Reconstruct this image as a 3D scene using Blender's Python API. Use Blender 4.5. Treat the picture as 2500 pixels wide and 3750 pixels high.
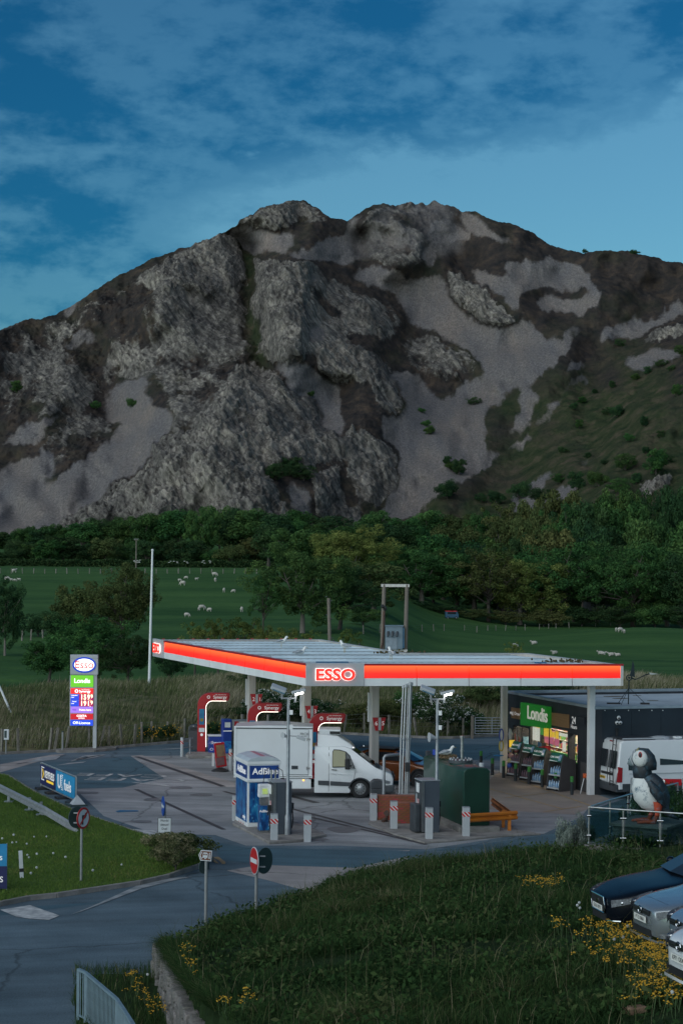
import bpy, bmesh, math, random
import numpy as np
from mathutils import Vector, Matrix
random.seed(7)
RNG = np.random.default_rng(11)
for o in list(bpy.data.objects): bpy.data.objects.remove(o)
scene = bpy.context.scene
COL = scene.collection
R = math.radians
# ---------------------------------------------------------------- camera
F, CX, HY, HC, ROLL = 7000.0, 1250.0, 2050.0, 10.0, R(0.5)
cam_d = bpy.data.cameras.new('camera'); cam = bpy.data.objects.new('camera', cam_d); COL.objects.link(cam)
cam_d.sensor_fit = 'HORIZONTAL'; cam_d.sensor_width = 36.0; cam_d.lens = F/2500*36
cam_d.shift_y = (HY-1875.0)/2500.0
cam_d.clip_start = 1.0; cam_d.clip_end = 9000
cam.location = (0, 0, HC)
cam.rotation_euler = (Matrix.Rotation(R(90), 3, 'X') @ Matrix.Rotation(ROLL, 3, 'Z')).to_euler()
scene.camera = cam
# ---------------------------------------------------------------- sky, sun, exposure
SUN_EL, SUN_ROT = R(14.0), R(222)
SKY_S, TINT, SUN_E, EXPO = 0.055, (0.52, 0.86, 0.90, 1), 1.65, 0.97
world = bpy.data.worlds.new('World'); scene.world = world; world.use_nodes = True
def build_world():
    nt = world.node_tree; N = nt.nodes; L = nt.links; N.clear()
    out = N.new('ShaderNodeOutputWorld'); bg = N.new('ShaderNodeBackground'); bg.inputs['Strength'].default_value = SKY_S
    sky = N.new('ShaderNodeTexSky'); sky.sky_type = 'NISHITA'; sky.sun_disc = False
    sky.sun_elevation = SUN_EL; sky.sun_rotation = SUN_ROT; sky.altitude = 0
    sky.air_density = 1.0; sky.dust_density = 0.6; sky.ozone_density = 3.0
    tc = N.new('ShaderNodeTexCoord'); sep = N.new('ShaderNodeSeparateXYZ'); L.new(tc.outputs['Generated'], sep.inputs[0])
    def M(op, a, b=None, c=None, cl=False):
        n = N.new('ShaderNodeMath'); n.operation = op; n.use_clamp = cl
        for i, v in enumerate((a, b, c)):
            if v is None: continue
            if isinstance(v, (int, float)): n.inputs[i].default_value = v
            else: L.new(v, n.inputs[i])
        return n.outputs[0]
    def noise(sc, det, ro, loc, dist=0.0, zs=2.4, rz=-11):
        mp = N.new('ShaderNodeMapping'); L.new(tc.outputs['Generated'], mp.inputs[0])
        mp.inputs['Rotation'].default_value = (0, R(rz), 0); mp.inputs['Scale'].default_value = (1, 1, zs); mp.inputs['Location'].default_value = loc
        nz = N.new('ShaderNodeTexNoise'); L.new(mp.outputs[0], nz.inputs['Vector'])
        nz.inputs['Scale'].default_value = sc; nz.inputs['Detail'].default_value = det; nz.inputs['Roughness'].default_value = ro; nz.inputs['Distortion'].default_value = dist
        return nz.outputs[0]
    def sm(v, a, b):
        mr = N.new('ShaderNodeMapRange'); mr.interpolation_type = 'SMOOTHSTEP'; L.new(v, mr.inputs[0]); mr.inputs[1].default_value = a; mr.inputs[2].default_value = b; return mr.outputs[0]
    n_big = noise(6.0, 3, .5, (3.3, .4, 0)); n_mid = noise(21.0, 7, .60, (1.7, 5.2, .3), .0, 2.0); n_wisp = noise(12.0, 6, .55, (8.1, 2.2, .7), .0, 2.3, -14)
    # the cloud deck ends along a line that climbs to the east; below it the sky is clear
    edge = M('SUBTRACT', M('ADD', M('MULTIPLY', sep.outputs[0], 0.20), 0.205), sep.outputs[2])
    edge = M('ADD', edge, M('MULTIPLY', M('SUBTRACT', n_mid, 0.5), 0.09))
    gap = M('MULTIPLY', sm(edge, -0.010, 0.016), sm(M('ADD', sep.outputs[0], M('MULTIPLY', M('SUBTRACT', n_wisp, .5), .10)), -0.125, -0.055))
    cov = sm(M('ADD', M('MULTIPLY', n_big, .35), M('MULTIPLY', n_mid, .80)), .47, .66)
    cov = M('MULTIPLY', M('ADD', M('MULTIPLY', cov, .52), .48), M('SUBTRACT', 1.0, gap))
    wisp = M('MULTIPLY', sm(n_wisp, .52, .66), M('SUBTRACT', 1.0, gap))
    cov = M('MULTIPLY', cov, M('SUBTRACT', 1.0, M('MULTIPLY', wisp, .58)))
    class _mr: outputs = [cov]
    mr = _mr
    tint = N.new('ShaderNodeMix'); tint.data_type = 'RGBA'; tint.blend_type = 'MULTIPLY'; tint.inputs[0].default_value = 1.0
    L.new(sky.outputs[0], tint.inputs[6]); tint.inputs[7].default_value = TINT
    cl = N.new('ShaderNodeMix'); cl.data_type = 'RGBA'; cl.blend_type = 'MULTIPLY'; cl.inputs[0].default_value = 1.0
    L.new(tint.outputs[2], cl.inputs[6]); cl.inputs[7].default_value = (0.110, 0.43, 0.60, 1)
    mx = N.new('ShaderNodeMix'); mx.data_type = 'RGBA'; L.new(mr.outputs[0], mx.inputs[0]); L.new(tint.outputs[2], mx.inputs[6]); L.new(cl.outputs[2], mx.inputs[7])
    L.new(mx.outputs[2], bg.inputs['Color']); L.new(bg.outputs[0], out.inputs[0])
    world.cycles.sampling_method = 'MANUAL'; world.cycles.sample_map_resolution = 512
build_world()
sd = bpy.data.lights.new('sun', 'SUN'); sd.energy = SUN_E; sd.angle = R(110); sd.color = (0.95, 0.97, 0.96)
sun = bpy.data.objects.new('sun', sd); COL.objects.link(sun)
sdir = Vector((math.sin(SUN_ROT)*math.cos(SUN_EL), math.cos(SUN_ROT)*math.cos(SUN_EL), math.sin(SUN_EL)))
sun.rotation_euler = sdir.to_track_quat('Z', 'Y').to_euler(); sun.location = (-60, -60, 60)
vs = scene.view_settings; vs.view_transform = 'Standard'; vs.look = 'None'; vs.exposure = EXPO; vs.gamma = 1.0; vs.use_curve_mapping = False
scene.cycles.max_bounces = 6; scene.cycles.transparent_max_bounces = 12; scene.cycles.use_denoising = True
scene.cycles.caustics_reflective = False; scene.cycles.caustics_refractive = False
# ---------------------------------------------------------------- pixel <-> place
_c, _s = math.cos(ROLL), math.sin(ROLL)
def uv(px, py):
    dx, dy = px-CX, py-HY
    return dx*_c+dy*_s, -dx*_s+dy*_c
def W(px, py, D):
    u, v = uv(px, py); return Vector((u/F*D, D, HC-v/F*D))
def G(px, py, z=0.0):
    u, v = uv(px, py); D = F*(HC-z)/v; return Vector((u/F*D, D, z))
def Wn(px, py, D):
    dx, dy = px-CX, py-HY; u = dx*_c+dy*_s; v = -dx*_s+dy*_c
    return np.stack([u/F*D, D+0*u, HC-v/F*D], -1)
# ---------------------------------------------------------------- numpy noise
def _h(ix, iy, iz, seed):
    n = (ix*374761393+iy*668265263+iz*2147483647+seed*1274126177) & 0xffffffff
    n = ((n ^ (n >> 13))*1274126177) & 0xffffffff
    return ((n ^ (n >> 16)) & 0xffff)/65535.0
def vnoise(p, seed=0):
    p = np.asarray(p, float); i = np.floor(p).astype(np.int64); f = p-i; f = f*f*f*(f*(f*6-15)+10)
    r = 0
    for dx in (0, 1):
        for dy in (0, 1):
            for dz in (0, 1):
                w = (f[..., 0] if dx else 1-f[..., 0])*(f[..., 1] if dy else 1-f[..., 1])*(f[..., 2] if dz else 1-f[..., 2])
                r = r+w*_h(i[..., 0]+dx, i[..., 1]+dy, i[..., 2]+dz, seed)
    return r
def fbm(p, o=4, seed=0, gain=0.5):
    a, t, n = 1.0, 0, 0
    for k in range(o):
        t = t+a*(vnoise(p*(2.03**k)+k*17.3, seed+k)*2-1); n += a; a *= gain
    return t/n
def ridged(p, o=4, seed=0, gain=0.55):
    a, t, n = 1.0, 0, 0
    for k in range(o):
        t = t+a*(1-np.abs(vnoise(p*(2.07**k)+k*9.1, seed+k)*2-1)); n += a; a *= gain
    return t/n
def sst(a, b, x):
    t = np.clip((x-a)/(b-a), 0, 1); return t*t*(3-2*t)
# ---------------------------------------------------------------- materials
MATS = {}
def mat(name, col=(0.5, 0.5, 0.5), rough=0.6, metal=0.0, var=0.12, vs_=3.0, bump=0.0, bs=40.0, emit=None, es=0.0, coat=0.0, col2=None, spec=0.5, trans=0.0, alpha=None, streak=None, rnd=0.0, local=True):
    if name in MATS: return MATS[name]
    m = bpy.data.materials.new(name); m.use_nodes = True; MATS[name] = m
    nt = m.node_tree; N = nt.nodes; L = nt.links; b = N['Principled BSDF']
    b.inputs['Roughness'].default_value = rough; b.inputs['Metallic'].default_value = metal
    b.inputs['Specular IOR Level'].default_value = spec
    if coat: b.inputs['Coat Weight'].default_value = coat; b.inputs['Coat Roughness'].default_value = 0.05
    if trans: b.inputs['Transmission Weight'].default_value = trans
    if alpha is not None: b.inputs['Alpha'].default_value = alpha
    tc = N.new('ShaderNodeTexCoord'); vec = tc.outputs['Object']
    if streak:
        mp = N.new('ShaderNodeMapping'); mp.inputs['Scale'].default_value = streak; L.new(vec, mp.inputs[0]); vec = mp.outputs[0]
    nz = N.new('ShaderNodeTexNoise'); nz.inputs['Scale'].default_value = vs_; nz.inputs['Detail'].default_value = 6; nz.inputs['Roughness'].default_value = 0.6
    L.new(vec, nz.inputs['Vector'])
    if col2 is None: c2 = tuple(max(0, c*(1-2.2*var)) for c in col); c1 = tuple(min(1, c*(1+var)) for c in col)
    else: c1, c2 = col, col2
    rp = N.new('ShaderNodeValToRGB'); rp.color_ramp.elements[0].position = 0.32; rp.color_ramp.elements[1].position = 0.68
    rp.color_ramp.elements[0].color = (*c2, 1); rp.color_ramp.elements[1].color = (*c1, 1)
    L.new(nz.outputs[0], rp.inputs[0]); cout = rp.outputs[0]
    if rnd:
        oi = N.new('ShaderNodeObjectInfo'); hs = N.new('ShaderNodeHueSaturation')
        mr = N.new('ShaderNodeMapRange'); L.new(oi.outputs['Random'], mr.inputs[0]); mr.inputs[3].default_value = 1-rnd; mr.inputs[4].default_value = 1+rnd
        L.new(mr.outputs[0], hs.inputs['Value']);
        mr2 = N.new('ShaderNodeMapRange'); L.new(oi.outputs['Random'], mr2.inputs[0]); mr2.inputs[3].default_value = 0.5+rnd*0.10; mr2.inputs[4].default_value = 0.5-rnd*0.12
        L.new(mr2.outputs[0], hs.inputs['Hue']); L.new(cout, hs.inputs['Color']); cout = hs.outputs[0]
    L.new(cout, b.inputs['Base Color'])
    if bump:
        n2 = N.new('ShaderNodeTexNoise'); n2.inputs['Scale'].default_value = bs; n2.inputs['Detail'].default_value = 4; L.new(vec, n2.inputs['Vector'])
        bp = N.new('ShaderNodeBump'); bp.inputs['Strength'].default_value = bump; bp.inputs['Distance'].default_value = 0.02; L.new(n2.outputs[0], bp.inputs['Height']); L.new(bp.outputs[0], b.inputs['Normal'])
    if emit is not None:
        b.inputs['Emission Color'].default_value = (*emit, 1); b.inputs['Emission Strength'].default_value = es
    return m
def nodes_mat(name):
    m = bpy.data.materials.new(name); m.use_nodes = True; MATS[name] = m
    return m, m.node_tree.nodes, m.node_tree.links, m.node_tree.nodes['Principled BSDF']
# ---------------------------------------------------------------- objects
def tag(o, label=None, cat=None, group=None, kind=None):
    if label: o['label'] = label
    if cat: o['category'] = cat
    if group: o['group'] = group
    if kind: o['kind'] = kind
    return o
def link_mesh(name, me, m, parent=None, loc=None, rot=None):
    o = bpy.data.objects.new(name, me); COL.objects.link(o)
    if m is not None and not me.materials: me.materials.append(m)
    if parent: o.parent = parent
    if loc is not None: o.location = loc
    if rot is not None: o.rotation_euler = rot
    return o
def thing(name, label, cat, loc=(0, 0, 0), rz=0.0, group=None, rot=None, scale=None):
    o = bpy.data.objects.new(name, None); COL.objects.link(o); o.location = loc
    o.rotation_euler = rot if rot is not None else (0, 0, rz)
    o.empty_display_size = 0.2
    if scale: o.scale = (scale,)*3 if isinstance(scale, (int, float)) else scale
    return tag(o, label, cat, group)
def kids(o): return [c for c in bpy.data.objects if c.parent == o]
def copy_tree(o, parent=None, _k=None):
    c = o.copy(); COL.objects.link(c); c.parent = parent
    for ch in CH.get(o.name, kids(o)): copy_tree(ch, c)
    return c
CH = {}
class MB:
    def __init__(s): s.v = []; s.f = []
    def add(s, vs, fs):
        n = len(s.v); s.v += [tuple(v) for v in vs]; s.f += [tuple(i+n for i in f) for f in fs]; return s
    def box(s, c, d, rz=0.0, M=None):
        x, y, z = d[0]/2, d[1]/2, d[2]/2
        vs = [Vector((sx*x, sy*y, sz*z)) for sz in (-1, 1) for sx, sy in ((-1, -1), (1, -1), (1, 1), (-1, 1))]
        if rz: vs = [Matrix.Rotation(rz, 3, 'Z') @ v for v in vs]
        if M is not None: vs = [M @ v for v in vs]
        c = Vector(c); vs = [v+c for v in vs]
        return s.add(vs, [(3, 2, 1, 0), (4, 5, 6, 7), (0, 1, 5, 4), (1, 2, 6, 5), (2, 3, 7, 6), (3, 0, 4, 7)])
    def b2(s, x0, x1, y0, y1, z0, z1): return s.box(((x0+x1)/2, (y0+y1)/2, (z0+z1)/2), (abs(x1-x0), abs(y1-y0), abs(z1-z0)))
    def bar(s, p, q, w, h):
        p, q = Vector(p), Vector(q); d = q-p; L = d.length
        M = d.to_track_quat('Y', 'Z').to_matrix(); return s.box((p+q)/2, (w, L, h), M=M)
    def tube(s, pts, r, n=10, cap=True):
        pts = [Vector(p) for p in pts]; k = len(pts); rs = r if isinstance(r, (list, tuple)) else [r]*k
        vs, fs = [], []; prev = None
        for i, p in enumerate(pts):
            t = (pts[min(i+1, k-1)]-pts[max(i-1, 0)]).normalized()
            if prev is None: a = t.orthogonal().normalized()
            else:
                a = prev-t*prev.dot(t); a = a.normalized() if a.length > 1e-6 else t.orthogonal().normalized()
            prev = a; b = t.cross(a)
            for j in range(n):
                g = 2*math.pi*j/n; vs.append(p+(a*math.cos(g)+b*math.sin(g))*rs[i])
        for i in range(k-1):
            for j in range(n): fs.append((i*n+j, i*n+(j+1) % n, (i+1)*n+(j+1) % n, (i+1)*n+j))
        if cap: fs.append(tuple(range(n-1, -1, -1))); fs.append(tuple((k-1)*n+j for j in range(n)))
        return s.add(vs, fs)
    def cyl(s, p, q, r, r2=None, n=12): return s.tube([p, q], [r, r if r2 is None else r2], n)
    def prism(s, poly, a, b, axis='z'):
        # poly 2D; extruded between a and b along axis. axis y: poly=(x,z); x: poly=(y,z)
        def P(u, v, w):
            return (u, v, w) if axis == 'z' else ((u, w, v) if axis == 'y' else (w, u, v))
        n = len(poly); vs = [P(u, v, a) for u, v in poly]+[P(u, v, b) for u, v in poly]
        fs = [tuple(range(n-1, -1, -1)), tuple(range(n, 2*n))]+[(i, (i+1) % n, n+(i+1) % n, n+i) for i in range(n)]
        return s.add(vs, fs)
    def quad(s, *p): return s.add(p, [tuple(range(len(p)))])
    def lathe(s, prof, c=(0, 0, 0), n=16, cap=True):
        vs, fs = [], []; c = Vector(c)
        for r, z in prof:
            for j in range(n): g = 2*math.pi*j/n; vs.append(c+Vector((r*math.cos(g), r*math.sin(g), z)))
        for i in range(len(prof)-1):
            for j in range(n): fs.append((i*n+j, i*n+(j+1) % n, (i+1)*n+(j+1) % n, (i+1)*n+j))
        if cap: fs.append(tuple(range(n-1, -1, -1))); k = (len(prof)-1)*n; fs.append(tuple(k+j for j in range(n)))
        return s.add(vs, fs)
    def ball(s, c, r, n=10, m=7):
        rx, ry, rz = (r, r, r) if isinstance(r, (int, float)) else r; c = Vector(c); vs, fs = [], []
        for i in range(m+1):
            t = math.pi*(i/m);
            for j in range(n): g = 2*math.pi*j/n; vs.append(c+Vector((rx*math.sin(t)*math.cos(g), ry*math.sin(t)*math.sin(g), -rz*math.cos(t))))
        for i in range(m):
            for j in range(n): fs.append((i*n+j, i*n+(j+1) % n, (i+1)*n+(j+1) % n, (i+1)*n+j))
        return s.add(vs, fs)
    def disc(s, c, r, axis='y', n=24, t=0.01, sx=1.0):
        poly = [(c_[0], c_[1]) for c_ in ((r*sx*math.cos(2*math.pi*i/n), r*math.sin(2*math.pi*i/n)) for i in range(n))]
        c = Vector(c); k = MB().prism(poly, -t/2, t/2, axis); return s.add([Vector(v)+c for v in k.v], k.f)
    def mesh(s, name, bev=0.0, seg=2, smooth=False, ang=40, sub=0):
        me = bpy.data.meshes.new(name); me.from_pydata(s.v, [], s.f)
        bm = bmesh.new(); bm.from_mesh(me)
        bmesh.ops.remove_doubles(bm, verts=bm.verts, dist=1e-5)
        bmesh.ops.recalc_face_normals(bm, faces=bm.faces)
        if bev:
            es = [e for e in bm.edges if len(e.link_faces) == 2 and e.calc_face_angle(0) > R(25)]
            bmesh.ops.bevel(bm, geom=es, offset=bev, segments=seg, affect='EDGES', clamp_overlap=True, profile=0.6)
        if smooth:
            for f in bm.faces: f.smooth = True
            for e in bm.edges:
                if len(e.link_faces) == 2 and e.calc_face_angle(0) > R(ang): e.smooth = False
        bm.to_mesh(me); bm.free(); return me
    def build(s, name, m, parent=None, loc=None, rot=None, bev=0.0, seg=2, smooth=False, ang=40):
        return link_mesh(name, s.mesh(name, bev, seg, smooth, ang), m, parent, loc, rot)
def P(name, m, parent, fn, **k):
    b = MB(); fn(b); return b.build(name, m, parent, **k)
def grid_mesh(name, V, nu, nv, m, parent=None, smooth=True, attrs=None):
    # V (nv,nu,3)
    me = bpy.data.meshes.new(name); n = nu*nv
    idx = np.arange(n).reshape(nv, nu)
    q = np.stack([idx[:-1, :-1], idx[:-1, 1:], idx[1:, 1:], idx[1:, :-1]], -1).reshape(-1, 4)
    fast_mesh(me, V.reshape(-1, 3), q, smooth)
    for k, a in (attrs or {}).items():
        at = me.attributes.new(k, 'FLOAT', 'POINT'); at.data.foreach_set('value', np.ascontiguousarray(a.reshape(-1), np.float32))
    return link_mesh(name, me, m, parent)
def fast_mesh(me, V, Fq, smooth=False):
    k = Fq.shape[1]; nf = len(Fq)
    me.vertices.add(len(V)); me.vertices.foreach_set('co', np.ascontiguousarray(V, np.float32).reshape(-1))
    me.loops.add(nf*k); me.loops.foreach_set('vertex_index', np.ascontiguousarray(Fq, np.int32).reshape(-1))
    me.polygons.add(nf); me.polygons.foreach_set('loop_start', np.arange(0, nf*k, k, dtype=np.int32))
    try: me.polygons.foreach_set('loop_total', np.full(nf, k, np.int32))
    except Exception: pass
    if smooth: me.polygons.foreach_set('use_smooth', np.ones(nf, bool))
    me.update(calc_edges=True); me.validate()
BOLD = .6
def text(s, size, m, parent, loc, rot=(R(90), 0, 0), name='lettering', bold=0.0, depth=0.004, sx=1.0, align='CENTER', shear=0.0):
    cu = bpy.data.curves.new(name, 'FONT'); cu.body = s; cu.size = size; cu.extrude = depth; cu.offset = bold*size*BOLD
    cu.align_x = align; cu.align_y = 'CENTER'; cu.resolution_u = 3; cu.shear = shear
    tmp = bpy.data.objects.new('tmp', cu); COL.objects.link(tmp)
    me = bpy.data.meshes.new_from_object(tmp); bpy.data.objects.remove(tmp); bpy.data.curves.remove(cu)
    me.materials.clear()
    o = link_mesh(name, me, m, parent, loc, rot); o.scale = (sx, 1, 1)
    return o
ORD = ['first', 'second', 'third', 'fourth', 'fifth', 'sixth', 'seventh', 'eighth', 'ninth', 'tenth', 'eleventh', 'twelfth', 'thirteenth', 'fourteenth', 'fifteenth', 'sixteenth', 'seventeenth', 'eighteenth', 'nineteenth', 'twentieth',
  'twenty-first', 'twenty-second', 'twenty-third', 'twenty-fourth', 'twenty-fifth', 'twenty-sixth', 'twenty-seventh', 'twenty-eighth', 'twenty-ninth', 'thirtieth', 'thirty-first', 'thirty-second', 'thirty-third', 'thirty-fourth', 'thirty-fifth', 'thirty-sixth', 'thirty-seventh', 'thirty-eighth', 'thirty-ninth', 'fortieth']
# ================================================================ SETTING: terrain
def ground_z(x, y):
    x = np.asarray(x, float); y = np.asarray(y, float)
    z = sst(285, 520, y)*7.2+sst(500, 640, y)*2.2
    z = z*(1-0.85*sst(0.02, 0.10, x/np.maximum(y, 1)))
    z = z+sst(560, 800, y)*10
    z = z-6.0*sst(150, 330, y)*sst(.005, .055, x/np.maximum(y, 1))*(1-sst(520, 700, y))
    n = np.stack([x*0.02, y*0.02, 0*x], -1)
    z = z+fbm(n, 3, 5)*0.5*sst(150, 260, y)
    # rough bank behind the forecourt
    k0 = bank_line(x)
    z = z+1.5*sst(0.5, 16, y-k0)*(1-sst(20, 60, y-k0)*0.9)
    # low mound on the east field
    z = z+2.0*np.exp(-((x-64)/20)**2-((y-385)/30)**2)
    n2 = np.stack([x*0.35, y*0.35, 0*x], -1)
    z = z+fbm(n2, 3, 8)*0.14*sst(0, 6, y-k0)
    return np.where(y < k0, -0.06, z)
KERB = [G(-500, 2790), G(0, 2764), G(345, 2748), G(640, 2722), G(900, 2700), G(1250, 2690), G(1620, 2708), G(1760, 2700), G(2000, 2690), G(3000, 2690)]
_kx = np.array([p.x for p in KERB]); _ky = np.array([p.y for p in KERB])
def bank_line(x): return np.interp(x, _kx, _ky)
def gz(x, y): return float(ground_z(np.array([x]), np.array([y]))[0])
def on_ground(px, py):
    # pixel to a point on the terrain sheet
    u, v = uv(px, py); Ds = np.linspace(95, 900, 3000)
    z = HC-v/F*Ds; g = ground_z(u/F*Ds, Ds); k = np.argmax(z <= g)
    return Vector((u/F*Ds[k], Ds[k], g[k]))
def terrain_mat():
    m, N, L, b = nodes_mat('field_grass'); b.inputs['Roughness'].default_value = 0.9; b.inputs['Specular IOR Level'].default_value = 0.1
    tc = N.new('ShaderNodeTexCoord'); mp = N.new('ShaderNodeMapping'); L.new(tc.outputs['Object'], mp.inputs[0]); mp.inputs['Scale'].default_value = (0.35, 1.0, 1)
    nz = N.new('ShaderNodeTexNoise'); nz.inputs['Scale'].default_value = 0.06; nz.inputs['Detail'].default_value = 9; nz.inputs['Roughness'].default_value = 0.62; L.new(mp.outputs[0], nz.inputs['Vector'])
    rp = N.new('ShaderNodeValToRGB'); L.new(nz.outputs[0], rp.inputs[0])
    e = rp.color_ramp.elements; e[0].position = 0.33; e[0].color = (0.026, 0.072, 0.020, 1); e[1].position = 0.66; e[1].color = (0.060, 0.128, 0.036, 1)
    at = N.new('ShaderNodeAttribute'); at.attribute_name = 'rough'
    n2 = N.new('ShaderNodeTexNoise'); n2.inputs['Scale'].default_value = 0.8; n2.inputs['Detail'].default_value = 8; L.new(tc.outputs['Object'], n2.inputs['Vector'])
    r2 = N.new('ShaderNodeValToRGB'); L.new(n2.outputs[0], r2.inputs[0]); e = r2.color_ramp.elements; e[0].position = 0.35; e[0].color = (0.06, 0.075, 0.03, 1); e[1].position = 0.68; e[1].color = (0.20, 0.17, 0.10, 1)
    mx = N.new('ShaderNodeMix'); mx.data_type = 'RGBA'; L.new(at.outputs['Fac'], mx.inputs[0]); L.new(rp.outputs[0], mx.inputs[6]); L.new(r2.outputs[0], mx.inputs[7])
    L.new(mx.outputs[2], b.inputs['Base Color'])
    bp = N.new('ShaderNodeBump'); bp.inputs['Strength'].default_value = 0.7; bp.inputs['Distance'].default_value = 0.3; L.new(n2.outputs[0], bp.inputs['Height']); L.new(bp.outputs[0], b.inputs['Normal'])
    return m
def build_ground():
    nu = 260; ts = np.concatenate([np.linspace(-1.6, -0.22, 30), np.linspace(-0.21, 0.21, 200), np.linspace(0.22, 1.6, 30)])
    ys = np.concatenate([np.linspace(-60, 95, 20), np.linspace(96, 160, 110), np.linspace(161, 330, 110), np.geomspace(333, 900, 90), np.geomspace(930, 6000, 25)])
    T, Y = np.meshgrid(ts, ys); X = T*np.maximum(Y, 60)
    Z = ground_z(X, Y); Z = np.where(Y > 900, ground_z(X, np.full_like(Y, 900.0)), Z)
    k0 = bank_line(X)
    rough = sst(0, 1.5, Y-k0)*(1-sst(28, 48, Y-k0+fbm(np.stack([X*.1, Y*.1, 0*X], -1), 3, 4)*14))
    o = grid_mesh('ground', np.stack([X, Y, Z], -1), nu, len(ys), terrain_mat(), attrs={'rough': rough})
    tag(o, 'green pasture and rough grass bank between forecourt and mountain', kind='structure')
build_ground()
# ================================================================ SETTING: mountain
def poly_mask(polys, x0, y0, w, h, st):
    nx, ny = int(w/st), int(h/st); xs = x0+(np.arange(nx)+.5)*st; ys = y0+(np.arange(ny)+.5)*st
    X, Y = np.meshgrid(xs, ys); Mk = np.zeros((ny, nx))
    for poly in polys:
        p = np.array(poly, float); c = np.zeros_like(X, bool); j = len(p)-1
        for i in range(len(p)):
            xi, yi, xj, yj = p[i, 0], p[i, 1], p[j, 0], p[j, 1]
            if yi != yj: c ^= ((yi > Y) != (yj > Y)) & (X < (xj-xi)*(Y-yi)/(yj-yi)+xi)
            j = i
        Mk = np.maximum(Mk, c)
    return Mk
def blur(a, n):
    for ax in (0, 1):
        for _ in range(2):
            p = np.pad(a, [(n, n) if k == ax else (0, 0) for k in (0, 1)], mode='edge'); c = np.cumsum(p, ax); c = np.insert(c, 0, 0, axis=ax)
            sl1 = [slice(None)]*2; sl2 = [slice(None)]*2; sl1[ax] = slice(2*n+1, None); sl2[ax] = slice(0, -(2*n+1))
            a = (c[tuple(sl1)]-c[tuple(sl2)])/(2*n+1)
    return a
def lc(pts): return [(x*.797, 700+y*.797) for x, y in pts]
def rc(pts): return [(1250+x*.797, 700+y*.797) for x, y in pts]
SCREE = [rc(p) for p in (
 [(30,385),(90,345),(170,330),(270,350),(290,400),(440,400),(475,440),(500,500),(560,560),(640,600),(720,630),(800,600),(850,580),(890,650),(950,690),(1000,680),(1060,640),(1100,600),(1095,640),(1060,660),(1050,730),(980,770),(900,830),(880,880),(800,920),(740,940),(720,980),(690,985),(650,1000),(650,1080),(650,1160),(680,1200),(750,1190),(690,1270),(590,1330),(560,1350),(500,1360),(400,1470),(330,1500),(240,1530),(165,1535),(210,1420),(260,1370),(270,1300),(270,1200),(200,1140),(190,1050),(290,1040),(310,990),(290,930),(240,850),(300,820),(370,870),(400,920),(450,960),(510,920),(540,870),(600,890),(650,860),(665,810),(600,740),(500,680),(380,640),(330,620),(300,580),(270,520),(180,450),(100,410)],
 [(740,330),(850,320),(1000,325),(1100,345),(1160,380),(1165,430),(1215,480),(1150,540),(1100,590),(1060,560),(1000,550),(930,570),(905,520),(940,490),(1020,480),(1090,490),(1150,470),(1130,430),(1050,440),(950,450),(870,455),(830,500),(820,560),(780,520),(745,500),(770,480),(600,420),(600,375),(700,390),(800,410),(760,370)],
 [(1170,700),(1190,650),(1260,640),(1340,600),(1350,560),(1370,540),(1375,580),(1430,580),(1480,550),(1568,500),(1568,550),(1480,600),(1350,660),(1310,680),(1260,670),(1200,710)],
 [(1280,800),(1320,760),(1420,730),(1568,730),(1540,770),(1430,790),(1370,820),(1345,800)],
 [(1025,830),(1060,790),(1100,770),(1130,800),(1080,820)],
 [(760,1110),(790,1060),(830,990),(835,910),(880,905),(915,920),(880,990),(860,1050),(820,1080)],
 [(870,1075),(920,1040),(950,1010),(900,1000),(1000,960),(1050,900),(1130,840),(1155,855),(1090,890),(1040,930),(980,1000),(920,1070)],
 [(745,1205),(790,1165),(830,1110),(880,1110),(820,1170)],
 [(775,1400),(850,1340),(920,1300),(1000,1265),(930,1350),(890,1380),(880,1430),(970,1410),(1000,1350),(1060,1320),(1080,1370),(1030,1420),(940,1450),(880,1530),(800,1500),(790,1440)],
 [(1080,1280),(1140,1210),(1135,1240),(1090,1290)],
 [(0,200),(50,120),(110,90),(60,160),(120,210),(60,240),(60,320),(0,340)],
 [(420,130),(500,120),(560,180),(640,200),(600,220),(520,230),(440,250),(380,200)],
 [(520,90),(620,120),(700,180),(800,230),(900,245),(820,245),(700,215),(600,180)],
 [(1490,375),(1540,370),(1530,385),(1500,390)],
 [(270,230),(330,210),(360,230),(300,250)], [(350,280),(440,230),(450,290),(420,370),(380,340)])]+[lc(p) for p in (
 [(465,960),(540,900),(620,860),(690,840),(700,870),(660,930),(690,920),(695,970),(760,990),(800,1040),(780,1100),(720,1150),(700,1200),(640,1270),(560,1320),(480,1400),(350,1470),(270,1550),(-300,1700),(-300,1450),(0,1290),(50,1250),(150,1230),(190,1180),(240,1220),(245,1290),(180,1350),(200,1360),(330,1280),(470,1180),(550,1100),(560,1060),(490,1050)],
 [(10,1160),(60,1110),(160,1060),(280,1020),(170,1160),(100,1170)], [(290,700),(330,670),(420,625),(425,680),(330,720)], [(260,560),(330,520),(430,470),(300,580)],
 [(1040,200),(1100,170),(1200,190),(1300,200),(1370,210),(1300,290),(1220,280),(1130,260)], [(1310,290),(1400,260),(1500,215),(1568,210),(1568,330),(1430,310)],
 [(1220,810),(1300,800),(1400,800),(1440,810),(1480,870),(1560,880),(1570,1140),(1500,1080),(1440,980),(1350,920),(1300,850)],
 [(1420,640),(1470,610),(1495,660),(1480,700),(1420,700)], [(1330,1360),(1400,1350),(1420,1400),(1410,1480),(1350,1470)], [(1400,400),(1500,390),(1450,430)], [(500,440),(580,405),(570,415),(520,445)], [(0,560),(60,600),(130,590),(20,650)])]
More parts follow.
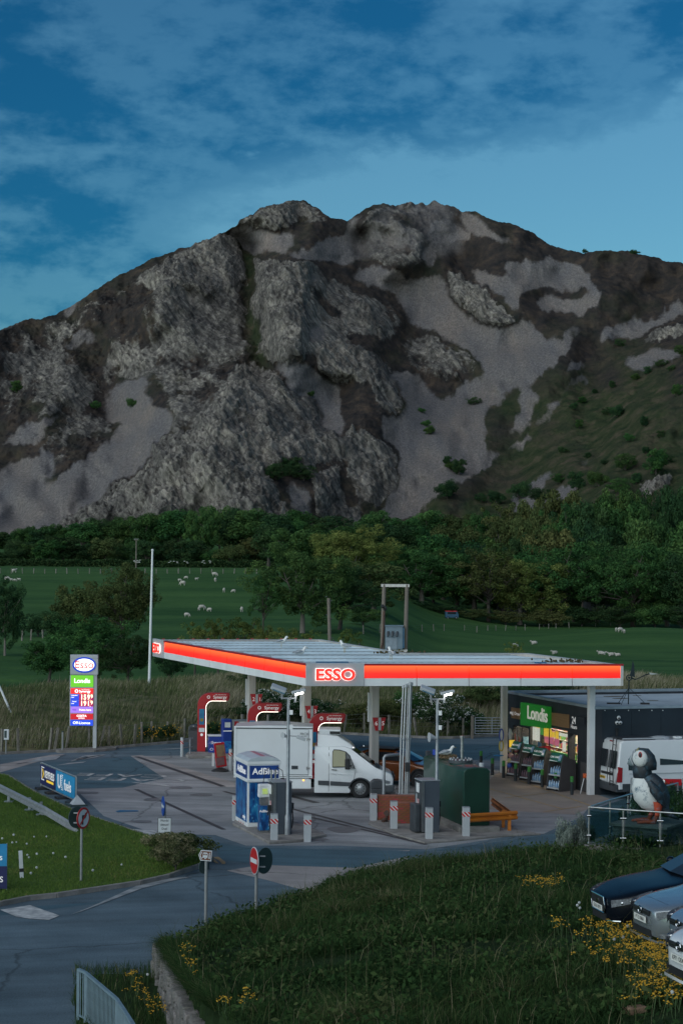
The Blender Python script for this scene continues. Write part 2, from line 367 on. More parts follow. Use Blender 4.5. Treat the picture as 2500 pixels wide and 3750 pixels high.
ROCK = [lc(p) for p in (
 [(270,1560),(310,1500),(480,1400),(600,1320),(690,1240),(700,1180),(760,1140),(900,1100),(920,1060),(1010,960),(1030,900),(1080,820),(1130,800),(1200,820),(1280,850),(1330,900),(1440,990),(1500,1080),(1568,1150),(1568,1230),(1440,1260),(1430,1310),(1300,1280),(1240,1260),(1220,1290),(1280,1390),(1390,1540),(1330,1600),(1200,1560),(900,1560)],
 [(680,420),(760,330),(880,270),(1040,210),(1110,260),(1100,340),(1120,420),(1060,450),(960,470),(850,440),(720,470)],
 [(1150,310),(1200,320),(1300,340),(1440,340),(1400,400),(1390,480),(1390,560),(1410,620),(1380,700),(1390,780),(1300,820),(1210,790),(1150,760),(1170,650),(1150,560),(1190,480),(1160,400)],
 [(530,760),(610,720),(660,790),(560,840)], [(1090,150),(1200,90),(1390,45),(1480,100),(1540,140),(1400,150),(1300,170),(1180,180),(1090,180)],
 [(1470,760),(1540,700),(1580,760),(1568,880),(1480,830)], [(1440,1300),(1568,1250),(1568,1500),(1450,1490)])]+[rc(p) for p in (
 [(480,380),(530,390),(570,440),(640,480),(740,540),(790,580),(720,620),(620,560),(530,500),(490,450)],
 [(0,700),(90,720),(200,800),(280,900),(300,1000),(260,1040),(180,980),(120,880),(0,850)],
 [(20,1100),(100,1090),(200,1160),(260,1250),(270,1380),(180,1450),(100,1430),(40,1320),(0,1200)], [(0,1430),(90,1430),(120,1480),(110,1530),(0,1520)],
 [(380,750),(480,760),(560,800),(500,850),(400,830)], [(60,530),(110,540),(190,670),(120,640)], [(100,100),(230,60),(400,45),(470,70),(420,90),(250,90),(120,110)], [(1380,690),(1480,640),(1560,610),(1568,640),(1450,700)], [(1350,1380),(1420,1330),(1520,1290),(1500,1340),(1400,1400)])]
ROCKMIX = [lc([(0,640),(180,600),(430,460),(680,370),(1000,210),(1110,250),(1180,560),(1150,760),(1090,810),(1020,900),(900,1060),(720,1150),(800,1040),(690,840),(540,900),(465,960),(280,1020),(60,1110),(0,1150)]), lc([(1390,330),(1568,420),(1568,700),(1490,760),(1390,780),(1380,560)]),
 rc([(0,440),(180,480),(280,560),(300,600),(200,700),(0,700)]), rc([(250,740),(370,650),(560,720),(650,800),(650,850),(520,900),(420,930),(300,820)]), rc([(450,380),(600,400),(700,460),(800,560),(720,620),(560,560),(490,460)]), rc([(60,160),(250,90),(500,120),(480,200),(300,380),(100,330)]), lc([(20,1230),(190,1180),(300,1040),(470,1000),(550,1060),(500,1150),(250,1310)])]
RIDGE = np.array([(-800,1600),(-300,1400),(0,1207),(96,1172),(207,1148),(287,1100),(399,1028),(526,969),(606,928),(717,896),(813,863),(868,830),(877,805),(933,781),(1020,757),(1108,737),(1164,765),(1212,797),(1268,802),(1323,768),(1387,743),(1483,740),(1586,737),(1642,757),(1730,773),(1818,813),(1897,821),(1961,861),(2025,893),(2073,912),(2136,922),(2232,917),(2312,930),(2392,945),(2500,969),(2900,1040),(3400,1180)], float)
def mountain_mat():
    m, N, L, b = nodes_mat('mountain_ground'); b.inputs['Roughness'].default_value = 0.95; b.inputs['Specular IOR Level'].default_value = 0.08
    tc = N.new('ShaderNodeTexCoord'); O = tc.outputs['Object']
    def noise(sc, det=6, ro=.6, scale=None, rot=None):
        v = O
        if rot: mp = N.new('ShaderNodeMapping'); mp.inputs['Rotation'].default_value = (0, rot, 0); L.new(O, mp.inputs[0]); v = mp.outputs[0]
        if scale: mp = N.new('ShaderNodeMapping'); mp.inputs['Scale'].default_value = scale; L.new(v, mp.inputs[0]); v = mp.outputs[0]
        n = N.new('ShaderNodeTexNoise'); n.inputs['Scale'].default_value = sc; n.inputs['Detail'].default_value = det; n.inputs['Roughness'].default_value = ro; L.new(v, n.inputs['Vector']); return n.outputs[0]
    def ramp(f, *st):
        r = N.new('ShaderNodeValToRGB'); L.new(f, r.inputs[0]); e = r.color_ramp.elements
        while len(e) < len(st): e.new(0.5)
        for k, (p, c) in enumerate(st): e[k].position = p; e[k].color = (*c, 1)
        return r.outputs[0]
    def mix(f, a, c):
        x = N.new('ShaderNodeMix'); x.data_type = 'RGBA'
        if isinstance(f, float): x.inputs[0].default_value = f
        else: L.new(f, x.inputs[0])
        L.new(a, x.inputs[6]); L.new(c, x.inputs[7]); return x.outputs[2]
    def att(n): a = N.new('ShaderNodeAttribute'); a.attribute_name = n; return a.outputs['Fac']
    def mrange(f, a, c):
        r = N.new('ShaderNodeMapRange'); L.new(f, r.inputs[0]); r.inputs[1].default_value = a; r.inputs[2].default_value = c; return r.outputs[0]
    def math_(op, a, c):
        n = N.new('ShaderNodeMath'); n.operation = op; n.use_clamp = True
        for i, v in enumerate((a, c)):
            if isinstance(v, float): n.inputs[i].default_value = v
            else: L.new(v, n.inputs[i])
        return n.outputs[0]
    heath = ramp(noise(0.12, 9, .66), (.32, (.017, .018, .020)), (.52, (.040, .033, .030)), (.70, (.078, .057, .043)))
    grassy = ramp(noise(0.10, 9, .65), (.32, (.014, .028, .013)), (.50, (.036, .044, .022)), (.68, (.080, .066, .045)))
    base = mix(att('green'), heath, grassy)
    scree = ramp(noise(1.0, 6, .85, (1, .6, .6)), (.34, (.095, .089, .089)), (.5, (.152, .142, .138)), (.68, (.245, .227, .218)))
    bands = ramp(noise(.035, 8, .65, (1.6, .4, .4)), (.32, (.72, .75, .82)), (.5, (.92, .90, .90)), (.68, (1.12, 1.02, .94)))
    mm = N.new('ShaderNodeMix'); mm.data_type = 'RGBA'; mm.blend_type = 'MULTIPLY'; mm.inputs[0].default_value = 1.0; L.new(scree, mm.inputs[6]); L.new(bands, mm.inputs[7]); scree = mm.outputs[2]
    rock = ramp(noise(0.42, 8, .68, (.24, .6, 1), R(-53)), (.32, (.066, .063, .060)), (.50, (.160, .151, .140)), (.68, (.315, .295, .265)))
    macro = ramp(noise(.055, 6, .62, (.4, .7, 1), R(-53)), (.34, (.55, .54, .55)), (.52, (.92, .90, .88)), (.68, (1.25, 1.20, 1.13)))
    m3 = N.new('ShaderNodeMix'); m3.data_type = 'RGBA'; m3.blend_type = 'MULTIPLY'; m3.inputs[0].default_value = 1.0; L.new(rock, m3.inputs[6]); L.new(macro, m3.inputs[7]); rock = m3.outputs[2]
    crack = ramp(noise(.16, 8, .68, (.22, .8, 1), R(-53)), (.462, (1, 1, 1)), (.50, (.30, .29, .29)), (.538, (1, 1, 1)))
    m2 = N.new('ShaderNodeMix'); m2.data_type = 'RGBA'; m2.blend_type = 'MULTIPLY'; m2.inputs[0].default_value = .8; L.new(rock, m2.inputs[6]); L.new(crack, m2.inputs[7]); rock = m2.outputs[2]
    rk = mrange(math_('ADD', att('rock'), math_('SUBTRACT', noise(.35, 8, .7), .5)), .33, .47)
    rk2 = math_('MULTIPLY', math_('ADD', rk, 0.0), 1.0)
    c = mix(rk2, base, rock)
    sk = mrange(math_('ADD', att('scree'), math_('SUBTRACT', math_('MULTIPLY', noise(.16, 9, .78), 2.0), 1.0)), .30, .66)
    c = mix(sk, c, scree)
    L.new(c, b.inputs['Base Color'])
    bp = N.new('ShaderNodeBump'); bp.inputs['Strength'].default_value = .55; bp.inputs['Distance'].default_value = 1.2; L.new(noise(.7, 7, .7, (.6, .8, 1), R(-53)), bp.inputs['Height']); L.new(bp.outputs[0], b.inputs['Normal'])
    return m
MTN = {}
def build_mountain():
    nu, nv, nb = 860, 520, 14
    xs = np.linspace(-700, 3200, nu); tv = np.linspace(0, 1, nv)
    rid = np.interp(xs, RIDGE[:, 0], RIDGE[:, 1])
    rid = rid+fbm(np.stack([xs*.02, 0*xs, 0*xs], -1), 5, 3, .6)*16
    PX = np.repeat(xs[None], nv, 0); PY = rid[None]+(2110-rid[None])*(1-tv[:, None])
    # masks, read where each patch of ground lies
    x0, y0, w, h, st = -720, 700, 3960, 1440, 4
    ms = poly_mask(SCREE, x0, y0, w, h, st); mk = poly_mask(ROCK, x0, y0, w, h, st); mx = poly_mask(ROCKMIX, x0, y0, w, h, st)
    ms, mkb, mx = blur(ms, 3), blur(mk, 3), blur(mx, 6); mkw = blur(mk, 14); msw = blur(ms, 20)
    P3 = np.stack([PX*.012, PY*.012, 0*PX], -1)
    wx = fbm(P3, 5, 21, .6)*34; wy = fbm(P3, 5, 33, .6)*30
    fg = fbm(np.stack([PX*.055, PY*.013, 0*PX], -1), 4, 39, .6); wy = wy+fg*15; wx = wx+fg*8
    def samp(a, x, y):
        i = np.clip(((y-y0)/st).astype(int), 0, a.shape[0]-1); j = np.clip(((x-x0)/st).astype(int), 0, a.shape[1]-1); return a[i, j]
    scree = samp(ms, PX+wx, PY+wy); rock = samp(mkb, PX+wx, PY+wy); rmix = samp(mx, PX+wx, PY+wy); rw = samp(mkw, PX, PY); sw = samp(msw, PX, PY)
    scree = np.maximum(scree, 0)
    t = (2060-PY)/(2060-735.0)
    D = 800+400*t
    D -= 75*np.exp(-((PX-820)/330)**2-((PY-1720)/330)**2)
    D -= 60*np.exp(-((PX-1080)/120)**2-((PY-1150)/300)**2)
    gx = 895+(PY-880)*.13+fbm(P3*.8, 3, 77)*40; D += 34*np.exp(-((PX-gx)/48)**2)*sst(820, 930, PY)*sst(1560, 1380, PY)
    D -= 26*np.exp(-((PX-640)/150)**2-((PY-1150)/240)**2)
    D -= 25*np.exp(-((PX-1380)/120)**2-((PY-1500)/260)**2)
    D += 45*np.exp(-((PX-1640)/230)**2-((PY-1250)/330)**2)
    D += 30*np.exp(-((PX-420)/120)**2-((PY-1480)/200)**2)
    sp = sst(0, 1, (PX-1650-(2000-PY)*.75)/520); D -= 120*sp*sst(900, 1500, PY)
    D += fbm(P3*.45, 3, 41)*30
    V = Wn(PX, PY, D)
    q = V*1.0; q0 = np.stack([q[..., 0], q[..., 1]*.6, q[..., 2]], -1)
    # slanting strata: ridges leaning to the east as they fall
    wz = fbm(q0*.02, 3, 45)*18
    st_ = np.stack([(q0[..., 0]*.80+q0[..., 2]*.6+wz)*.12, (q0[..., 2]*.80-q0[..., 0]*.6)*.017, q0[..., 1]*.02], -1)
    rg = (ridged(st_*.42, 3, 57, .45)-.55)*1.1+(ridged(st_, 3, 51, .5)-.55)*.5
    rl = ridged(st_*.17+3.3, 2, 67, .4)-.55
    bl = ridged(np.stack([q0[..., 0]*.10+q0[..., 2]*.03, q0[..., 1]*.06, q0[..., 2]*.055], -1), 5, 61, .6)-.6
    fine = fbm(q0*.40, 4, 71, .65)
    lump = fbm(q0*.035, 4, 81)
    rk = np.clip(rock+.45*rmix, 0, 1)*(1-.85*np.clip(scree*1.4, 0, 1))
    calm = np.clip(sw*1.3, 0, 1)
    dd = rk*(rl*34+rg*15+bl*5+fine*1.2)+(1-calm)*(lump*11+fine*1.0)+rw*6-scree*1.5+calm*fine*.5
    V[..., 1] -= dd*.85; V[..., 0] -= dd*.85*(PX-CX)/F
    V[..., 2] += (rk*(bl*10+fine*3)+(1-calm)*fine*1.5)*.6*np.minimum(1, (1-tv)[:, None]*30)
    # far side of the ridge
    top = V[-1]; back = np.stack([top+np.array([0, 30.0*k, -5.0*k-0.5*k*k]) for k in range(1, nb+1)])
    VV = np.concatenate([V, back]); ex = lambda a: np.concatenate([a, np.repeat(a[-1:], nb, 0)])
    green = np.clip(sst(1500, 2300, PX+.5*(PY-1300))*sst(1150, 1600, PY)+.55*sst(1750, 2000, PY)+.7*fbm(P3*.9, 4, 91, .6)+.8*np.exp(-((PX-gx)/34)**2)*sst(860, 930, PY)*sst(1560, 1380, PY), 0, 1)
    pat = fbm(q0*.028, 4, 95)
    gul = np.exp(-((PX-gx)/40)**2)*sst(840, 930, PY)*sst(1560, 1380, PY)
    rka = np.clip(rock*.60+np.maximum(rmix-rock, 0)*(.18+.85*pat*(PX < 1270)+.06*(PX < 1270))+(rl*.7+rg*.9+bl*.8)*np.clip(rock+.8*rmix, 0, 1)-.35*gul, 0, 1)*(1-.9*scree)
    rka = np.maximum(rka, (.22+.3*pat)*sst(920, 800, PY)*(1-scree)); scree = np.maximum(scree, (.43+.6*fbm(q0*.035, 4, 97))*sst(1020, 900, PY)*sst(1150, 1350, PX)*sst(1900, 1650, PX))
    o = grid_mesh('mountain', VV, nu, nv+nb, mountain_mat(), attrs={'scree': ex(scree), 'rock': ex(rka), 'green': ex(green)})
    tag(o, 'rocky heather mountain with grey scree slopes and twin summit', kind='structure')
    MTN['xs'] = xs; MTN['V'] = V; MTN['PX'] = PX; MTN['PY'] = PY
build_mountain()
def on_mountain(px, py):
    j = int(np.argmin(np.abs(MTN['xs']-px))); i = int(np.argmin(np.abs(MTN['PY'][:, j]-py))); return Vector(MTN['V'][i, j])
# ================================================================ SETTING: road, forecourt, verges
M_asph = mat('asphalt', (.112, .158, .190), .88, var=.16, vs_=.5, bump=.6, bs=45, col2=(.076, .113, .140), spec=.25)
M_asph2 = mat('asphalt_new', (.066, .124, .158), .85, var=.12, vs_=.25, bump=.4, bs=70, spec=.25)
M_conc = mat('forecourt_concrete', (.32, .325, .335), .85, vs_=.35, col2=(.20, .21, .22), bump=.25, bs=30, spec=.25)
M_conc2 = mat('forecourt_concrete_pale', (.36, .33, .315), .85, vs_=.45, col2=(.26, .24, .235), bump=.25, bs=30, spec=.25)
def worn(m, agg=28, amt=.35, rot=.35, crack=True):
    # aggregate speckle, tyre-polished streaks and hairline cracks on top of the base tone
    N = m.node_tree.nodes; L = m.node_tree.links; b = N['Principled BSDF']; src = b.inputs['Base Color'].links[0].from_socket
    tc = N.new('ShaderNodeTexCoord'); O = tc.outputs['Object']
    def noise(sc, det, ro, scale=(1, 1, 1), rz=0):
        a = N.new('ShaderNodeMapping'); a.inputs['Rotation'].default_value = (0, 0, rz); L.new(O, a.inputs[0]); c = N.new('ShaderNodeMapping'); c.inputs['Scale'].default_value = scale; L.new(a.outputs[0], c.inputs[0])
        n = N.new('ShaderNodeTexNoise'); n.inputs['Scale'].default_value = sc; n.inputs['Detail'].default_value = det; n.inputs['Roughness'].default_value = ro; L.new(c.outputs[0], n.inputs['Vector']); return n.outputs[0]
    def mr(v, a, c, lo, hi):
        r = N.new('ShaderNodeMapRange'); L.new(v, r.inputs[0]); r.inputs[1].default_value = a; r.inputs[2].default_value = c; r.inputs[3].default_value = lo; r.inputs[4].default_value = hi; return r.outputs[0]
    def mul(a, c):
        n = N.new('ShaderNodeMath'); n.operation = 'MULTIPLY'; L.new(a, n.inputs[0]); L.new(c, n.inputs[1]); return n.outputs[0]
    v = mul(mr(noise(agg, 3, .8), .3, .7, 1-amt, 1+amt), mr(noise(.9, 5, .6, (.07, 1, 1), rot), .36, .66, .78, 1.16))
    v = mul(v, mr(noise(.16, 7, .7), .35, .65, .82, 1.14))
    if crack:
        vo = N.new('ShaderNodeTexVoronoi'); vo.feature = 'DISTANCE_TO_EDGE'; vo.inputs['Scale'].default_value = .16; ad = N.new('ShaderNodeMix'); ad.data_type = 'VECTOR'; ad.inputs[0].default_value = .12; L.new(O, ad.inputs[4]); nv = N.new('ShaderNodeTexNoise'); nv.inputs['Scale'].default_value = .7; nv.inputs['Detail'].default_value = 4; L.new(O, nv.inputs['Vector']); vm = N.new('ShaderNodeVectorMath'); vm.operation = 'SCALE'; vm.inputs[3].default_value = 8; L.new(nv.outputs['Color'], vm.inputs[0]); L.new(vm.outputs[0], ad.inputs[5]); L.new(ad.outputs[1], vo.inputs['Vector'])
        v = mul(v, mr(vo.outputs['Distance'], .0, .010, .55, 1.0))
    x = N.new('ShaderNodeVectorMath'); x.operation = 'SCALE'; L.new(src, x.inputs[0]); L.new(v, x.inputs[3]); L.new(x.outputs[0], b.inputs['Base Color'])
worn(M_asph, 22, .38, -.25); worn(M_asph2, 26, .25, .1); worn(M_conc, 20, .16, .2); worn(M_conc2, 20, .16, .2)
M_kerb = mat('kerb_concrete', (.27, .255, .24), .9, vs_=2.5, col2=(.15, .14, .13), bump=.4, bs=25, rnd=.15)
M_paint = mat('road_paint_white', (.56, .56, .55), .75, vs_=3, col2=(.22, .23, .24))
M_paint_f = mat('road_paint_faded', (.34, .35, .36), .8, vs_=2, col2=(.15, .17, .18))
M_paint_y = mat('road_paint_yellow', (.36, .24, .09), .8, vs_=2.2, col2=(.17, .13, .09))
M_paint_b = mat('road_paint_blue', (.02, .12, .24), .7, vs_=3)
M_drain = mat('drain_iron', (.045, .042, .045), .7, vs_=4)
M_stain = mat('oil_stain', (.15, .15, .155), .7, vs_=.8)
def flat(name, pts, z, m, kind='structure', parent=None, px=True):
    ps = [G(x, y) for x, y in pts] if px else [Vector((x, y, 0)) for x, y in pts]
    bm = bmesh.new(); vs = [bm.verts.new((p.x, p.y, z)) for p in ps]; f = bm.faces.new(vs)
    bmesh.ops.triangulate(bm, faces=[f]); bmesh.ops.recalc_face_normals(bm, faces=bm.faces)
    me = bpy.data.meshes.new(name); bm.to_mesh(me); bm.free()
    if me.polygons[0].normal.z < 0: me.flip_normals()
    o = link_mesh(name, me, m, parent)
    if kind and not parent: o['kind'] = kind
    return o
xs = np.linspace(-60, 60, 61); tv = np.linspace(0, 1, 40); bl_ = bank_line(xs)-.02
Yr = 15+(bl_[None]-15)*tv[:, None]; Xr = np.repeat(xs[None], 40, 0)
road = grid_mesh('road', np.stack([Xr, Yr, 0*Xr], -1), 61, 40, M_asph, smooth=False); tag(road, 'worn grey asphalt road and apron round the forecourt', kind='structure')
forecourt = flat('forecourt', [(478,2770),(700,2768),(850,2762),(1000,2775),(1500,2778),(1900,2790),(2200,2900),(2130,2990),(1990,3055),(1880,3062),(1560,3112),(1240,3098),(900,3098),(790,3060),(560,3052),(380,2990),(275,2890),(450,2886),(600,2850)], .004, M_conc)
flat('apron_strip', [(478,2769),(520,2767),(860,2868),(860,2884),(800,2882)], .008, M_conc2)
flat('apron_corner', [(1180,3130),(1500,3115),(1480,3200),(1250,3290),(1140,3270),(980,3225),(830,3190)], .004, M_conc2)
flat('side_apron', [(0,2800),(190,2765),(240,2762),(0,2830)], .004, M_conc2)
flat('shop_apron', [(1860,2800),(2240,2930),(2100,2985),(1700,2960),(1740,2900)], .008, mat('shop_paving', (.26, .22, .195), .85, vs_=.6, col2=(.18, .155, .14)))
flat('dark_patch', [(430,3300),(0,3330),(0,3355),(120,3340)], .004, M_asph2)
flat('front_lane', [(790,3085),(900,3105),(1560,3120),(2010,3058),(2240,2960),(2340,3010),(2100,3100),(1580,3118),(1300,3180),(980,3170),(800,3150)], .006, M_asph2)
flat('cafe_lane', [(160,2795),(480,2772),(600,2852),(450,2884),(280,2888),(200,2870)], .006, M_asph2)
flat('back_lane', [(700,2760),(1000,2768),(1900,2782),(1850,2730),(1600,2724),(1250,2710),(900,2720),(640,2742)], .006, M_asph2)
for k, (a, b, w) in enumerate((((500,2772),(818,2882),.14), ((498,2892),(820,3040),.10), ((820,2900),(1500,3075),.10), ((1040,2910),(1160,2942),.16), ((1120,2990),(1560,3095),.09), ((60,2800),(240,2768),.08))):
    p, q = G(*a), G(*b); d = (q-p).normalized(); n = Vector((-d.y, d.x, 0))*w
    flat('drain_channel', [tuple((p+n)[:2]), tuple((q+n)[:2]), tuple((q-n)[:2]), tuple((p-n)[:2])], .012, M_drain, px=False)
# painted marks
def mark(pts, m=None, name='road_marking', z=.016): return flat(name, pts, z, m or M_paint_f)
for a in ([(100,2793),(155,2775),(222,2771),(205,2783),(150,2790)],): mark(a)
for k in range(4): mark([(258+k*22, 2788-k*5.0), (300+k*22, 2778-k*3.6), (306+k*22, 2779-k*3.6), (262+k*22, 2790-k*5.0)])
mark([(262,2787),(312,2768),(390,2765),(350,2776),(300,2783),(340,2774),(310,2772)]); mark([(205,2805),(250,2796),(316,2790),(305,2795)])
mark([(540,2748),(640,2742),(700,2739),(660,2744)]); mark([(478,2866),(555,2871),(545,2874),(500,2870)], M_paint); mark([(540,2872),(590,2872),(627,2882),(600,2881)], M_paint)
mark([(422,2973),(440,2969),(505,2970),(508,2974),(430,2977)], M_paint_b, 'blue_bay_marking')
mark([(500,3247),(620,3219),(705,3213),(640,3226),(520,3256),(300,3340),(260,3352),(330,3325)], M_paint_f)
mark([(465,3037),(560,3043),(590,3056),(530,3060)], M_paint, 'worn_white_patch')
mark([(0,3335),(110,3318),(218,3356),(180,3372),(112,3368),(60,3360)], M_paint, 'worn_white_patch')
for a in ([(778,3142),(800,3140),(826,3160),(824,3166),(812,3166),(800,3152)], [(772,3150),(784,3148),(802,3164),(790,3164)]): mark(a, M_paint_y, 'yellow_lines')
for a, b in (((1790,2890),(2060,2965)), ((1900,2860),(2210,2970)), ((1840,2925),(2010,2905)), ((1990,2975),(2130,2955))):
    p, q = G(*a), G(*b); d = (q-p).normalized(); n = Vector((-d.y, d.x, 0))*.05
    flat('bay_line', [tuple((p+n)[:2]), tuple((q+n)[:2]), tuple((q-n)[:2]), tuple((p-n)[:2])], .016, M_paint_y, px=False)
for (x, y, a, b) in ((665,2886,42,5),(740,2912,42,5.5),(560,2930,36,6),(1260,3040,60,12),(970,2972,30,6),(1150,3075,50,5),(300,2905,70,5),(520,3010,40,5)):
    flat('oil_stain', [(x+a*math.cos(t)*(1+.15*math.sin(3*t+x)), y+b*math.sin(t)) for t in np.linspace(0, 6.1, 16)], .014, M_stain)
# lane lettering, read from the far side
for s_, x, y, sz, k in (('CAFE', 448, 2841, 1.5, 0), ('CAFE', 500, 2857, 1.6, 0), ):
    p = G(x, y); q = G(x-100, y-2.5); t_ = text(s_, sz, M_paint, None, (p.x, p.y, .018), (0, 0, R(180)+math.atan2(p.y-q.y, p.x-q.x)), depth=.0, sx=1.25, name='lane_lettering')
    t_['kind'] = 'structure'
# kerbs
kerb_root = bpy.data.objects.new('kerb', None); COL.objects.link(kerb_root); tag(kerb_root, 'weathered concrete kerb along the back of the forecourt', kind='structure')
_ks = {}
def kerb_run(root, pts, L=.9, w=.14, h=.13, z0=0.0):
    if h not in _ks: _ks[h] = MB().box((0, 0, h/2-.03), (1, w, h+.06)).mesh('kerb_stone', bev=.015)
    for a, b in zip(pts[:-1], pts[1:]):
        d = b-a; n = max(1, round(d.length/L)); l = d.length/n
        for i in range(n):
            c = a+d*((i+.5)/n); o = link_mesh('kerb_stone', _ks[h], M_kerb, root, (c.x, c.y, z0), (0, 0, math.atan2(d.y, d.x)+random.uniform(-.008, .008))); o.scale = (l-.012, 1, 1)
kerb_run(kerb_root, [Vector((x, float(bank_line(x)), 0)) for x in np.linspace(-21, 17, 26)])
ki = bpy.data.objects.new('sign_island_kerb', None); COL.objects.link(ki); tag(ki, 'raised concrete island kerb under the price sign', kind='structure')
isl = [G(205,2752),(G(215,2758)),G(345,2755),G(420,2747),G(428,2742)]
kerb_run(ki, isl)
flat('sign_island', [(205,2750),(215,2757),(345,2754),(420,2746),(425,2741),(345,2742)], .11, mat('island_gravel', (.20, .18, .16), .95, vs_=8, col2=(.10, .10, .08)), parent=None)
# lawn island on the left
LAWN = [(-260,2790),(0,2842),(30,2847),(128,2908),(255,2969),(326,2995),(459,3041),(556,3074),(640,3100),(735,3120),(775,3150),(734,3178),(612,3219),(510,3242),(357,3265),(204,3288),(107,3298),(0,3319),(-260,3372)]
M_turf = mat('lawn_turf', (.085, .135, .030), .95, vs_=.9, col2=(.050, .092, .022), bump=.5, bs=30, spec=.1)
lawn = flat('lawn', LAWN, .10, M_turf); lawn['label'] = 'mown grass island left of the forecourt'
lk = bpy.data.objects.new('lawn_kerb', None); COL.objects.link(lk); tag(lk, 'grey kerb stones along the front of the lawn', kind='structure')
kerb_run(lk, [G(x, y) for x, y in reversed(LAWN[10:])], h=.14)
M_edge = mat('edging_concrete', (.15, .14, .135), .9, vs_=3, col2=(.09, .085, .08))
le = bpy.data.objects.new('lawn_edging', None); COL.objects.link(le); le['kind'] = 'structure'
kerb_run(le, [G(x, y) for x, y in LAWN[:9]], h=.115, w=.10)
# raised grass bank on the right
def zb(x, y): return 4.68+.133*x-.075*y
EDGE = [(600,3470),(690,3425),(780,3392),(950,3340),(1150,3270),(1330,3205),(1600,3142),(1900,3118),(2150,3106),(2300,3098),(2700,3085)]
def bank_pt(px, py):
    u, v = uv(px, py)   # 10 - v/F*D = 4.68+.133*u/F*D-.075 D
    D = (HC-4.68)/(v/F+.133*u/F-.075); return Vector((u/F*D, D, zb(u/F*D, D)))
EP = [bank_pt(*e) for e in EDGE]; WALL = [EP[0], bank_pt(640,3545), bank_pt(700,3630), bank_pt(790,3700), bank_pt(900,3800), bank_pt(1050, 3950)]
_ex = np.array([p.x for p in EP]); _ey = np.array([p.y for p in EP]); _wy = np.array([p.y for p in reversed(WALL)]); _wx = np.array([p.x for p in reversed(WALL)])
def bank_z(x, y):
    x = np.asarray(x, float); y = np.asarray(y, float)
    d1 = np.interp(x, _ex, _ey)-y; d2 = x-np.interp(y, _wy, _wx)
    f = sst(-2.4, .25, d1)*sst(-.16, .02, d2)
    n = fbm(np.stack([x*.35, y*.35, 0*x], -1), 4, 15)*.16*sst(0, 1.5, d1)*sst(0, 1, d2)
    verge = .16*sst(-2.6, -1.4, d2)*sst(47, 44, y)*(1-sst(-.16, .02, d2))
    return (zb(x, y)+n)*f-.05*(1-f)+verge
def bz(x, y): return float(bank_z(np.array([x]), np.array([y]))[0])
def on_bank(px, py):
    u, v = uv(px, py); Ds = np.linspace(24, 62, 3000); z = HC-v/F*Ds; g = bank_z(u/F*Ds, Ds); k = np.argmax(z <= g); return Vector((u/F*Ds[k], Ds[k], g[k]))
bx_, by_ = np.meshgrid(np.linspace(-9, 22, 190), np.linspace(20, 60, 220))
M_bank = mat('bank_soil_grass', (.026, .046, .018), .97, vs_=1.3, col2=(.012, .022, .009), bump=.6, bs=20, spec=.05)
bank = grid_mesh('embankment', np.stack([bx_, by_, bank_z(bx_, by_)], -1), 190, 220, M_bank); tag(bank, 'overgrown grass bank rising on the right', kind='structure')
# ---- grass as blades
def grass_mat(name, stops, trans=.25):
    m = bpy.data.materials.new(name); m.use_nodes = True; N = m.node_tree.nodes; L = m.node_tree.links; N.clear()
    out = N.new('ShaderNodeOutputMaterial'); at = N.new('ShaderNodeAttribute'); at.attribute_name = 'tone'
    rp = N.new('ShaderNodeValToRGB'); L.new(at.outputs['Fac'], rp.inputs[0]); e = rp.color_ramp.elements
    while len(e) < len(stops): e.new(.5)
    for k, (p, c) in enumerate(stops): e[k].position = p; e[k].color = (*c, 1)
    d = N.new('ShaderNodeBsdfDiffuse'); t = N.new('ShaderNodeBsdfTranslucent'); mx = N.new('ShaderNodeMixShader'); mx.inputs[0].default_value = trans
    L.new(rp.outputs[0], d.inputs[0]); L.new(rp.outputs[0], t.inputs[0]); L.new(d.outputs[0], mx.inputs[1]); L.new(t.outputs[0], mx.inputs[2]); L.new(mx.outputs[0], out.inputs[0])
    MATS[name] = m; return m
def blades(name, pos, length, width, tone, m, lean=.5, seed=1, leandir=None):
    r = np.random.default_rng(seed); n = len(pos); yaw = r.uniform(0, 2*np.pi, n)
    ld = yaw+r.normal(0, .9, n) if leandir is None else leandir+r.normal(0, .7, n)
    ln = np.abs(r.normal(lean, lean*.5, n)); d = np.stack([np.cos(ld), np.sin(ld)], -1); s = np.stack([-np.sin(yaw), np.cos(yaw)], -1)
    L = np.asarray(length)*np.ones(n); w = np.asarray(width)*np.ones(n)
    def pt(t, side, ww):
        h = L*t*(1-.35*ln*t); o = L*ln*t*t*.9; x = pos[:, 0]+d[:, 0]*o+s[:, 0]*w*side*ww; y = pos[:, 1]+d[:, 1]*o+s[:, 1]*w*side*ww; return np.stack([x, y, pos[:, 2]+h], -1)
    V = np.stack([pt(0, -.5, 1), pt(0, .5, 1), pt(.55, -.5, .8), pt(.55, .5, .8), pt(1, 0, 1)], 1).reshape(-1, 3)
    b = (np.arange(n)*5)[:, None]; T = np.concatenate([b+[0, 1, 3], b+[0, 3, 2], b+[2, 3, 4]], 1).reshape(-1, 3)
    me = bpy.data.meshes.new(name); fast_mesh(me, V, T)
    at = me.attributes.new('tone', 'FLOAT', 'POINT'); at.data.foreach_set('value', np.repeat(np.clip(tone, 0, 1), 5).astype(np.float32))
    return link_mesh(name, me, m)
GM1 = grass_mat('bank_grass', [(0, (.012, .026, .012)), (.40, (.026, .056, .020)), (.68, (.046, .085, .028)), (.88, (.10, .105, .048)), (1, (.24, .21, .13))])
def scatter(n, x0, x1, y0, y1, fn, seed):
    r = np.random.default_rng(seed); x = r.uniform(x0, x1, n); y = r.uniform(y0, y1, n); k = fn(x, y); return x[k], y[k]
